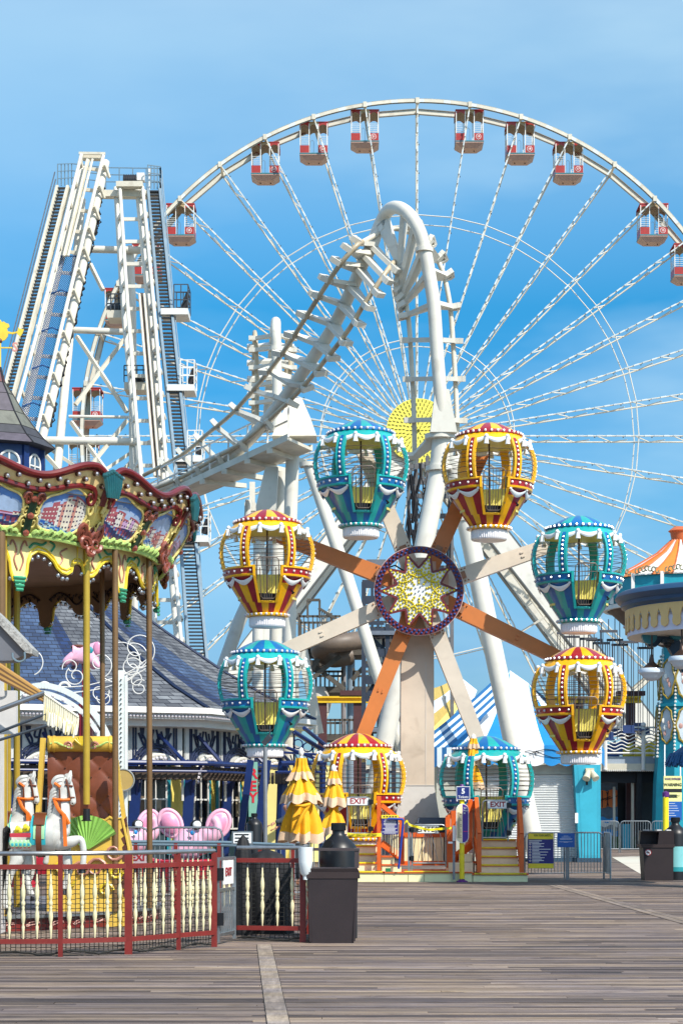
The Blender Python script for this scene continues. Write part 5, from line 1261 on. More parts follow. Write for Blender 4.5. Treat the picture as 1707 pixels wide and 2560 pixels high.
for i, (s0, s1) in enumerate(bays):
    b = MB(); m0, m1 = lerp(s0, s1, .2), lerp(s0, s1, .86); fpanel(b, m0, m1, 1.05, 3.0, 9.02)
    wn = b.build('window', gdark, shop, smooth=False)
    b = MB()
    for q in (0, .34, .67, 1): s = lerp(m0, m1, q); p = octpt(s, 9.03, 0); b.beam(p + ZA * 1.05, p + ZA * 3.0, .05 if q in (0, 1) else .035, .05)
    for z in (1.05, 1.95, 3.0): b.beam(octpt(m0, 9.03, z), octpt(m1, 9.03, z), .05, .05)
    b.build('window_frame', cleanw, wn, smooth=False)
    b = MB(); rr = random.Random(i)
    for q in range(4):
        s = lerp(m0, m1, rr.uniform(.1, .9)); fpanel(b, s, s + .03, 1.1 + rr.random() * .4, 1.6 + rr.random() * .6, 9.026, q % 3, .004)
    b.each('goods_on_display', [M('goods_grey', '#54565c', .7, .2), M('goods_tan', '#6b5a48', .7, .2), M('goods_cream', '#9a8f7a', .7, .2)], wn, smooth=False)
    b = MB(); fpanel(b, lerp(s0, s1, .87), lerp(s0, s1, .95), .3, 3.0, 9.03, 0); fpanel(b, lerp(s0, s1, .11), lerp(s0, s1, .19), .3, 3.0, 9.03, 0); b.each('shutter', tealw, shop, smooth=False)
    b = MB(); fpanel(b, lerp(s0, s1, .955), s1 + .03, .3, 3.0, 9.0, 0); fpanel(b, s0 - .01, lerp(s0, s1, .105), .3, 3.0, 9.0, 0); b.each('siding', yel, shop, smooth=False)
    # frieze with curling ornament
    b = MB(); fpanel(b, s0 - .01, s1 + .01, 3.05, 4.07, 9.34, 0)
    def F_(u, z, r=9.36): return octpt(lerp(s0, s1, u), r, z)
    for u in (.08, .13, .87, .92): b.beam(F_(u, 3.1), F_(u, 4.05), .05, .03, m=1)
    for sg in (1, -1):
        c = lambda u, z: F_(.5 + sg * (u - .5), z)
        for pts in ([c(.18, 3.9), c(.3, 3.5), c(.40, 3.45), c(.44, 3.8), c(.47, 4.0)], [c(.16, 3.3), c(.24, 3.25), c(.32, 3.6), c(.26, 3.85)], [c(.38, 3.95), c(.36, 3.75), c(.46, 3.7), c(.46, 3.5)]): b.tube(spline(pts, 4), .035, 5, m=1)
        b.add([c(.2, 4.05), c(.3, 4.05), c(.28, 3.75), c(.24, 3.7)], [(0, 1, 2, 3) if sg > 0 else (3, 2, 1, 0)], 1)
    for rr_ in (1.0, .86, .72): b.tube([F_(.5 + .42 * rr_ * math.cos(PI * k / 14), 2.95 + .62 * rr_ * math.sin(PI * k / 14), 9.365) for k in range(15)], .04, 5, m=1)
    b.build('frieze', [M('frieze_white', '#cfcec9', .55, .06), M('frieze_navy', '#1b2748', .5, .1)], shop, smooth=False)
    b = MB(); b.tube([F_(.5 + .44 * math.cos(PI * k / 16), 2.5 + .75 * math.sin(PI * k / 16), 9.6) for k in range(17)], .05, 6, m=0)
    for k in range(17): p = F_(.5 + .40 * math.cos(PI * k / 16), 2.46 + .70 * math.sin(PI * k / 16), 9.68); b.ball(p, .055, 6, 4, m=1)
    for sx_ in (.06, .94): b.tube([F_(sx_, 2.5, 9.6), F_(sx_, 1.9, 9.6)], .04, 6, m=0)
    b.build('arch_trim', [M('trim_white', '#dcd8cc', .5, .06), bulbw], shop)
    b = MB()
    for k in range(9):
        s = lerp(s0, s1, (k + .5) / 9); p = octpt(s, 10.1, 2.75); b.box(p, (.26, .06, .3)); b.ball(p - ZA * .15, .13, 6, 4, sc=(1, .3, .8))
    b.each('scalloped_valance', M('valance_brown', '#55483f', .7, .15), shop, smooth=False)
for s in (.28, .52, .76, .99, 1.34, 1.66, 1.97):
    b = MB(); o = octpt(s, 9.45, 0); o2 = octpt(s + .02, 9.55, 2.6); b.beam(o, o2, .30, .26); b.beam(o2, octpt(s, 9.45, 3.1), .26, .22)
    p3 = octpt(s, 10.25, 3.0); b.tube(spline([o2 - ZA * .7, octpt(s, 9.9, 2.6), p3], 5), .06, 6); b.build('arcade_column', M('arcade_blue', '#12295f', .4, .12), shop, ang=25)
b = MB()
for z, r_ in ((3.0, .075), (2.76, .04)):
    b.tube([octpt(.2, 10.3, z), octpt(1, 10.3, z), octpt(1.97, 10.3, z), octpt(2.15, 11.4, z)], r_, 8)
for s in (.4, .64, .88, 1.1, 1.5, 1.8): b.tube([octpt(s, 9.45, 3.85), octpt(s + .04, 10.3, 3.0)], .06, 6)
b.each('pergola_beam', M('arcade_blue', '#16357e'), shop)
# open blue canopy truss at the right end of the shop
tr = thing('canopy_truss', 'open dark blue metal canopy frame beside the shop roof', 'canopy', (GX(750, 60), 60, 0))
b = MB(); Y = 59
for (x0, y0), (x1, y1), r in (((700, 1908), (812, 1906), .08), ((690, 1930), (800, 1930), .05), ((712, 1815), (822, 1885), .07), ((760, 1820), (825, 1872), .06), ((700, 1862), (812, 1906), .05), ((712, 1815), (700, 1908), .05), ((690, 1880), (822, 1888), .04), ((735, 1832), (735, 1930), .03)):
    b.tube([W(x0, y0, Y), W(x1, y1, Y + 1.5)], r, 6)
for k in range(9): x = 700 + 13 * k; b.tube([W(x, 1890 - k, Y + .5), W(x + 14, 1930, Y + 1)], .02, 5)
for k in range(3): c = W(745 + 24 * k, 1860 + 8 * k, Y + 1.2); b.tube([c + Vector((.14 * math.cos(q * PI / 6), 0, .14 * math.sin(q * PI / 6))) for q in range(12)], .02, 4, closed=True)
b.build('truss_frame', M('arcade_blue', '#16357e'), tr)
b = MB(); b.tube([W(708, 1908, 60.5), W(700, 2160, 60.5)], .16, 8); b.tube([W(806, 1908, 61), W(806, 2160, 61)], .1, 8); b.beam(W(592, 2160, 58.6), W(627, 1900, 58.6), .2, .2); b.beam(W(636, 2160, 57.6), W(668, 1900, 57.6), .24, .24); b.each('post', M('arcade_blue', '#16357e'), tr)
b = MB()
for k in range(13): p = W(672 + 9.5 * k, 1932, 60.2); b.box(p - ZA * .15, (.10, .05, .3)); b.ball(p - ZA * .3, .055, 6, 4, sc=(1, .4, .8))
b.each('scalloped_valance', M('valance_brown', '#55483f'), tr, smooth=False)
# pale yellow annex behind with its sign strip
an = thing('yellow_annex', 'pale yellow rounded annex wall right of the shop windows', 'building', (GX(720, 64), 64, 0))
b = MB(); b.bx(GX(668, 62.5), GX(700, 62.5), 62.5, 66, 0, GZ(1925, 62.5), 0); b.lathe([(1.15, 0), (1.15, GZ(1915, 64))], 24, c=(GX(755, 64.5), 64.5, 0), m=0); b.bx(GX(700, 64), GX(790, 64), 64.2, 67, 0, GZ(1910, 64), 0)
b.build('wall', M('annex_yellow', '#f0df8c', .6, .06, 1), an, ang=30)
t = thing('letter_sign', 'narrow mint green vertical sign with red letters between blue columns', 'sign', W(632, 2060, 58.2)); Y = 59.2
p, q = W(622, 1905, Y), W(644, 2042, Y); b = MB(); b.bx(p.x, q.x, Y, Y + .1, q.z, p.z); s = b.build('board', M('sign_mint', '#7fb5a2', .5, .08), t, smooth=False)
for ch, y in (('R', 1935), ('E', 1966), ('Y', 1995)): text(ch, .42, W(633, y, Y - .01), M('letter_red', '#cf2a3a', .5, .05), s, bold=.03)
# ------------------------------------------------------------ carousel
CCx, CCy = -6.03, 28.0
car = thing('carousel', 'ornate yellow carousel with painted rounding boards and scalloped bulb lit valance', 'carousel', (CCx, CCy, 0))
cgold, cyel, cgreen, cpink, cteal, cred = M('crown_gold', '#ffdc9c', .4, .14, 5, bump=.2, bsc=14), M('crown_yellow', '#f7e07e', .42, .12, 5, bump=.2, bsc=18), M('crown_leaf_green', '#b9d87c', .45, .16, 6, bump=.3, bsc=22), M('crown_copper', '#8f4a38', .25, .45, 9, coat=.4), M('crown_shell_teal', '#125256', .3, .2, 8, coat=.4), M('crown_red', '#6e1a1c', .3, .15, 4, coat=.25)
cgr = M('crown_pilaster_green', '#2c4a34', .4, .15); chrome = M('chrome_bulb', '#c9ccd2', .08, .1, 8, metal=.85); cbr = M('ceiling_brown', '#8f7152', .6, .15, 3)
def zt(u): a = abs(u); return 5.68 + .20 * (1 - math.cos(PI * min(a / .76, 1))) / 2 - (.18 * ((a - .76) / .24) ** 2 if a > .76 else 0)
def zb(u): return 4.97 - .06 * u * u
def CP(th, t, o=0.0):
    u = ((th - 20) % 30) / 15 - 1; a = R(th); r = lerp(3.56, 4.02, t) + o * .95
    return Vector((CCx + r * math.sin(a), CCy - r * math.cos(a), lerp(zb(u), zt(u), t) - o * .25))
pics = [M('pic_%d' % i, c, .35, .16, 7) for i, c in enumerate(('#5f90d8', '#b4cdf0', '#f4ead8', '#d8988c', '#b86470', '#8a4660', '#44325a', '#2c3f70', '#94b8d0', '#3068c0', '#d8b0da', '#eeeae2'))]
for k in range(-2, 10):
    c0 = 20 + 30 * k                                             # crest angles c0 and c0 + 30, pilaster halfway
    b = MB(); b.grid(lambda x, t: CP(c0 + .001 + 29.998 * x, t), 30, 8, m=0); b.grid(lambda x, t: CP(c0 + .001 + 29.998 * x, t, -.05), 30, 4, m=1, flip=True)
    bd = b.build('rounding_board', [cyel, cbr], car, ang=60)
    UA = lambda u: c0 + 15 * (u + 1)
    b = MB(); us = [lerp(-.985, .985, i / 40) for i in range(41)]
    tl = lambda u: .74 + .02 * math.cos(PI * u)
    b.tube([CP(UA(u), 1.0, .03) for u in us], .042, 8); b.tube([CP(UA(u), .945, .03) for u in us], .018, 6)
    for sg in (-1, 1):
        pts = [CP(UA(sg * u), tl(u), .035) for u in [i * .82 / 16 for i in range(17)]]
        for q in range(14): a = q * .62; s_ = .075 * (1 - q / 16); pts.append(CP(UA(sg * (.82 + .0 + s_ * 1.0 * math.sin(a))), tl(.82) - .12 + s_ * 1.6 * math.cos(a), .05))
        b.tube(pts, [.036] * 17 + [.034 * (1 - q / 22) for q in range(14)], 7)
        b.tube([CP(UA(sg * .985), lerp(.62, 1.0, q / 5), .035) for q in range(6)], .034, 6)
    b.build('red_moulding', cred, bd)
    b = MB(); b.grid(lambda x, t: CP(UA(lerp(-.97, .97, x)), lerp(tl(lerp(-.97, .97, x)), .96, t), .012), 28, 2, m=0); b.build('bulb_band', cgold, bd)
    b = MB()
    for i in range(15):
        u = lerp(-.92, .92, i / 14); p = CP(UA(u), .90 if i % 2 else .82, .03); p2 = CP(UA(u), .90 if i % 2 else .82, .075); b.tube([p, p2], [.036, .03], 8, m=1); b.ball(p2, .03, 7, 4, m=0)
    b.build('bulb_border', [chrome, M('bulb_socket', '#4a2f22', .5, .2)], bd)
    for sg in (-1, 1):
        seed = random.Random(k * 7 + sg + 40); style = (k * 2 + (sg > 0)) % 4
        hts = []; h = .55
        while len(hts) < 30:
            h = min(.86, max(.42, h + seed.uniform(-.16, .16))); w_ = seed.choice((2, 3, 4, 5)); c_ = seed.choice((2, 3, 4, 5, 11, 10, 9) if style % 2 == 0 else (2, 11, 2, 3, 4)); hts += [(h, c_)] * w_
        def half(x): return (1 - abs(x) ** 5) ** .45 * (.93 + .07 * math.cos(PI * x))
        def pp(x, v, o=.02):
            x = max(-.999, min(.999, x)); t = .385 + (v - .5) * 2 * .305 * half(x) * (1 + .07 * math.sin(5 * x)); return CP(UA(sg * (.475 + .375 * x)), t, o)
        def pm(i, j):
            v = (j + .5) / 26; hh, cc = hts[i % 30]; wl = .34 - (.012 * i if style % 2 else 0) + (.05 if i > 22 else 0)
            if v > hh: return 0 if v + .01 * ((i * 7) % 5) > .82 else 1
            if v > hh - .04: return 4
            if v > wl: return cc if not (i % 2 and j % 3 == 1) else (6 if cc in (2, 11, 3, 10) else 11)
            q_ = (int(i * .7) * 13 + int(j * .8) * 29 + k * 5) % 11
            return (7, 6, 7, 5, 6, 9, 7, 4, 6, 8, 5)[q_] if style % 2 == 0 else (8, 9, 7, 8, 11, 9, 8, 6, 8, 1, 9)[q_]
        b = MB(); b.grid(lambda x, v: pp(2 * x - 1, v), 30, 26, pm, flip=(sg < 0)); b.build('painted_panel', pics, bd, ang=60)
        b = MB(); fr = [pp(-1 + 2 * i / 24, 1, .03) for i in range(25)] + [pp(1 - 2 * i / 24, 0, .03) for i in range(25)]; b.tube(fr, .017, 6, closed=True, m=0)
        def spir(u0, t0, sz, d, m, r=.016, turns=1.5):
            n = 16; b.tube([CP(UA(sg * (u0 + sz * (1 - q / n * .8) * math.cos(d * q / n * turns * 2 * PI))), t0 + sz * 2.0 * (1 - q / n * .8) * math.sin(d * q / n * turns * 2 * PI), .04) for q in range(n + 1)], [r * (1 - .5 * q / n) for q in range(n + 1)], 6, m=m)
        spir(.08, .60, .055, 1, 1, .03); spir(.07, .42, .05, -1, 0); spir(.07, .22, .06, 1, 0); spir(.88, .48, .06, 1, 0, .026); spir(.90, .28, .05, -1, 0); spir(.93, .60, .04, 1, 0); spir(.85, .15, .07, 1, 1, .04); spir(.95, .13, .06, -1, 1, .05)
        b.build('scroll_trim', [M('trim_pale_gold', '#ead684', .3, .15, 8, coat=.3), cpink], bd)
        b = MB()
        for q in range(9): u0 = .1 + .075 * q; b.tube(spline([CP(UA(sg * u0), .02, .02), CP(UA(sg * (u0 + .05)), .09 + .03 * (q % 2), .045), CP(UA(sg * (u0 + .11)), .05, .03)], 3), [.02, .026, .03, .028, .024, .018, .012][:7], 6)
        b.tube([CP(UA(sg * u), .01, .02) for u in [i / 12 for i in range(13)]], .03, 6); b.build('leaf_trim', cgreen, bd)
    b = MB(); b.beam(CP(UA(0), .04, .03), CP(UA(0), .68, .03), .10, .05, CP(UA(0), .5, .5) - CP(UA(0), .5, 0), m=0)
    for t in (.05, .33, .6): b.ball(CP(UA(0), t, .05), .05, 6, 4, m=1)
    b.build('pilaster', [cgr, cpink], bd)
    b = MB(); o = CP(c0, .93, .11)                                # shell on the crest, scroll cluster below it
    for q in range(7):
        a = (q - 3) * .28; tn = Vector((math.cos(R(c0)), math.sin(R(c0)), 0)); b.tube([o + tn * .4 * a * .25 - ZA * .14, o + tn * a * .13 + ZA * .03, o + tn * a * .15 + ZA * (.17 - .02 * abs(q - 3))], [.02, .042, .034], 6); b.ball(o + tn * a * .16 + ZA * (.19 - .02 * abs(q - 3)), .044, 6, 4)
    b.build('crest_shell', cteal, bd)
    b = MB(); o = CP(c0, .08, .08)
    for (sx2, sz2, r2, d2) in ((-.09, -.02, .10, 1), (.09, -.02, .10, -1), (0, .10, .09, 1), (-.07, .16, .06, -1), (.07, .19, .06, 1), (0, -.10, .07, -1)):
        b.tube([o + tn * (sx2 + r2 * (1 - q / 16) * math.cos(d2 * q * .62)) + ZA * (sz2 + r2 * (1 - q / 16) * math.sin(d2 * q * .62)) for q in range(14)], [.036 * (1 - q / 20) for q in range(14)], 6)
    b.build('copper_ornament', cpink, bd)
# valance with arches, lobes and pendants
vz = [(0, 4.37), (.09, 4.40), (.125, 4.50), (.14, 4.62), (.19, 4.73), (.30, 4.79), (.44, 4.76), (.56, 4.68), (.62, 4.60), (.70, 4.545), (.80, 4.53), (.88, 4.57), (.91, 4.66), (.96, 4.69), (1, 4.69)]
def vb(u):
    a = abs(u)
    for (p, z), (q, z2) in zip(vz, vz[1:]):
        if p <= a <= q: return lerp(z, z2, (a - p) / (q - p))
def VP(th, z, r): a = R(th); return Vector((CCx + r * math.sin(a), CCy - r * math.cos(a), z))
for k in range(-2, 10):
    c0 = 20 + 30 * k; b = MB(); us = sorted(set([-x for x, _ in vz] + [x for x, _ in vz] + [-.2, .2, -.37, .37, -.5, .5])); th = [c0 + 15 * (u + 1) for u in us]
    for r, m, fl in ((3.43, 0, 0), (3.39, 1, 1)):
        o = len(b.v)
        for u, t in zip(us, th): b.v += [VP(t, vb(u), r), VP(t, vb(u) * .5 + 2.5, r), VP(t, 5.0, r)]
        for i in range(len(us) - 1):
            for j in range(2): q = [o + i * 3 + j, o + i * 3 + 3 + j, o + i * 3 + 4 + j, o + i * 3 + 1 + j]; b.f.append(q[::-1] if fl else q); b.m.append(m)
    va = b.build('valance', [M('valance_yellow', '#f2e09a', .45, .12, 4), cbr], car, ang=60)
    b = MB(); b.tube([VP(t, vb(u) + .02, 3.44) for u, t in zip(us, th)], .02, 6, m=0); b.tube([VP(t, vb(u) + .075, 3.438) for u, t in zip(us, th)], .012, 5, m=0)
    b.ball(VP(c0 + 15, 4.36, 3.43), .05, 10, 6, m=1, sc=(1, .8, .8))
    for q in range(4): b.tube([VP(c0 + 15 + d, 4.45 - .05 * q, 3.46) for d in (-1.4 + .2 * q, 0, 1.4 - .2 * q)], .022, 5, m=1)
    for sg in (-1, 1):
        A = lambda u: c0 + 15 * (sg * u + 1)
        b.tube(spline([VP(A(.02), 4.55, 3.44), VP(A(.07), 4.68, 3.44), VP(A(.03), 4.80, 3.44), VP(A(.09), 4.92, 3.44), VP(A(.13), 4.86, 3.44)], 4), .012, 5, m=2)
        b.tube(spline([VP(A(.66), 4.66, 3.44), VP(A(.72), 4.74, 3.44), VP(A(.68), 4.82, 3.44), VP(A(.80), 4.88, 3.44)], 4), .012, 5, m=2)
        b.tube(spline([VP(A(.16), 4.84, 3.44), VP(A(.24), 4.90, 3.44), VP(A(.36), 4.89, 3.44), VP(A(.44), 4.93, 3.44)], 4), .016, 5, m=1); b.tube(spline([VP(A(.52), 4.82, 3.44), VP(A(.58), 4.90, 3.44), VP(A(.50), 4.94, 3.44)], 4), .015, 5, m=1)
    b.tube([VP(c0, 4.70, 3.435), VP(c0, 5.0, 3.435)], .012, 5, m=0)
    b.build('valance_trim', [M('trim_yellow', '#e8c932', .35, .1, coat=.3), M('pendant_green', '#3f9d79', .4, .2, 8), M('trim_rose', '#b77f6c', .4, .2, 8)], va)
    b = MB()
    for u in (-.52, -.42, -.32, -.22, -.12, .12, .22, .32, .42, .52, -.66, -.74, -.82, -.90, .66, .74, .82, .90): b.ball(VP(c0 + 15 * (u + 1), vb(u) - .045, 3.41), .031, 8, 5)
    b.build('bulb_border', chrome, va)
    b = MB()
    for sg in (-1, 1):
        A = lambda u: c0 + 15 * (sg * u + 1)
        b.tube(spline([VP(A(.1), 4.80, 3.375), VP(A(.3), 4.90, 3.375), VP(A(.5), 4.84, 3.375), VP(A(.7), 4.70, 3.375), VP(A(.9), 4.80, 3.375)], 4), .014, 5)
        for q in range(10): u = .12 + .08 * q; b.tube([VP(A(u), 4.82, 3.37), VP(A(u + .02), 4.87 if q % 2 else 4.77, 3.37), VP(A(u + .04), 4.85, 3.37)], .012, 4)
    b.build('vine_trim', M('vine_dark', '#2a1a16', .6, .1), va)
b = MB(); b.lathe([(0, 5.0), (3.56, 5.0)], 48, c=(CCx, CCy, 0), m=0); b.lathe([(3.93, 5.50), (2.6, 5.55), (0, 5.65)], 24, c=(CCx, CCy, 0), m=1); b.build('ceiling', [cbr, M('canvas_cream', '#c9b98e', .8, .1)], car)
b = MB(); b.lathe([(.9, .2), (.9, 5.0)], 12, c=(CCx, CCy, 0)); b.build('centre_drum', M('drum_red', '#7a3a30', .5, .2), car)
b = MB(); b.lathe([(0, .20), (3.5, .20)], 72, c=(CCx, CCy, 0), m=0); b.lathe([(3.5, .20), (3.53, .20), (3.53, .165), (3.5, .16)], 72, c=(CCx, CCy, 0), m=1); b.lathe([(3.46, .165), (3.46, -.0)], 72, c=(CCx, CCy, 0), m=2)
for k in range(20):
    a = R(-10 + 6 * k); b.tube([Vector((CCx + 3.47 * math.sin(a + .03 * math.cos(q)), CCy - 3.47 * math.cos(a + .03 * math.cos(q)), .085 + .045 * math.sin(q * 1.3) * (1 - q / 12))) for q in range(10)], .008, 4, m=3)
b.build('deck', [M('deck_grey', '#77757a', .7, .15), steel, M('deck_red', '#72241f', .4, .2, 4, stain=.1), M('skirt_pink', '#c79a90', .4, .2, 8)], car)
polem, poley = M('pole_brown', '#8a6a48', .35, .15, 2, metal=.4), M('pole_brass', '#c9a63e', .3, .12, 2, metal=.4)
for px, Y, r, m, zz in ((217, 25.9, .045, poley, 1.60), (290, 26.2, .04, polem, .2), (258, 27.9, .036, polem, .2), (375, 27.2, .04, polem, .2), (43, 27.4, .045, poley, .2), (9, 25.0, .05, poley, .2), (3, 24.9, .06, polem, 3.2), (22, 26.8, .035, poley, .2)):
    b = MB(); b.tube([(GX(px, Y), Y, zz), (GX(px - (2 if px > 250 else 0), Y), Y, 5.0)], r, 10); b.build('pole', m, car)

# ------------------------------------------------------------ carousel horses and the chariot
hw_ = M('horse_grey_white', '#d2d2cd', .35, .14, 6, coat=.3); mane = M('mane_grey', '#b8bab8', .45, .2, 12); hair = M('tail_black', '#16161a', .6, .25, 20, bump=.5)
leath, strap, tq_, mint = M('saddle_leather', '#6b3a22', .35, .2, 6, coat=.3), M('strap_orange', '#e0701f', .4, .12, 6), M('blanket_turquoise', '#2ea7b4', .4, .1), M('blanket_mint', '#9fd0a0', .4, .1)
def make_horse(label):
    t = thing('carousel_horse', label, 'carousel horse', (0, 0, 0), 'white carousel horses'); Y = 24.9; k = Y / F
    def q(x, y, d=0.0): return Vector(((x - 95) * k, d, GZ(y, Y)))
    V = [q(92, 2090), q(48, 2090), q(26, 2095), q(138, 2088), q(154, 2062), q(154, 2025), q(154, 1988), q(160, 1952), q(172, 1962), q(181, 1996), q(185, 2014),
         q(150, 2112, -.08), q(176, 2106, -.09), q(207, 2096, -.09), q(213, 2130, -.09), q(211, 2158, -.09), q(208, 2172, -.09),
         q(150, 2112, .08), q(165, 2150, .09), q(170, 2185, .09), q(160, 2215, .09), q(158, 2226, .09),
         q(42, 2120, -.08), q(50, 2145, -.09), q(30, 2180, -.09), q(20, 2225, -.09), q(18, 2262, -.09), q(24, 2272, -.09),
         q(48, 2120, .08), q(66, 2150, .09), q(62, 2190, .09), q(74, 2232, .09), q(80, 2242, .09), q(166, 1940, -.035), q(170, 1934, .035)]
    E = [(0, 1), (1, 2), (0, 3), (3, 4), (4, 5), (5, 6), (6, 7), (7, 8), (8, 9), (9, 10), (3, 11), (11, 12), (12, 13), (13, 14), (14, 15), (15, 16), (3, 17), (17, 18), (18, 19), (19, 20), (20, 21), (1, 22), (22, 23), (23, 24), (24, 25), (25, 26), (26, 27), (1, 28), (28, 29), (29, 30), (30, 31), (31, 32), (7, 33), (7, 34)]
    Rr = [.235, .265, .17, .235, .185, .125, .105, .082, .072, .05, .044, .10, .085, .055, .04, .038, .045, .10, .08, .05, .036, .042, .12, .10, .055, .042, .04, .046, .12, .10, .055, .04, .046, .02, .02]
    skin('body', V, E, Rr, hw_, t)
    b = MB()
    for p, d in ((208, -.09), (158, .09), (22, -.09), (80, .09)): pass
    for x, y, d in ((207, 2178, -.09), (157, 2232, .09), (25, 2278, -.09), (82, 2248, .09)): b.tube([q(x, y - 6, d), q(x + 1, y + 5, d)], [.040, .05], 10)
    b.each('hoof', M('hoof_black', '#17151a', .35, .1), t)
    b = MB(); b.tube(spline([q(24, 2070), q(10, 2090), q(4, 2140), q(6, 2190), q(14, 2225)], 5), [.05] * 3 + [.075] * 10 + [.06] * 6 + [.03] * 2, 9)
    for j in range(6): b.tube(spline([q(20 - j, 2075, -.05 + .02 * j), q(4 + j, 2120, -.07 + .025 * j), q(10 + 2 * j, 2215 + 4 * (j % 3), -.06 + .02 * j)], 5), .022, 5)
    b.build('tail', hair, t)
    b = MB(); rr = random.Random(2)
    for j in range(13):
        y = 1942 + 9.0 * j; x = 150 - (3.2 * abs(j - 2) if j < 3 else 10 + 1.2 * (j - 3)); b.tube(spline([q(x + 16, y, -.01), q(x, y + 3, -.05), q(x - 9, y + 14, -.055), q(x - 6, y + 24, -.05)], 4), [.03, .034, .036, .036, .034, .032, .03, .028, .026, .022, .018, .012, .008], 6)
    b.tube(spline([q(168, 1938, -.02), q(176, 1946, -.05), q(176, 1960, -.06)], 4), [.03] * 5 + [.025] * 3 + [.01], 6); b.build('mane', mane, t)
    b = MB()
    for d in (-.05, .05): b.tube([q(170, 1950, d), q(176, 1938, d * 1.1), q(178, 1926, d)], [.026, .024, .004], 6)
    b.each('ear', hw_, t)
    def band(b, x0, x1, r0, r1, a0, a1, zc=0.0, m=0, n=18, yc=2090):
        c0, c1 = q(x0, yc), q(x1, yc)
        b.grid(lambda u, v: c0.lerp(c1, v) + Vector((0, -math.sin(lerp(a0, a1, u)) * lerp(r0, r1, v), math.cos(lerp(a0, a1, u)) * lerp(r0, r1, v) + zc)), n, 4, m=m)
    b = MB(); band(b, 84, 122, .262, .258, -2.0, 2.0); b.build('saddle_blanket', tq_, t); b = MB(); band(b, 92, 120, .27, .266, -1.7, 1.7); b.build('saddle_cloth', mint, t)
    b = MB(); band(b, 98, 112, .276, .272, -2.9, 2.9, m=0); band(b, 92, 120, .282, .278, -1.1, 1.1, .015, 0); b.ball(q(88, 2048), .07, 10, 6, m=0, sc=(.6, 1.2, 1)); b.tube([q(96, 2046), q(112, 2050), q(124, 2042)], [.09, .07, .05], 8, m=0); b.build('saddle', leath, t)
    b = MB(); band(b, 34, 86, .248, .262, 1.42, 1.62); b.build('rump_strap', M('strap_crimson', '#b03040', .4, .1), t)
    b = MB()
    for (x, y) in ((52, 2062), (72, 2058)):
        for (dx, dy) in ((0, 0), (6, 6), (-3, 8)): b.ball(q(x + dx, y + dy + 8, -.225 + .004 * dy), .035, 7, 4, sc=(1, .4, 1))
    for j in range(5):
        for r_, m_ in ((.040, 1), (.022, 2)): b.ball(q(40 + 10 * j, 2108 + (2 if m_ == 2 else 0), -.232 - .006 * m_), r_, 8, 5, m=m_, sc=(1, .3, 1.2))
        b.ball(q(40 + 10 * j, 2118, -.225), .014, 6, 4, m=3)
    b.build('flower_ornament', [M('flower_yellow', '#eedb3a', .4, .1), mint, tq_, M('strap_crimson', '#b03040')], t)
    b = MB(); b.tube(spline([q(136, 1998, -.09), q(158, 2000, -.12), q(176, 1999, -.07)], 4), .02, 5); b.tube(spline([q(140, 2000, -.09), q(150, 2022, -.14), q(166, 2040, -.14), q(176, 2060, -.12)], 4), .025, 6)
    b.beam(q(166, 2035, -.185), q(170, 2115, -.20), .045, .012, (0, 1, 0)); b.tube([q(140, 1958, -.08), q(154, 1968, -.10)], .02, 6); b.build('breast_strap', strap, t)
    b = MB()
    for pts in ([q(168, 1948, -.085), q(174, 1972, -.08), q(178, 2002, -.06)], [q(166, 1962, -.09), q(184, 1966, -.05)], [q(172, 1994, -.07), q(188, 1994, -.03)], [q(152, 1972, -.10), q(156, 2040, -.13)]): b.tube(spline(pts, 4), .012, 5)
    b.build('bridle', leath, t)
    b = MB(); b.ball(q(171, 1965, -.062), .017, 8, 5); b.ball(q(183, 2008, -.036), .008, 6, 4); b.tube([q(180, 2016, -.04), q(188, 2014, -.03)], .005, 4); b.build('eye', black, t)
    return t
h1 = make_horse('white carousel horse with turquoise blanket and raised front leg before the chariot'); h1.location = (GX(95, 24.9), 24.9, 0)
h2_ = copy_tree(h1); h2_['label'] = 'white carousel horse cut off by the left edge, behind the horse with raised leg'; h2_.location = (GX(95, 24.9) - .62, 26.0, .02)
ch = thing('carousel_chariot', 'yellow carousel chariot with tufted brown back and green fan relief', 'carousel chariot', (GX(215, 26.4), 26.4, .2)); Yc2 = 26.5
tuft = M('tufted_leather', '#7a4430', .4, .16, 4); cy = M('chariot_yellow', '#dfb94e', .42, .12, 3, coat=.2, stain=.12)
b = MB(); x0, x1 = GX(112, Yc2), GX(288, Yc2); z0, z1 = GZ(2060, Yc2), GZ(1872, Yc2)
def tf(u, v):
    x = u * 4; y = v * 4; d = .03 * (abs(math.sin(PI * (x + y) / 2)) * abs(math.sin(PI * (x - y) / 2))) ** .5; return (lerp(x0, x1, u), Yc2 + .3 - d, lerp(z0, z1, v))
b.grid(tf, 48, 48); b.bx(x0, x1, Yc2 + .31, Yc2 + .42, z0, z1); b.build('back_cushion', tuft, ch, ang=80)
b = MB()
for i in range(5):
    for j in range(5):
        for o_ in (0, .5):
            u, v = (i + o_) / 4, (j + o_) / 4
            if u < 1 and v < 1: b.ball((lerp(x0, x1, u), Yc2 + .295, lerp(z0, z1, v)), .014, 6, 4)
b.build('stud_pattern', M('tuft_button', '#4c2a20', .4, .1), ch)
b = MB(); zc = GZ(1858, Yc2); b.tube([(x0 + .02, Yc2 + .28, zc), (x1 - .02, Yc2 + .28, zc)], .105, 20, m=0)
for x in (x0 + .02, x0 + .09, x1 - .09, x1 - .02): b.tube([(x - .012, Yc2 + .28, zc), (x + .012, Yc2 + .28, zc)], .115, 20, m=0)
xm = (x0 + x1) / 2
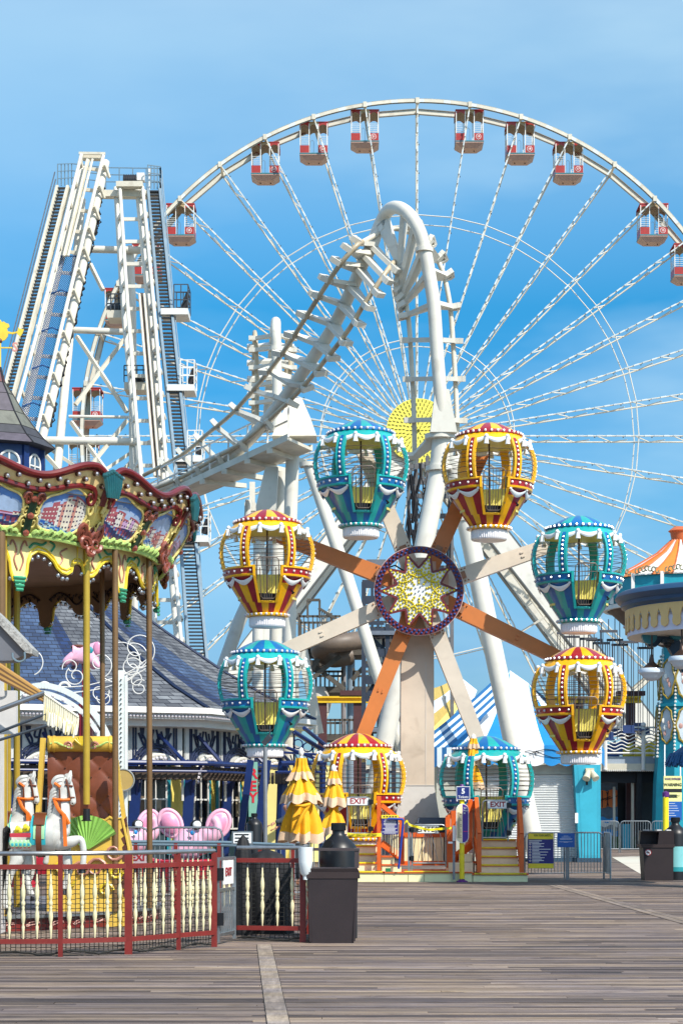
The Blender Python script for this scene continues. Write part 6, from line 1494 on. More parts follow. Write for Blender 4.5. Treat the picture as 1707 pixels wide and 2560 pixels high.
for q in range(7): a = (q - 3) * .35; b.tube([(xm, Yc2 + .16, zc - .02), (xm + .10 * math.sin(a), Yc2 + .155, zc + .09 * math.cos(a) + .01)], [.02, .026], 6, m=1)
for sg in (-1, 1):
    b.tube([(xm + sg * (.17 + .06 * (1 - q / 14) * math.cos(q * .7)), Yc2 + .17, zc - .03 + .06 * (1 - q / 14) * math.sin(q * .7)) for q in range(14)], .016, 5, m=2)
    b.tube(spline([(xm + sg * .12, Yc2 + .17, zc - .06), (xm + sg * .25, Yc2 + .17, zc - .02), (xm + sg * .34, Yc2 + .18, zc + .02), (xm + sg * .42, Yc2 + .18, zc + .0)], 4), .014, 5, m=3)
b.build('top_roll', [cy, M('trim_yellow', '#e8c932'), M('trim_rose', '#b77f6c'), cgreen], ch)
b = MB(); b.beam(W(94, 2080, Yc2), W(109, 1845, Yc2), .06, .12); b.beam(W(314, 2070, Yc2), W(292, 1900, Yc2), .05, .12); b.each('side_frame', cy, ch)
b = MB(); pl = [(118, 2330), (310, 2330), (326, 2200), (322, 2120), (306, 2045), (285, 2048), (275, 2043), (262, 2052), (240, 2046), (222, 2052), (180, 2046), (140, 2075), (118, 2140)]
b.prism([(GX(x, Yc2 - .3), GZ(y, Yc2 - .3)) for x, y in pl][::-1], (0, Yc2 - .3, 0), XA, ZA, .5, m=0); b.tube([W(x, y, Yc2 - .3) for x, y in pl[2:]], .02, 6, m=0)
rr = random.Random(6)
for q in range(9): y = 2052 + q * 22; pts = [(GX(310 + rr.uniform(-9, -2), Yc2 - .3), GZ(y, Yc2 - .3)), (GX(316 + rr.uniform(-2, 3), Yc2 - .3), GZ(y - 12, Yc2 - .3)), (GX(317 + rr.uniform(0, 4), Yc2 - .3), GZ(y + 16, Yc2 - .3)), (GX(311 + rr.uniform(-5, 0), Yc2 - .3), GZ(y + 14, Yc2 - .3))]; b.prism(pts[::-1], (0, Yc2 - .304, 0), XA, ZA, .002, m=1)
b.build('chariot_body', [cy, M('bare_wood', '#5b2f22', .7, .3, 12)], ch, ang=25)
b = MB(); o = W(219, 2126, Yc2 - .32); n = 28
def fan(u, v):
    a = lerp(-1.02, 1.05, u); r = lerp(.02, .46 - .06 * abs(a) ** 2 * .3, v); return o + Vector((r * math.sin(a), -.03 - .03 * v * (1 if int(round(u * n)) % 2 else -.2), r * math.cos(a)))
b.grid(fan, n, 4, flip=True); b.build('fan_relief', M('fan_green', '#8fbf5e', .4, .12, 5, coat=.3), ch, ang=20)
b = MB(); b.lathe([(.045, 0), (.05, -.14), (.08, -.16)], 10, c=(GX(217, 25.9), 25.9, GZ(2022, 25.9))); b.build('pole_sleeve', black, ch)
b = MB()
for cx_, cy_, sz, d in ((240, 2170, .14, 1), (205, 2175, -.12, 1), (285, 2130, .12, -1), (150, 2170, .08, 1), (290, 2180, .09, -1), (170, 2200, .1, -1), (265, 2225, .1, 1)):
    b.tube([W(cx_, cy_, Yc2 - .33) + Vector((sz * (1 - q / 18) * math.cos(d * q * .6), 0, abs(sz) * (1 - q / 18) * math.sin(d * q * .6))) for q in range(16)], [.024 * (1 - q / 24) for q in range(16)], 6, m=0 if abs(sz) < .12 else 1)
b.build('scroll_trim', [M('trim_yellow', '#e8c932'), M('trim_rose', '#b77f6c')], ch)
# ------------------------------------------------------------ red fence with turned balusters round the carousel
fence = thing('baluster_fence', 'curved red metal fence with cream turned balusters and netting in front of the carousel', 'fence', (GX(322, 20.95), 20.95, 0))
fp = [(-330, 21.9), (-170, 20.9), (0, 20.55), (152, 20.6), (322, 20.95), (447, 21.64), (536, 22.17)]
FP = [Vector((GX(x, Y), Y, 0)) for x, Y in fp]
balu = M('baluster_cream', '#ded4ab', .5, .07, 6, stain=.08)
bp_ = [(.004, .16), (.008, .19), (.015, .27), (.017, .31), (.010, .33), (.017, .36), (.025, .41), (.022, .45), (.013, .49), (.018, .505), (.013, .52), (.022, .54), (.022, .56), (.013, .58), (.018, .60), (.024, .635), (.024, .68), (.016, .735), (.011, .755), (.016, .77), (.012, .79), (.008, .855)]
bb = MB(); bb.lathe(bp_, 10); bb.tube([(0, 0, .84), (0, 0, .93)], .008, 5, m=1); BAL = bb.build('baluster', [balu, dsteel]); BAL.parent = fence
BAL.location = (FP[4] + Vector((-.4, 0, 0))) - fence.location
def run(fence, FP, bays, zt, zr, zl, posts):
    b = MB(); b.tube([p + ZA * zt for p in FP], .024, 8); b.each('hand_rail', steel, fence)
    for z, nm in ((zr, 'upper_rail'), (zl, 'lower_rail')):
        b = MB()
        for p, q in zip(FP, FP[1:]): b.beam(p + ZA * z, q + ZA * z, .045, .05)
        b.build(nm, redrail, fence, smooth=False)
    for i, (p, wd) in enumerate(zip(FP, posts)):
        if wd: b = MB(); b.bx(p.x - wd / 2, p.x + wd / 2, p.y - wd / 2, p.y + wd / 2, 0, zt - .02); b.each('post', redrail, fence, smooth=False)
    for (i, k) in bays:
        for j in range(k): inst(BAL, fence, loc=FP[i].lerp(FP[i + 1], (j + .7) / (k + .4)) - fence.location)
run(fence, FP, [(0, 6), (1, 5), (2, 4), (3, 5), (4, 5), (5, 5)], 1.065, .926, .16, [.05, .045, 0, .045, .075, .045, .06])
BAL.location = FP[3].lerp(FP[4], .12) - fence.location
netm = M('net_black', '#22221f', .8, .2)
def netrun(FP, z0, z1, parent, dy=.06, st=.05, r=.0034):
    b = MB(); P = resample([p + YA * dy for p in FP], max(3, int(sum((q - p).length for p, q in zip(FP, FP[1:])) / st)))
    for p in P: b.beam(p + ZA * z0, p + ZA * z1, r * 2, r * 2)
    z = z0
    while z < z1:
        for p, q in zip(P, P[1:]): b.beam(p + ZA * (z + rnd.uniform(-.006, .006)), q + ZA * (z + rnd.uniform(-.006, .006)), r * 2, r * 2)
        z += st
    rope = [p + Vector((0, -.03, .03 + .018 * math.sin(i * .55) + rnd.uniform(0, .015))) for i, p in enumerate(P)]; b.tube(rope, .010, 5)
    return b.build('safety_net', netm, parent, smooth=False)
netrun(FP[2:], .04, .90, fence)
f2 = thing('baluster_fence', 'short straight red fence section with netting and balusters beside the brown litter bin', 'fence', (GX(678, 23), 23, 0))
FP2 = [Vector((GX(593, 23.1), 23.1, 0)), Vector((GX(757, 22.95), 22.95, 0))]; FP3 = [FP2[1], Vector((GX(766, 24.6), 24.6, 0))]
run(f2, FP2, [(0, 4)], 1.085, .94, .16, [0, .07]); run(f2, FP3, [(0, 4)], 1.085, .94, .16, [0, .06])
netrun(FP2, .04, .92, f2); netrun(FP3, .04, .92, f2, dy=0)
b = MB(); p = W(764, 2118, 22.8); b.lathe([(.0, .0), (.085, -.0), (.08, -.17), (.06, -.30), (.03, -.33), (.028, -.37), (0, -.37)], 16, c=p)
tag(b.build('wall_dispenser', M('dispenser_white', '#dfe6e8', .3, .05)), 'white plastic hand dispenser on the end of the short red fence', 'dispenser')
g = thing('fence_gate', 'narrow silver barred gate with red EXIT plate between the two red fences', 'gate', (GX(566, 22.6), 22.6, 0))
A, B = Vector((GX(545, 22.3), 22.3, 0)), Vector((GX(586, 23.0), 23.0, 0)); d = (B - A).normalized(); nn = Vector((d.y, -d.x, 0))
b = MB()
for p in (A, B): b.beam(p + ZA * .04, p + ZA * .98, .04, .04)
for z in (.12, .62, .97): b.beam(A + ZA * z, B + ZA * z, .03, .035)
b.build('gate_frame', steel, g, smooth=False); b = MB()
for k in range(1, 9): p = A.lerp(B, k / 9); b.beam(p + ZA * .1, p + ZA * .62, .016, .02)
b.build('gate_grille', steel, g, smooth=False)
b = MB(); c = A.lerp(B, .5) + nn * .02; b.add([A.lerp(B, .2) + nn * .02 + ZA * .68, A.lerp(B, .85) + nn * .02 + ZA * .68, A.lerp(B, .85) + nn * .02 + ZA * .95, A.lerp(B, .2) + nn * .02 + ZA * .95], [(0, 1, 2, 3)]); s = b.build('sign', signw, g, smooth=False)
text('EXIT', .13, A.lerp(B, .52) + nn * .026 + ZA * .815, signr, s, rot=(PI / 2, 0, math.atan2(d.y, d.x)), bold=.03, wx=1.0)
b = MB()
for z in (.3, .8): b.box(A + ZA * z + nn * .03, (.07, .07, .14))
b.each('hinge', black, g, smooth=False)
def coverlump(name, label, cat, px, y0, y1, hw, Y, m=black):
    t = thing(name, label, cat, (GX(px, Y), Y, 0)); b = MB(); k = Y / F; c = (GX(px, Y), Y, 0); z0, z1 = max(0, GZ(y1, Y)), GZ(y0, Y); rr = random.Random(int(px)); ph = rr.random() * 6
    b.grid(lambda u, v: (lambda a, r: (c[0] + r * math.sin(a), Y - .8 * r * math.cos(a), lerp(z0, z1, v)))(2 * PI * u, hw * k * (1.0 if v < .6 else math.sqrt(max(.0, 1 - ((v - .6) / .4) ** 2.4))) * (1 + .06 * math.sin(7 * 2 * PI * u + ph + 3 * v))), 40, 16, cu=True, flip=False)
    b.build('cover', m, t, ang=70); return t
cv = M('cover_black', '#141418', .7, .2, 4, bump=.3, bsc=10)
coverlump('covered_control', 'black fabric cover pulled over a control stand behind the gate', 'covered equipment', 608, 2085, 2345, 22, 24.4, cv)
coverlump('covered_counter', 'long black covered counter behind the short red fence', 'covered equipment', 668, 2122, 2340, 64, 24.8, cv)
t = thing('ride_sign', 'white framed sign on a stand behind the black cover', 'sign', (GX(603, 26), 26, 0)); b = MB(); p, q = W(580, 2078, 26), W(632, 2112, 26); b.bx(p.x, q.x, 26, 26.03, q.z, p.z, 0); b.bx(p.x + .02, q.x - .02, 25.99, 26, q.z + .02, p.z - .02, 1)
for k in range(3): b.bx(p.x + .04, q.x - .05, 25.985, 25.99, p.z - .05 - .045 * k, p.z - .035 - .045 * k, 2)
b.bx(p.x + .12, p.x + .16, 26.0, 26.03, 0, q.z, 0); b.build('board', [steel, signw, signk], t, smooth=False)
# ------------------------------------------------------------ pink elephant ride behind the carousel
pink = M('elephant_pink', '#eeb4cb', .28, .08, 4, coat=.4); pinkd = M('elephant_pink_inner', '#e394b4', .3, .08, 4, coat=.4); tubred = M('car_red', '#b3263a', .3, .1, 4, coat=.3)
def make_ele(label):
    t = thing('elephant_car', label, 'ride car', (0, 0, 0), 'pink elephant ride cars'); Y = 38.0; k = Y / F
    def q(x, y, d=0.0): return Vector(((x - 490) * k, d, GZ(y, Y)))
    V = [q(455, 2120), q(420, 2125), q(500, 2092), q(520, 2088, -.12), q(540, 2092, -.2), q(548, 2072, -.22), q(543, 2052, -.2), q(532, 2043, -.2), q(440, 2160), q(500, 2150)]
    skin('body', V, [(0, 1), (0, 2), (2, 3), (3, 4), (4, 5), (5, 6), (6, 7), (0, 8), (2, 9)], [.38, .32, .36, .21, .14, .105, .09, .10, .32, .28], pink, t)
    for sx, px, py, rot in ((-1, 424, 2058, .5), (1, 545, 2060, -.45)):
        b = MB(); c = q(px, py, .12)
        for rr_, m, dy in ((1.0, 0, 0), (.72, 1, -.055)): b.grid(lambda u, v: (lambda a, r: c + Vector((.20 * r * math.cos(a) * math.cos(rot) - .27 * r * math.sin(a) * math.sin(rot), dy + .10 * r * r, .20 * r * math.cos(a) * math.sin(rot) + .27 * r * math.sin(a) * math.cos(rot))))(2 * PI * u, rr_ * v), 24, 5, m=m, cu=True)
        b.tube([c + Vector((.20 * math.cos(a) * math.cos(rot) - .27 * math.sin(a) * math.sin(rot), .10, .20 * math.cos(a) * math.sin(rot) + .27 * math.sin(a) * math.cos(rot))) for a in [2 * PI * i / 24 for i in range(24)]], .045, 6, closed=True); b.each('ear', [pink, pinkd], t, ang=80)
    b = MB(); c = q(494, 2062, -.26); b.ball(c, .10, 14, 8, m=0, sc=(1.2, .5, 1)); b.ball(c + Vector((.01, -.03, 0)), .075, 12, 8, m=1, sc=(1.1, .5, 1)); b.ball(q(485, 2082, -.34), .045, 10, 6, m=2, sc=(1, .4, 1)); b.build('eye', [black, signw, M('eye_blue', '#1d86c9', .3, .05)], t)
    b = MB(); c = q(455, 2150); b.lathe([(.40, 0), (.46, .12), (.5, .34), (.47, .36), (.42, .2)], 24, c=c + ZA * -.35, sx=1.5, sy=.9); b.lathe([(.3, -.7), (.3, -.34)], 16, c=c); b.build('tub', tubred, t); return t
e1 = make_ele('pink elephant ride car with raised trunk, nearest the silver gate'); e1.location = (GX(490, 38), 38, 0)
for px, Y, lb in ((330, 39.5, 'pink elephant ride car half hidden behind the thin brown carousel pole'), (95, 41, 'pink elephant ride car hidden behind the carousel horses'), (215, 43, 'pink elephant ride car hidden behind the chariot')):
    e = copy_tree(e1); e['label'] = lb; e.location = (GX(px, Y), Y, 0); e.rotation_euler = (0, 0, R(25) if px == 330 else 0)
barrier('silver barrier in front of the pink elephant with raised trunk', (GX(376, 33), 33, 0), (GX(556, 33), 33, 0), 1.26, 15, g_)
barrier('silver barrier left of the one at the pink elephants, behind the brown poles', (GX(200, 33.2), 33.2, 0), (GX(372, 33.2), 33.2, 0), 1.26, 14, g_)
barrier('silver barrier behind the furled parasols', (GX(690, 34), 34, 0), (GX(880, 34), 34, 0), 1.0, 16, g_)
t = thing('queue_rail', 'low blue grey queue rail with red posts behind the red carousel fence', 'railing', (GX(540, 28), 28, 0)); b = MB()
for y in (2104, 2111): b.tube([W(325, y, 28), W(560, y + 2, 28), W(735, y + 9, 27.6)], .022, 8)
b.each('rail', bsteel, t); b = MB()
for x in (340, 440, 548, 650, 732): p = W(x, 2108, 28); b.bx(p.x - .025, p.x + .025, 27.98, 28.03, 0, p.z)
b.each('post', redrail, t, smooth=False); b = MB()
for x in range(352, 735, 13):
    if x % 100 > 20: inst(BAL, t, loc=(GX(x, 28) - t.location.x, 0, 0))
p, q = W(334, 2130, 27.9), W(372, 2158, 27.9); b.bx(p.x, q.x, 27.88, 27.9, q.z, p.z); s = b.build('sign', M('sign_mauve', '#b9a9b0', .5, .05), t, smooth=False); text('EXIT', .13, ((p.x + q.x) / 2, 27.875, (p.z + q.z) / 2), signr, s, bold=.03)
# flying elephant topper on its red pole
t = thing('elephant_figure', 'pink flying elephant figure with brown saddle on a red pole', 'figure', (GX(207, 45), 45, 0)); Y = 45.0
def q(x, y, d=0.0): return W(x, y, Y) + YA * d
V = [q(205, 1634), q(184, 1633), q(172, 1648, -.08), q(160, 1664, -.08), q(190, 1650, .1), q(186, 1666, .1), q(228, 1640), q(238, 1620), q(246, 1614), q(254, 1630, -.05), q(258, 1640, -.05), q(240, 1655, -.1), q(252, 1672, -.1), q(232, 1660, .1), q(236, 1674, .1)]
skin('body', V, [(0, 1), (1, 2), (2, 3), (1, 4), (4, 5), (0, 6), (6, 7), (7, 8), (8, 9), (9, 10), (6, 11), (11, 12), (6, 13), (13, 14)], [.19, .18, .11, .095, .11, .095, .18, .17, .16, .07, .05, .10, .075, .10, .075], pink, t)
b = MB(); c = q(246, 1622, -.14); b.ball(c, .12, 12, 8, sc=(.8, .3, 1.25)); b.each('ear', pinkd, t); b = MB(); b.ball(q(197, 1617), .16, 12, 6, sc=(1.2, 1, .35)); b.build('saddle', leath, t); b = MB(); b.ball(q(227, 1628, -.15), .10, 12, 6, sc=(.8, .35, 1)); b.build('saddle_cloth', tealw, t)
for x, y in ((160, 1666), (185, 1668)): b = MB(); b.ball(q(x, y, -.08 if x < 170 else .1), .085, 10, 5, sc=(1, 1, .5)); b.build('foot_pad', M('pad_grey', '#5b4a55', .6, .1), t)
b = MB(); b.tube([q(208, 1655), q(208, 1770)], .025, 8); b.lathe([(.09, 0), (.09, GZ(1760, Y))], 10, c=(GX(206, Y), Y, 0)); b.lathe([(.05, 0), (.05, GZ(1755, Y))], 10, c=(GX(213, Y), Y - .1, 0)); b.build('pole', M('pole_maroon', '#8c1f2c', .35, .1), t); b = MB(); b.box(q(224, 1812), (.16, .3, .62)); b.build('control_case', M('case_maroon', '#4a2027', .5, .1), t, smooth=False)
# white gate arch with bulbs and wire scrolls
t = thing('gate_arch', 'white entrance arch with bulbs and curly wire scrolls in front of the blue roof', 'arch', (GX(305, 41), 41, 0)); Y = 41.0
ap = spline([q_ for q_ in [W(x, y, Y) for x, y in ((20, 1765), (60, 1726), (105, 1714), (155, 1724), (205, 1752), (245, 1795), (272, 1845), (286, 1900))]], 6)
b = MB()
for p, q2 in zip(ap, ap[1:]): b.beam(p, q2, .12, .10, (0, 1, 0)); b.beam(p - Vector((.10, 0, .14)), q2 - Vector((.10, 0, .14)), .10, .04, (0, 1, 0))
b.build('arch_band', M('arch_white', '#dfe6e2', .45, .08), t, smooth=False)
b = MB()
for i in range(2, len(ap) - 2, 3): b.ball(ap[i] - Vector((.10, .06, .16)), .035, 6, 4)
b.build('bulb_border', bulbw, t)
b = MB(); p = GX(304, Y); b.bx(p - .06, p + .06, Y - .05, Y + .05, 0, GZ(1676, Y)); b.bx(p + .07, p + .13, Y - .04, Y + .04, 0, GZ(1690, Y)); b.build('arch_post', M('arch_white', '#dfe6e2'), t, smooth=False)
b = MB()
for i in range(34): b.ball((p + .0, Y - .07, GZ(1700 + 12 * i, Y)), .02, 5, 3)
b.build('post_bulb_border', M('bulb_dark', '#4b4c46', .3, .2), t)
b = MB()
def sc_(x, y, r, a0, turns, d, sh=.72): n = 30; b.tube([W(x + r * (1 - sh * i / n) * math.cos(a0 + d * turns * 2 * PI * i / n), y - r * (1 - sh * i / n) * math.sin(a0 + d * turns * 2 * PI * i / n), Y) for i in range(n + 1)], .012, 5)
for a in ((345, 1622, 50, -1.6, 1.1, 1), (338, 1645, 38, 1.9, 1.2, -1), (330, 1670, 28, .4, 1.3, 1), (338, 1700, 26, -2.4, 1.2, -1), (350, 1720, 22, 1.0, 1.2, 1), (250, 1660, 34, -1.2, 1.0, 1), (190, 1690, 26, 2.4, 1.3, 1), (178, 1668, 22, 3.4, 1.0, -1), (250, 1730, 24, .2, 1.2, -1), (262, 1745, 20, 2.9, 1.1, 1), (75, 1655, 34, -1.2, .6, 1, .1), (300, 1650, 60, -2.4, .7, 1, .3), (20, 1672, 24, -1.5, .6, 1, .2)): sc_(*a)
b.tube(spline([W(x, y, Y) for x, y in ((110, 1716), (200, 1716), (270, 1700), (330, 1676), (372, 1645))], 5), .012, 5); b.tube(spline([W(x, y, Y) for x, y in ((180, 1732), (250, 1722), (310, 1702), (365, 1672))], 5), .012, 5)
for x in (62, 112, 162): b.tube([W(x + 13 * math.cos(a), 1718 - 12 * math.sin(a), Y) for a in [PI * i / 8 for i in range(9)]], .03, 5)
b.build('wire_scroll', cleanw, t)
t = thing('round_sign', 'tan round disc sign edge on the white arch post', 'sign', W(309, 1950, 40.8)); b = MB(); c = W(309, 1950, 40.8); b.tube([c, c + YA * .04], .22, 28, m=0); b.tube([c + Vector((.22 * math.cos(a), 0, .22 * math.sin(a))) for a in [2 * PI * i / 28 for i in range(28)]], .018, 5, m=1, closed=True); b.build('disc', [M('disc_tan', '#b79a58', .5, .1), M('disc_rim', '#8c8f8c', .4, .1)], t, smooth=False)
# ticket booth corner at the left edge
t = thing('ticket_booth', 'corner of a pale booth with grey shingled eave at the left edge', 'booth', (GX(-60, 23), 23, 0)); Y = 23.0
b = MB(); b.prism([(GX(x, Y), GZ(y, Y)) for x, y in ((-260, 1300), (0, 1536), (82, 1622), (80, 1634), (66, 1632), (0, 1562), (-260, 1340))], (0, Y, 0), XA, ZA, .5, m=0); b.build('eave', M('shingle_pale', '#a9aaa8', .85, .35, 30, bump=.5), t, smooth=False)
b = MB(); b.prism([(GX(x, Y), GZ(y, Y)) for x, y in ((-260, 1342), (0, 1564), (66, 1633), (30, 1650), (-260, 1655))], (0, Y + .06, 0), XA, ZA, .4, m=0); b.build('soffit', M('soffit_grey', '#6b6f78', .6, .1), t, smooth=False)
b = MB(); b.bx(GX(-260, Y), GX(30, Y), Y + .3, Y + .45, GZ(1832, Y), GZ(1722, Y)); b.bx(GX(-300, Y), GX(-60, Y), Y + .5, Y + 2.2, 0, GZ(1640, Y)); b.build('booth_wall', M('booth_pale', '#d6d4d2', .5, .08), t, smooth=False)
b = MB(); b.tube(spline([W(x, y, Y - .02) for x, y in ((62, 1630), (62, 1648), (48, 1654), (34, 1646), (32, 1632))], 4), .012, 6); b.build('hook', bsteel, t)
t = thing('fringed_parasol', 'tan striped market parasol edge with cream fringe and metal struts at the left', 'parasol', (GX(-150, 22.4), 22.4, 0)); Y = 22.4
b = MB()
for i in range(6): b.prism([(GX(x, Y), GZ(y, Y)) for x, y in ((-120, lerp(1580, 1640, i / 6)), (112, lerp(1736, 1757, i / 6)), (112, lerp(1736, 1757, (i + 1) / 6)), (-120, lerp(1580, 1640, (i + 1) / 6)))][::-1], (0, Y, 0), XA, ZA, .5, m=i % 2)
b.build('canopy', [M('parasol_tan', '#b98d4c', .8, .1), M('parasol_brown', '#6e4f30', .8, .1)], t, smooth=False)
b = MB(); rr = random.Random(4)
for i in range(46):
    u = i / 45; x = lerp(113, 196, u); y0 = lerp(1738, 1794, u); ln = 66 - 18 * u + rr.uniform(-6, 7); dx = rr.uniform(-4, 2) - 6 * u
    b.tube([W(x, y0, Y + .02 * (i % 3)), W(x + dx * .4, y0 + ln * .5, Y - .01), W(x + dx, y0 + ln, Y + rr.uniform(-.02, .02))], [.012, .013, .009], 5, m=i % 3)
b.tube([W(112, 1735, Y), W(197, 1793, Y)], .018, 6, m=0); b.build('fringe', [M('fringe_cream', '#e6dfc6', .8, .1), M('fringe_straw', '#d8c98e', .8, .1), M('fringe_white', '#f0ece2', .8, .06)], t)
b = MB(); b.tube([W(-100, 1812, Y), W(112, 1732, Y)], .028, 8, m=0); b.tube([W(-100, 1868, Y), W(116, 1785, Y)], .018, 6, m=1); b.tube([W(-100, 1880, Y), W(118, 1814, Y)], .018, 6, m=1); b.tube([(GX(-150, Y), Y, 0), (GX(-150, Y), Y, GZ(1560, Y))], .03, 8, m=0); b.each('strut', [steel, dsteel], t)
# thin lamp post and the bending person behind the parasols
t = thing('lamp_post', 'thin grey lamp post with small floodlight in front of the shop arcade', 'lamp post', (GX(664, 29.5), 29.5, 0)); Y = 29.5
b = MB(); b.tube([(GX(664, Y), Y, 0), (GX(663, Y), Y, GZ(1868, Y))], .030, 8); b.each('post', M('post_grey', '#7b8087'), t); b = MB(); c = W(667, 1852, Y); b.beam(c + Vector((-.05, 0, -.05)), c + Vector((.05, -.02, .07)), .06, .07); b.tube([W(674, 1850, Y), W(675, 1815, Y)], .012, 5); b.build('lamp_head', dsteel, t)
t = thing('person', 'person in grey hooded jacket bending forward behind the largest furled parasol', 'person', (GX(742, 41), 41, 0)); Y = 41.0
def q(x, y, d=0.0): return W(x + 9, y, Y) + YA * d
V = [q(740, 2088), q(728, 2060), q(716, 2036), q(712, 2026), q(709, 2018), q(706, 2010), q(714, 2038, -.17), q(698, 2052, -.20), q(680, 2056, -.22), q(716, 2040, .17), q(702, 2060, .18), q(688, 2066, .18), q(738, 2095, -.09), q(730, 2145, -.10), q(742, 2200, -.10), q(732, 2210, -.10), q(742, 2095, .09), q(744, 2145, .10), q(752, 2200, .10), q(742, 2210, .10)]
skin('body', V, [(0, 1), (1, 2), (2, 3), (3, 4), (4, 5), (2, 6), (6, 7), (7, 8), (2, 9), (9, 10), (10, 11), (0, 12), (12, 13), (13, 14), (14, 15), (0, 16), (16, 17), (17, 18), (18, 19)], [.16, .16, .17, .07, .10, .09, .075, .055, .04, .075, .055, .04, .10, .075, .055, .05, .10, .075, .055, .05], M('skin_tone', '#b98468', .5, .08), t)
V2 = [v for v in V[:4]] + V[6:12]
skin('jacket', V2, [(0, 1), (1, 2), (2, 3), (2, 4), (4, 5), (5, 6), (2, 7), (7, 8), (8, 9)], [.17, .165, .155, .085, .085, .07, .055, .085, .07, .055], M('jacket_grey', '#39414b', .8, .12), t)
b = MB(); b.ball(q(716, 2016), .115, 12, 8, sc=(.95, 1, 1.1)); b.build('hood', M('hood_grey', '#6c7681', .8, .1), t)
skin('trousers', [V[0]] + V[12:15] + V[16:19], [(0, 1), (1, 2), (2, 3), (0, 4), (4, 5), (5, 6)], [.18, .12, .09, .075, .12, .09, .075], M('trousers_dark', '#23262e', .8, .1), t)
for d, hx_, hy_ in ((-.22, 680, 2056), (.18, 688, 2066)):
    c = q(hx_, hy_, d); vs = [c, c + Vector((-.06, 0, -.03))]; es = [(0, 1)]; rr_ = [.03, .034]
    for i, (o_, l_) in enumerate(((-.03, .06), (-.01, .075), (.01, .07), (.03, .055))): n0 = len(vs); vs += [c + Vector((-.09, o_, -.05)), c + Vector((-.09 - l_, o_, -.07)), c + Vector((-.10 - l_, o_, -.10))]; es += [(1, n0), (n0, n0 + 1), (n0 + 1, n0 + 2)]; rr_ += [.011, .010, .009]
    n0 = len(vs); vs += [c + Vector((-.05, -.045, -.05)), c + Vector((-.08, -.06, -.08))]; es += [(1, n0), (n0, n0 + 1)]; rr_ += [.012, .010]
    skin('hand', vs, es, rr_, M('skin_tone', '#b98468'), t, root=0, sub=1)
# ------------------------------------------------------------ dark water slide tower and stairs behind the balloon wheel
Y9 = 92.0; sl_ = thing('slide_tower', 'grey timber and steel slide tower with railed decks behind the balloon wheel', 'slide tower', (GX(850, Y9), Y9, 0))
wood = M('deck_timber_grey', '#565048', .8, .25, 3); steelb = M('tower_steel', '#2f3848', .5, .2, 2); tan = M('slide_tan', '#6f6155', .5, .12, 2)
def deckrail(x0, x1, yt, yb, Y, dep=3.0):
    b = MB(); k = Y / F; p, q2 = GX(x0, Y), GX(x1, Y); zt_, zb_ = GZ(yt, Y), GZ(yb, Y); b.bx(p, q2, Y, Y + dep, zb_ - .28, zb_, 0)
    b.build('deck', wood, sl_, smooth=False); b = MB()
    for YY in (Y, Y + dep):
        b.bx(p, q2, YY - .03, YY + .05, zt_ - .1, zt_)
        n = int((q2 - p) / .20)
        for i in range(n + 1): x = lerp(p, q2, i / n); w_ = .05 if i % 7 else .12; b.bx(x - w_ / 2, x + w_ / 2, YY - .03, YY + .03, zb_, zt_ + (.1 if i % 7 == 0 else 0))
    b.build('deck_railing', wood, sl_, smooth=False)
deckrail(748, 850, 1538, 1590, Y9); deckrail(852, 915, 1582, 1622, Y9); deckrail(778, 856, 1676, 1716, Y9); deckrail(884, 935, 1676, 1716, Y9); deckrail(802, 885, 1797, 1835, Y9 - 2); deckrail(900, 985, 1552, 1590, Y9 + 3); deckrail(930, 1005, 1700, 1742, Y9 + 1.5); deckrail(760, 812, 1610, 1650, Y9 + 4)
b = MB()
for i in range(15): u = i / 14; x, y = lerp(800, 872, u), lerp(1575, 1620, u); p = W(x, y, Y9 - .3); b.bx(p.x - .08, p.x + .18, Y9 - .9, Y9 - .1, p.z - .05, p.z); b.bx(p.x - .02, p.x + .03, Y9 - .9, Y9 - .85, p.z, p.z + .95)
for o_ in (0, .95): b.beam(W(796, 1572, Y9 - .9) + ZA * o_, W(876, 1622, Y9 - .9) + ZA * o_, .08, .12)
for (x0, y0), (x1, y1) in (((785, 1665), (862, 1724)), ((775, 1700), (850, 1640)), ((800, 1640), (770, 1690)), ((880, 1700), (925, 1650)), ((890, 1590), (935, 1640)), ((940, 1720), (1000, 1668)), ((760, 1600), (800, 1640))): rj = rnd.uniform(.2, 1.2); b.beam(W(x0, y0, Y9 - rj), W(x1, y1, Y9 - rj), .2, .2)
for y in (1628, 1640): b.beam(W(765, y, Y9), W(845, y, Y9), .1, .25)
b.beam(W(768, 1500, Y9), W(800, 1500, Y9), .12, .12); 
for x in (769, 799): b.beam(W(x, 1500, Y9), W(x, 1545, Y9), .1, .1)
b.build('stair_frame', wood, sl_, smooth=False)
b = MB(); b.tube([(GX(877, Y9), Y9 + 1, 0), (GX(877, Y9), Y9 + 1, GZ(1622, Y9))], .19, 14, m=0); b.build('column', M('column_blue_grey', '#8798a6', .45, .12), sl_); b = MB(); b.tube([(GX(859, Y9), Y9 + .6, 0), (GX(859, Y9), Y9 + .6, GZ(1640, Y9))], .12, 12); b.build('column', M('column_brown_grey', '#8d8685', .5, .15), sl_)
b = MB(); c0 = [W(x, y, Y9 - 1 + d) for x, y, d in ((900, 1600, 0), (860, 1606, -.6), (815, 1612, -.6), (800, 1628, 0), (830, 1646, .8), (875, 1640, 1.2))]; b.tube(spline(c0, 6), .42, 14); c1 = [W(x, y, Y9 + 2.5) for x, y in ((990, 1640), (955, 1690), (965, 1760), (1000, 1810), (960, 1880))]; b.tube(spline(c1, 5), .5, 12); b.build('slide_tube', tan, sl_)
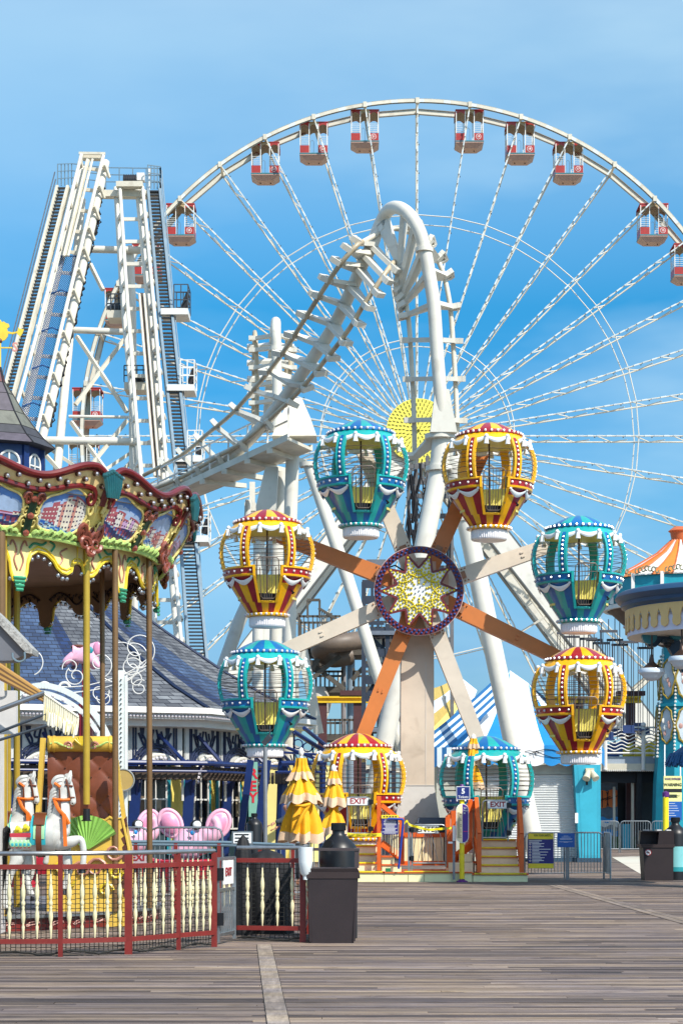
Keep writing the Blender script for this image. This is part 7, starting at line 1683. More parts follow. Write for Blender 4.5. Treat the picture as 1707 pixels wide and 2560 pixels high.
b = MB(); b.lathe([(.5, 0), (.62, .5), (.45, .9), (.3, 1.2)], 18, c=W(796, 1782, Y9)); b.build('slide_bowl', M('bowl_grey', '#b5afa6', .5, .1), sl_)
yb_ = thing('yellow_girder', 'yellow steel girder on brown posts crossing behind the balloon wheel', 'girder', (GX(960, 88), 88, 0)); b = MB(); x0, x1 = GX(780, 88), GX(1600, 88)
for z, h in ((1741, .08), (1753, .08)): b.bx(x0, x1, 87.8, 88.2, GZ(z, 88) - h, GZ(z, 88))
b.bx(x0, x1, 87.97, 88.03, GZ(1753, 88), GZ(1741, 88) - .08); b.build('beam', M('girder_yellow', '#e9bd1c', .5, .12, 1, stain=.15), yb_, smooth=False)
b = MB()
for x in (895, 1445, 1575, 806): b.bx(GX(x, 88) - .2, GX(x, 88) + .2, 87.9, 88.1, 0, GZ(1753, 88) - .09)
b.bx(GX(850, 88), GX(905, 88), 87.75, 88.25, GZ(1740, 88) + .01, GZ(1727, 88)); b.bx(GX(1540, 88), GX(1610, 88), 87.75, 88.25, GZ(1740, 88) + .01, GZ(1728, 88)); b.each('post', M('post_oxblood', '#4f2a2a', .6, .15), yb_, smooth=False)
lad = thing('ladder_tower', 'dark blue steel ladder tower with cages and platforms left of the beige column', 'steel tower', (GX(945, 74), 74, 0)); Y = 74.0
b = MB()
for x, yt in ((909, 1455), (968, 1560), (984, 1590)): b.beam(W(x, yt, Y), W(x, 2138, Y), .16, .16)
for x, yt in ((930, 1460), (945, 1480), (958, 1590)): b.beam(W(x, yt, Y + 1.4), W(x, 2138, Y + 1.4), .1, .1)
b.each('leg', steelb, lad, smooth=False); b = MB()
for y in (1460, 1500, 1558, 1580, 1632, 1665, 1700, 1750, 1790, 1822, 1870, 1930): b.beam(W(905, y, Y), W(986 if y > 1560 else 960, y, Y), .09, .12 if y % 4 else .3); b.beam(W(909, y, Y), W(930, y - 6, Y + 1.4), .06, .08)
for (x0, y0), (x1, y1) in (((912, 1580), (965, 1632)), ((965, 1665), (912, 1750)), ((940, 1655), (998, 1690)), ((998, 1690), (960, 1760)), ((960, 1760), (1000, 1775)), ((912, 1822), (965, 1750))): b.beam(W(x0, y0, Y + .2), W(x1, y1, Y + .2), .12, .18)
b.build('cross_bracing', steelb, lad, smooth=False); b = MB()
for y in (1578, 1820): p, q2 = GX(902, Y), GX(992, Y); b.bx(p, q2, Y - .2, Y + 1.6, GZ(y, Y) - .15, GZ(y, Y))
b.each('platform', M('platform_steel', '#6d7684', .6, .2), lad, smooth=False); b = MB(); b.tube([W(935, 1600, Y + .6), W(938, 1680, Y + .6), W(947, 1730, Y + .6)], .27, 14); b.build('pipe', white2, lad)
nt_ = thing('netted_frame', 'dark netted lattice frame behind the white coaster column above the star hub', 'steel tower', (GX(1040, 66), 66, 0)); Y = 66.0
b = MB()
for x in (1021, 1040, 1068, 1128): b.beam(W(x, 1140, Y), W(x + 2, 2140, Y), .12, .12)
for y in (1165, 1205, 1240, 1290, 1330, 1370, 1420, 1500, 1600): b.beam(W(1018, y, Y), W(1132, y, Y), .08, .16); b.beam(W(1021, y, Y), W(1068, y + 38, Y), .06, .06)
b.build('lattice', M('lattice_grey', '#69696c', .6, .2), nt_, smooth=False); b = MB(); rr = random.Random(9)
for i in range(26): x = rr.uniform(1018, 1068); y = rr.uniform(1140, 1340); b.tube([W(x, y, Y - .3), W(x + rr.uniform(-8, 8), y + 30, Y - .35), W(x + rr.uniform(-14, 14), y + 75, Y - .3)], rr.choice((.015, .03, .05)), 4)
for xx in (1124, 1130): b.tube([W(xx, 1180, Y - .3), W(xx - 4, 1300, Y - .3), W(xx - 8, 1440, Y - .3)], .04, 5)
b.build('hanging_net', M('black_net', '#14151c'), nt_); b = MB(); c = W(940, 1408, 52); b.box(c, (.5, .3, .16)); b.box(c + Vector((.05, -.1, -.12)), (.4, .1, .1)); tag(b.build('floodlight', M('flood_grey', '#6d727a', .5, .15), smooth=False), 'flat grey floodlight box left of the studded hub ring', 'floodlight')
# ------------------------------------------------------------ blue and white tent kiosk
Yt = 63.0
tent = thing('tent_kiosk', 'kiosk with blue and white striped tent roof, white roller shutter and tapered teal pilaster', 'kiosk', (GX(1380, 65), 65, 0))
tw, tb = M('canvas_white', '#eceef0', .7, .06, 1.2, bump=.1, bsc=6), M('canvas_blue', '#1487cb', .7, .08, 1.2, bump=.1, bsc=6)
b = MB(); apL = W(1274, 1676, 68)
def tri(b, pts, m):
    n = len(pts); b.add(pts, [tuple(range(n))], m)
sh = W(1320, 1708, 67); ez = GZ(1863, Yt)
ev = [(1098, tw), (1140, tw), (1200, tb), (1262, tw), (1359, tb), (1434, tw), (1503, tb)]
xs = [1092, 1150, 1204, 1266, 1359, 1434, 1503]; cols = [1, 0, 1, 0, 1, 0]
for i, c in enumerate(cols):
    p, q = Vector((GX(xs[i], Yt), Yt, ez)), Vector((GX(xs[i + 1], Yt), Yt, ez)); t0, t1 = i / 6, (i + 1) / 6
    a0, a1 = (apL, apL, apL, apL, sh, sh, sh)[i], (apL, apL, apL, apL, sh, sh, sh)[i + 1]
    k = 6
    b.grid(lambda u, v, p=p, q=q, a0=a0, a1=a1: (p.lerp(q, u)).lerp(a0.lerp(a1, u), v) - ZA * .22 * math.sin(PI * v), 4, k, m=c, flip=False)
    nsc = max(2, int((q.x - p.x) / .42))
    def val(u, v, p=p, q=q): 
        z = ez - v * (.56 + .10 * abs(math.sin(PI * u * nsc))) ; return (lerp(p.x, q.x, u), Yt - .02 - .02 * math.sin(6 * u), z)
    b.grid(val, nsc * 6, 3, m=c, flip=True)
e = Vector((GX(1503, Yt), Yt, ez)); bk = Vector((GX(1525, 66), 67.5, ez)); top = sh
b.grid(lambda u, v: e.lerp(bk, u).lerp(top.lerp(top + YA * 1.5, u), v), 4, 4, m=1); b.grid(lambda u, v: e.lerp(bk, u) - ZA * v * (.52 + .06 * abs(math.sin(9 * u))), 8, 2, m=1)
b.build('tent_roof', [tw, tb], tent, ang=60)
b = MB(); b.bx(GX(1205, Yt), GX(1500, Yt), Yt + .45, Yt + 5, GZ(1935, Yt), GZ(1900, Yt), 0); b.bx(GX(1092, Yt), GX(1205, Yt), Yt + .45, Yt + 5, 0, GZ(1900, Yt), 0); b.bx(GX(1445, Yt), GX(1500, Yt), Yt + .5, Yt + 5, 0, GZ(1900, Yt), 1); b.build('wall', [M('kiosk_wall', '#b9b9ac', .6, .1), M('kiosk_teal', '#33a6bf', .5, .06)], tent, smooth=False)
b = MB(); z = GZ(2150, Yt); x0, x1 = GX(1205, Yt), GX(1446, Yt)
while z < GZ(1920, Yt): b.add([(x0, Yt + .52, z), (x1, Yt + .52, z), (x1, Yt + .48, z + .055), (x0, Yt + .48, z + .055), (x0, Yt + .52, z + .075), (x1, Yt + .52, z + .075)], [(0, 1, 2, 3), (3, 2, 5, 4)]); z += .075
b.build('roller_shutter', M('shutter_white', '#d8dad9', .5, .06, 1), tent, smooth=False)
b = MB(); 
b.add([(GX(1433, Yt), Yt - .05, GZ(1912, Yt)), (GX(1500, Yt), Yt - .05, GZ(1912, Yt)), (GX(1500, Yt), Yt - .05, .12), (GX(1447, Yt), Yt - .05, .12), (GX(1433, Yt), Yt + .5, GZ(1912, Yt)), (GX(1447, Yt), Yt + .5, .12), (GX(1500, Yt), Yt + .5, GZ(1912, Yt)), (GX(1500, Yt), Yt + .5, .12)], [(3, 2, 1, 0), (0, 4, 5, 3), (1, 2, 7, 6)], 0)
b.add([(GX(1443, Yt), Yt - .056, GZ(1915, Yt)), (GX(1490, Yt), Yt - .056, GZ(1915, Yt)), (GX(1490, Yt), Yt - .056, .2), (GX(1455, Yt), Yt - .056, .2)], [(3, 2, 1, 0)], 1)
b.bx(GX(1440, Yt), GX(1502, Yt), Yt - .1, Yt + .4, 0, .13, 2); b.bx(GX(1320, Yt), GX(1440, Yt), Yt + .2, Yt + .5, 0, .13, 2)
c = W(1466, 1958, Yt - .06); b.beam(c + ZA * .06, c - ZA * .06, .07, .006, (0, 1, 0), m=3)
b.build('pilaster', [M('pilaster_teal', '#2f9fb8', .5, .07), M('kiosk_teal', '#33a6bf'), M('dark_plinth', '#28445a', .6, .1), signk], tent, smooth=False)
b = MB(); c = W(1473, 1930, Yt - .1)
b.box(c + ZA * .05, (.26, .1, .14)); 
for dx in (-.10, .12): b.tube([c + Vector((dx * .4, -.05, .02)), c + Vector((dx * 1.4, -.25, -.22))], [.07, .12], 12)
b.build('floodlight', M('floodlight_cream', '#cfc7ac', .5, .1), tent)
b = MB(); c = W(1440, 2045, Yt - .07); b.box(c, (.09, .1, .32)); b.build('call_box', signw, tent, smooth=False)
b = MB()
for q in range(2): b.tube([Vector((GX(lerp(1262, 1500, u / 12), Yt), Yt - .06, GZ(1882 + 9 * math.sin(u * .9 + q * 2) + q * 4, Yt))) for u in range(13)], .012, 4)
c = W(1341, 1884, Yt - .06); b.tube([c + Vector((.06 * math.cos(a), 0, .09 * math.sin(a))) for a in (0, 1, 2, 3.2, 4.2)], .014, 4); b.build('slack_wire', rubber, tent)
# striped awnings to its left
aw = thing('striped_awning', 'dark blue and white diagonal striped awning left of the tent roof', 'awning', (GX(1150, 61.5), 61.5, 0)); Ya = 61.2
def awn(par, c00, c10, c01, c11, ns, mats, name, n=1):
    b = MB()
    for i in range(ns):
        t0, t1 = i / ns, (i + 1) / ns; b.grid(lambda u, v: (c00.lerp(c01, lerp(t0, t1, v))).lerp(c10.lerp(c11, lerp(t0, t1, v)), u) - ZA * .04 * math.sin(PI * u), 6, 1, m=i % len(mats))
    return b.build(name, mats, par)
dkb = M('awning_dark_blue', '#0f5c92', .7, .1); lgw = M('awning_grey_white', '#ccd8e2', .7, .06)
awn(aw, W(1078, 1832, Ya), W(1236, 1697, 66), W(1078, 1905, Ya - .8), W(1250, 1752, 64.8), 7, [dkb, lgw], 'awning_canvas')
b = MB()
for i in range(5): p, q = W(1080 + 12 * i, 1868 + (i % 2), Ya - .8), W(1092 + 12 * i, 1868, Ya - .8); b.grid(lambda u, v, p=p, q=q: p.lerp(q, u) - ZA * (.55 * v + .06 * v * math.sin(PI * u)), 4, 2, m=i % 2)
b.build('valance', [dkb, lgw], aw)
b = MB(); b.tube([W(1082, 2150, Ya), W(1082, 1860, Ya)], .05, 6); b.each('post', steel, aw)
a2 = thing('striped_awning', 'yellow striped awning behind the dark blue one, beside the beige column', 'awning', (GX(1110, 65), 65, 0))
awn(a2, W(1076, 1722, 65), W(1130, 1700, 68), W(1076, 1860, 63.5), W(1145, 1770, 67), 4, [M('awning_mustard', '#c4aa5c', .7, .1), lgw, M('awning_mustard', '#c4aa5c'), M('awning_yellow', '#f2dd78', .7, .06)], 'awning_canvas')
b = MB(); p0 = W(1156, 1697, 69); b.add([p0, W(1192, 1726, 68), W(1170, 1780, 67), W(1142, 1768, 67), W(1132, 1722, 68)], [(4, 3, 2, 1, 0)]); b.build('gable_canvas', tw, a2)
b = MB(); b.tube([W(1110, 2140, 66), W(1110, 1740, 66)], .06, 6); b.each('post', steel, a2)
t = thing('beadboard_booth', 'cream ribbed booth wall behind the lowest teal gondola', 'booth', (GX(1110, 67), 67, 0)); b = MB()
b.bx(GX(1078, 66), GX(1140, 66), 66, 68, 0, GZ(1912, 66), 0)
for k in range(8): x = GX(1082 + 8 * k, 65.97); b.bx(x, x + .04, 65.96, 66, 1, GZ(1914, 66), 1)
b.build('booth_wall', [M('booth_cream', '#ded5a6', .6, .06), M('booth_line', '#8f865e', .6, .06)], t, smooth=False)

# ------------------------------------------------------------ raised deck with wave railing, dark shelter below
Yd = 86.0
dk = thing('raised_deck', 'raised grey deck with white wavy railing above a dark open shelter', 'deck', (GX(1600, 90), 90, 0))
b = MB(); x0, x1 = GX(1490, Yd), GX(1800, Yd)
b.bx(x0, x1, Yd, Yd + 9, GZ(1912, Yd), GZ(1891, Yd), 0); b.bx(x0, x1, Yd - .1, Yd, GZ(1925, Yd), GZ(1909, Yd), 1)
for k in range(60): p = lerp(x0, x1, k / 60); b.ball((p, Yd - .06, GZ(1926, Yd)), .055, 6, 4, m=2)
b.bx(x0, x1, Yd + .3, Yd + .5, GZ(1957, Yd), GZ(1912, Yd), 3); b.bx(x0, x1, Yd + 8.5, Yd + 9, 0, GZ(1912, Yd), 3); b.bx(GX(1586, Yd), x1, Yd + 2.5, Yd + 2.7, 0, GZ(1955, Yd), 4); b.bx(GX(1540, Yd), GX(1586, Yd), Yd + 3, Yd + 8, 0, GZ(1965, Yd), 5)
b.bx(GX(1582, Yd), GX(1588, Yd), Yd + .5, Yd + .7, 0, GZ(1957, Yd), 1); b.bx(GX(1540, Yd), GX(1545, Yd), Yd + 1, Yd + 1.2, 0, GZ(1966, Yd), 1); b.bx(GX(1540, Yd), GX(1660, Yd), Yd + 1.2, Yd + 1.4, 0, .55, 6); b.bx(GX(1562, Yd), GX(1588, Yd), Yd + .8, Yd + 1.3, 0, 1.1, 7)
for x in (1490, 1598, 1700): b.bx(GX(x, Yd) - .1, GX(x, Yd) + .1, Yd + .1, Yd + .3, 0, GZ(1912, Yd), 3)
b.build('deck_structure', [M('fascia_grey', '#9aa6b4', .5, .1), M('fascia_beige', '#c9c3b0', .5, .08), cleanw, M('shelter_dark', '#1d2126', .8, .2), M('shelter_slate', '#2c3a42', .7, .1), black, M('shelter_green', '#2c5a2e', .8, .2), M('kiosk_teal', '#33a6bf')], dk, smooth=False)
b = MB()
for x in (1512, 1607, 1704): p = W(x, 1920, Yd - .15); b.tube([p, p + ZA * 1.75], .085, 8); b.ball(p + ZA * 1.85, .12, 8, 6); b.ball(p - ZA * .05, .1, 8, 5)
p, q = GX(1490, Yd), GX(1800, Yd)
for z in (1819, 1883): b.tube([(p, Yd - .15, GZ(z, Yd)), (q, Yd - .15, GZ(z, Yd))], .045, 6)
for k in range(6): b.tube([(lerp(p, q, i / 90), Yd - .15, GZ(1829 + 9 * k + 3.2 * math.sin(i * .62 + .0), Yd)) for i in range(91)], .026, 5)
b.build('wave_railing', cleanw, dk)
rr = random.Random(11)
for i, (x, y, c, lb) in enumerate(((1530, 1862, '#1f4f8f', 'leftmost blue folded chair on the raised deck behind the wavy railing'), (1556, 1853, '#1f4f8f', 'blue folded chair beside a yellow one on the raised deck'), (1572, 1868, '#d9bf3a', 'leftmost yellow folded chair on the raised deck'), (1622, 1864, '#d9bf3a', 'yellow folded chair just right of the middle railing post'), (1640, 1853, '#d9bf3a', 'upper yellow folded chair right of the middle railing post'), (1672, 1855, '#e3c93e', 'rightmost yellow folded chair near the painted column'), (1600, 1872, '#d9bf3a', 'yellow folded chair at the foot of the middle railing post'))):
    t = thing('folded_chair', lb, 'chair', W(x, 1889, Yd + 1.2), 'folded chairs on the raised deck'); m = M('chair_' + c[1:], c, .5, .08); o = W(x, 1889, Yd + 1.2); h = (1889 - y) * Yd / F
    b = MB(); b.beam(o + Vector((-.25, 0, h * .5)), o + Vector((.22, .1, h)), .42, .06, (0, 1, 0)); b.build('backrest', m, t); b = MB(); b.beam(o + Vector((-.3, -.1, h * .35)), o + Vector((.3, 0, h * .3)), .4, .06, (0, 1, 0)); b.build('seat', m, t)
    b = MB()
    for s in (-.25, .25): b.tube([o + Vector((s, 0, 0)), o + Vector((-s, .05, h * .6))], .025, 5)
    b.build('frame', steel, t)
t = thing('basketball_mural', 'mural panel of two orange basketballs over blue waves inside the dark shelter', 'mural', W(1520, 2110, 88)); Y = 88.0
b = MB(); p, q = W(1496, 1950, Y), W(1543, 2070, Y); b.bx(p.x, q.x, Y, Y + .1, q.z - .6, p.z, 0)
for (x, y) in ((1504, 1998), (1531, 1996)):
    c = W(x, y, Y - .03); r = 23 * Y / F * .98; cl_ = [min(max(c.x + r * math.cos(a), p.x + .02), q.x - .02) for a in [2 * PI * k / 32 for k in range(32)]]
    b.add([Vector((cl_[k], Y - .03 - (.01 if x > 1520 else 0), c.z + r * math.sin(2 * PI * k / 32))) for k in range(32)], [tuple(range(32))], 1)
    for off in (-.5, 0, .5):
        pts = [Vector((c.x + r * off * math.cos(.35) + r * .28 * off * math.cos(s), Y - .06, c.z + r * .92 * math.sin(s) * (1 - .25 * abs(off)))) for s in [lerp(-1.5, 1.5, k / 8) for k in range(9)]]
        b.tube([v for v in pts if p.x < v.x < q.x], .018, 4, m=2)
    b.tube([Vector((max(p.x, min(q.x, c.x - r * .9)), Y - .06, c.z - .08)), Vector((min(q.x, c.x + r * .9), Y - .06, c.z + .12))], .018, 4, m=2)
for k in range(4): b.grid(lambda u, v: (lerp(p.x, q.x, u), Y - .04 - .005 * k, q.z + .45 - .18 * k - .25 * v + .06 * math.sin(9 * u + k)), 10, 1, m=3 + k % 3, flip=True)
b.build('panel', [M('mural_grey', '#5a6a78', .5, .2, 6), M('basketball_orange', '#e8762c', .5, .1, 6), signk, M('wave_blue', '#2f8fd0', .5, .1), cleanw, M('wave_grey', '#7c8488', .5, .1)], t, smooth=False)
t = thing('warning_board', 'hanging yellow and blue WARNING board with small print at the right edge', 'sign', W(1680, 2060, 70)); Y = 70.0; p, q = W(1658, 1940, Y), W(1703, 2050, Y); b = MB(); b.bx(p.x, q.x, Y, Y + .06, q.z, p.z, 0); zc = lerp(p.z, q.z, .58); b.bx(p.x, q.x, Y - .006, Y, q.z, zc, 1); b.bx(p.x, q.x, Y - .006, Y, lerp(p.z, q.z, .29), lerp(p.z, q.z, .37), 2)
for k in range(12): z = lerp(p.z, q.z, .42 + .013 * k) if k < 6 else lerp(p.z, q.z, .62 + .055 * (k - 6)); b.bx(p.x + .05, p.x + rr.uniform(.35, .58), Y - .012, Y - .006, z - .012, z, 2 if k < 6 else 3)
for x in (p.x + .04, q.x - .04): b.bx(x - .02, x + .02, Y + .02, Y + .05, p.z, p.z + 1.1, 3)
s = b.build('board', [M('warn_cream', '#e8e49a', .5, .05), M('notice_blue', '#1c57a8'), signk, signw], t, smooth=False); text('WARNING', .15, ((p.x + q.x) / 2, Y - .012, lerp(p.z, q.z, .2)), signk, s, bold=.02, wx=.85); text('WAVE SWINGER', .11, ((p.x + q.x) / 2, Y - .012, lerp(p.z, q.z, .07)), purp, s, bold=.02, wx=.68)
t = thing('height_pole', 'yellow height pole with purple cap in front of the dark shelter', 'sign pole', (GX(1663, 68), 68, 0)); b = MB(); b.lathe([(.1, 0), (.1, GZ(1993, 68))], 12, c=(GX(1663, 68), 68, 0)); b.build('pole', sty, t); b = MB(); b.lathe([(.12, 0), (.12, .15), (0, .2)], 12, c=(GX(1663, 68), 68, GZ(1992, 68))); b.build('pole_cap', purp, t)

# ------------------------------------------------------------ wave swinger
Yw = 85.0; SW = Vector((GX(1700, Yw), Yw, 0))
sw = thing('swing_carousel', 'chair swing ride with orange and white striped tent roof and painted teal tower', 'swing ride', SW)
def zz(y): return GZ(y, Yw)
so1, so2, swt = M('swing_orange', '#ee8a34', .6, .06), M('swing_white', '#efe6dd', .6, .05), M('swing_teal', '#1a97ab', .45, .1)
kk = Yw / F; b = MB()
b.lathe([(24 * kk, zz(1352)), (60 * kk, zz(1385)), (120 * kk, zz(1420)), (196 * kk, zz(1456))], 48, c=SW, mf=lambda j, i: (j // 2) % 2); b.lathe([(0, zz(1316)), (18 * kk, zz(1318)), (31 * kk, zz(1328)), (26 * kk, zz(1332)), (22 * kk, zz(1352))], 32, c=SW, m=2)
for k in range(24): a = 2 * PI * k / 24; b.tube([SW + Vector((r * kk * math.sin(a), -r * kk * math.cos(a), zz(y) + .02)) for r, y in ((24, 1352), (60, 1385), (120, 1420), (196, 1456))], .03, 4, m=2)
b.build('canopy', [so1, so2, M('cap_terracotta', '#c9683a', .5, .1)], sw)
b = MB(); b.lathe([(192 * kk, zz(1452)), (196 * kk, zz(1500)), (188 * kk, zz(1520)), (150 * kk, zz(1540))], 16, c=SW, m=0)
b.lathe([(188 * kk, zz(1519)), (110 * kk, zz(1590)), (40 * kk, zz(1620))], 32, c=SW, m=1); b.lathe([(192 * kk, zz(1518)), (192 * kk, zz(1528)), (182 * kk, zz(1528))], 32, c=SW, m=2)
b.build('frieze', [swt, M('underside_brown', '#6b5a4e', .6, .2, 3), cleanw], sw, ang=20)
b = MB()
for k in range(16):
    a = 2 * PI * (k + .5) / 16
    for q in range(7):
        aa = a + (q - 3) * .045; r = 197 * kk; s = 1 - abs(q - 3) / 5; c = SW + Vector((r * math.sin(aa), -r * math.cos(aa), zz(1450) + .16 * s))
        b.tube([c + Vector((.08 * math.cos(t_), 0, .10 * math.sin(t_) * (1 if q % 2 else -1))) for t_ in [.7 * i for i in range(8)]], .03, 5, m=q % 2)
    a2_ = a + PI / 16; b.beam(SW + Vector((197 * kk * math.sin(a2_), -197 * kk * math.cos(a2_), zz(1450))), SW + Vector((197 * kk * math.sin(a2_), -197 * kk * math.cos(a2_), zz(1518))), .14, .06, m=2)
b.build('scroll_trim', [M('trim_silver_gold', '#a9a27a', .3, .3, 8, metal=.5), M('trim_bronze', '#6f7a5a', .4, .3, 8, metal=.3), cleanw], sw)
b = MB()
for k in range(70):
    a = 2 * PI * k / 70; b.ball(SW + Vector((188 * kk * math.sin(a), -188 * kk * math.cos(a), zz(1524))), .05, 6, 4); b.ball(SW + Vector((140 * kk * math.sin(a), -140 * kk * math.cos(a), zz(1566))), .045, 6, 4)
b.build('bulb_border', bulbw, sw)
b = MB(); b.lathe([(48 * kk, zz(1620)), (52 * kk, zz(1760)), (62 * kk, zz(1761)), (62 * kk, zz(1768)), (55 * kk, zz(1770)), (70 * kk, zz(1960)), (74 * kk, 0)], 8, c=SW, a0=PI / 8, a1=2 * PI + PI / 8); b.build('tower', swt, sw, smooth=False)
b = MB()
for k in range(8):
    a = PI / 8 + k * PI / 4
    for y in range(1640, 1900, 9): r = lerp(48, 64, (y - 1620) / 300) + (3 if y > 1765 else 0); b.ball(SW + Vector((r * 1.03 * kk * math.sin(a), -r * 1.03 * kk * math.cos(a), zz(y))), .06, 5, 3, m=0)
    for y in range(1763, 1768, 4): pass
for k in range(-2, 3):
    a = k * PI / 4; n = Vector((math.sin(a), -math.cos(a), 0)); tn = Vector((math.cos(a), math.sin(a), 0))
    for yc, hh in ((1700, 52), (1815, 48)):
        r = lerp(48, 62, (yc - 1620) / 280) * math.cos(PI / 8) + 2; o = SW + n * r * kk + ZA * zz(yc)
        b.prism([(.30 * math.cos(t_) * (1 + .1 * math.cos(4 * t_)), hh * kk * .82 * math.sin(t_) * (1 + .06 * math.cos(4 * t_))) for t_ in [2 * PI * i / 24 for i in range(24)]], o + n * .05, tn, ZA, .03, m=2)
        b.tube([o + n * .06 + tn * .33 * math.cos(t_) * (1 + .12 * math.cos(6 * t_)) + ZA * hh * kk * .9 * math.sin(t_) * (1 + .05 * math.cos(8 * t_)) for t_ in [2 * PI * i / 36 for i in range(36)]], .045, 5, m=1, closed=True)
        rq = random.Random(k + yc)
        for i in range(5): b.ball(o + n * .06 + tn * rq.uniform(-.18, .18) + ZA * rq.uniform(-.5, .3) * hh * kk, .09, 6, 4, m=3 + i % 2, sc=(1, .2, 1.3))
b.build('tower_panels', [cleanw, M('panel_gold', '#a08a34', .4, .2, 8), M('panel_sky', '#c3cfd6', .5, .1), M('panel_rose', '#b98f86', .5, .1), M('panel_white', '#ebe8e0', .5, .05)], sw, ang=30)
# swing seats hanging from the sweep
rs = random.Random(21); chain = M('chain_dark_steel', '#4a4a50', .5, .2)
seat = [(1412, 1583), (1428, 1592), (1448, 1583), (1470, 1597), (1484, 1600), (1502, 1608), (1520, 1578), (1536, 1600), (1548, 1612), (1572, 1605), (1596, 1598), (1612, 1620)]
for i, (x, y) in enumerate(seat):
    a = -1.5 + 2.6 * i / 11; Y = Yw + 4.5 * math.sin(i * 1.9)
    t = thing('hanging_swing', 'dark chain hung swing, %s from the left under the striped swing ride roof' % ('first', 'second', 'third', 'fourth', 'fifth', 'sixth', 'seventh', 'eighth', 'ninth', 'tenth', 'eleventh', 'twelfth')[i], 'swing seat', W(x, y, Y), 'swing seats hanging from the chair swing ride'); c = W(x, y, Y); zu = GZ(1560 - 2 * i, Y)
    b = MB(); b.tube([c + ZA * (zu - c.z), c], .02, 4); b.beam(c + Vector((-.36, .0, .0)), c + Vector((.36, 0, 0)), .10, .10)
    zb_ = GZ(1840 + rs.uniform(-15, 15), Y)
    for dx in (-.34, -.20, .20, .34): b.tube([c + Vector((dx, (.2 if abs(dx) < .3 else -.1), 0)), Vector((c.x + dx, Y + (.2 if abs(dx) < .3 else -.1), zb_))], .016, 4)
    b.build('hanger_chain', chain, t)
    b = MB(); b.box((c.x, Y, zb_), (.46, .4, .05)); b.box((c.x, Y + .2, zb_ + .17), (.46, .04, .3)); b.build('seat_shell', M('seat_navy', '#243a6a', .5, .1), t)

# ------------------------------------------------------------ round kiosk at the right edge with scalloped cornice and globe lamps
Yk = 40.0; KC = Vector((GX(1850, Yk), Yk, 0)); kk2 = Yk / F
kio = thing('round_kiosk', 'round kiosk canopy with dark blue cornice, cream drip scallops and teal brackets', 'kiosk', KC)
dbl, cream2 = M('cornice_blue', '#2b4f72', .45, .08, 1.5), M('scallop_cream', '#e3bd7c', .55, .06, 2)
r0 = 285 * kk2
b = MB(); q = lambda y: GZ(y, Yk - r0 * .5)
prof = [(300, 1482), (307, 1486), (312, 1496), (305, 1505), (298, 1509), (296, 1517), (286, 1524), (285, 1530)]
b.lathe([(0, GZ(1474, Yk))] + [(r * kk2, GZ(y, Yk)) for r, y in prof], 72, c=KC); b.build('cornice', dbl, kio)
b = MB(); n = 50; z0, z1, z2 = GZ(1526, Yk), GZ(1560, Yk), GZ(1590, Yk)
b.lathe([(r0 * .985, z0), (r0 * .985, GZ(1592, Yk))], 72, c=KC, m=1)
for k in range(n):
    a = 2 * PI * k / n; pl = [(-.5, 0), (.5, 0), (.5, -.16), (.36, -.30), (.27, -.44), (.33, -.56), (.26, -.68), (0, -.74), (-.26, -.68), (-.33, -.56), (-.27, -.44), (-.36, -.30), (-.5, -.16)]; wd = 2 * PI * r0 / n
    nrm = Vector((math.sin(a), -math.cos(a), 0)); b.prism([(x * wd, z * .62) for x, z in pl][::-1], KC + nrm * (r0 * 1.003) + ZA * z0, Vector((math.cos(a), math.sin(a), 0)), ZA, .03, m=0)
    a2 = a + PI / n; nr2 = Vector((math.sin(a2), -math.cos(a2), 0)); b.ball(KC + nr2 * r0 * .995 + ZA * (z0 - .16), .025, 6, 4, m=2); b.beam(KC + nr2 * r0 * 1.0 + ZA * (z0 - .16), KC + nr2 * r0 * .99 + ZA * (z0 - .23), .012, .012, m=2)
b.build('scallop_trim', [cream2, M('drum_lilac', '#d6d8ea', .6, .05), steel], kio, ang=30)
b = MB(); b.lathe([(r0 * .985, GZ(1592, Yk)), (r0 * .3, GZ(1600, Yk)), (0, GZ(1600, Yk))], 48, c=KC, m=0); b.build('soffit', M('soffit_cream', '#dcd6c8', .6, .05), kio)
b = MB(); c = W(1667, 1604, Yk - .6); b.lathe([(.13, .03), (.13, -.03), (.09, -.04)], 16, c=c, m=0); b.ball(c - ZA * .05, .08, 12, 6, m=0); b.build('dome_camera', black, kio)
ktl, kd = M('bracket_teal', '#1c7688', .4, .1), M('bracket_dark', '#183c5a', .5, .1)
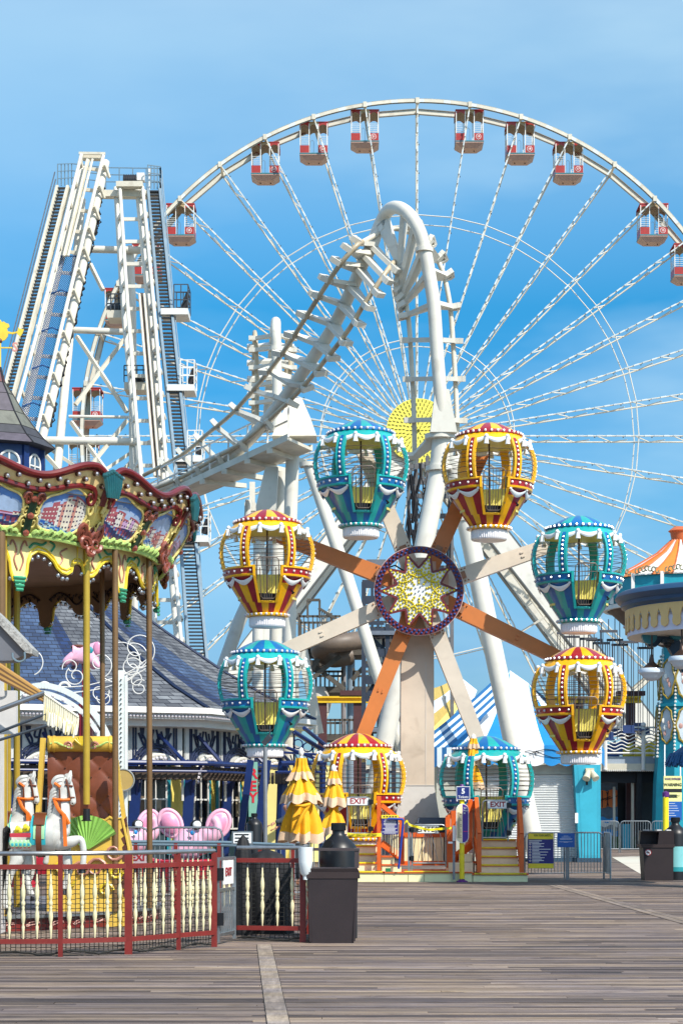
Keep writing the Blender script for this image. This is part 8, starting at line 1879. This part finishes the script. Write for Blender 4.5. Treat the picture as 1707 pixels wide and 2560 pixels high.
for (x, y, hw) in ((1634, 1590, 30), (1712, 1570, 46)):
    b = MB(); p = W(x, y, Yk - .4); k = (Yk - .4) / F; pl = [(-hw, 18), (hw + 20, 18), (hw + 70, -90), (hw + 40, -90), (hw - 6, -8), (6, -26), (-12, -26), (-hw + 4, -8)]
    b.prism([(a_ * k, c_ * k) for a_, c_ in pl][::-1], p, XA, ZA, .22, m=0); b.tube([p + Vector((-hw * .45 * k, .02, -.02)), p + Vector((-hw * .45 * k, -.14, -.02))], hw * .62 * k, 20, m=1); b.build('bracket', [kd, ktl], kio, ang=25)
b = MB(); b.lathe([(.5, 0), (.5, GZ(1600, Yk))], 16, c=KC); b.each('post', dbl, kio)
for x, y, Y, lb in ((1628, 1680, 39.0, 'white glass pendant lamp hanging left of the other under the round kiosk'), (1703, 1650, 38.4, 'white glass pendant lamp cut by the right edge of the picture')):
    t = thing('pendant_lamp', lb, 'lamp', W(x, y, Y), 'pendant lamps under the round kiosk'); c = W(x, y, Y)
    b = MB(); b.tube([c + ZA * .16, c + ZA * .72], .018, 8); b.lathe([(.03, .34), (.05, .2), (.09, .16), (.17, .09), (.2, .07)], 16, c=c); b.build('stem', M('lamp_bronze', '#4a3830', .4, .2, metal=.4), t)
    b = MB(); b.lathe([(.17, .08), (.24, .065), (.262, .02), (.255, -.02), (.19, -.075), (.18, -.10), (.10, -.165), (0, -.18)], 28, c=c); b.build('glass_shade', M('opal_glass', '#cfdbe6', .2, .04), t)
t = thing('thatch_umbrella', 'blue fringed umbrella edge at the right border above the warning board', 'umbrella', (GX(1770, 42), 42, 0)); Y = 42.0; C_ = Vector((GX(1770, Y), Y, 0)); k = Y / F
b = MB(); b.lathe([(0, GZ(1835, Y)), (60 * k, GZ(1862, Y)), (100 * k, GZ(1890, Y))], 40, c=C_)
for i in range(240): a = 2 * PI * i / 240; r = (98 + 5 * math.sin(i * 2.3)) * k; b.beam(C_ + Vector((r * .93 * math.sin(a), -r * .93 * math.cos(a), GZ(1883, Y))), C_ + Vector((r * 1.05 * math.sin(a + .02), -r * 1.05 * math.cos(a + .02), GZ(1912 + 5 * math.sin(i * 1.7), Y))), .04, .012)
b.build('fringed_canopy', M('thatch_blue', '#2f6a9f', .8, .25, 12), t); b = MB(); b.tube([C_, C_ + ZA * GZ(1840, Y)], .04, 8); b.build('pole', steel, t)
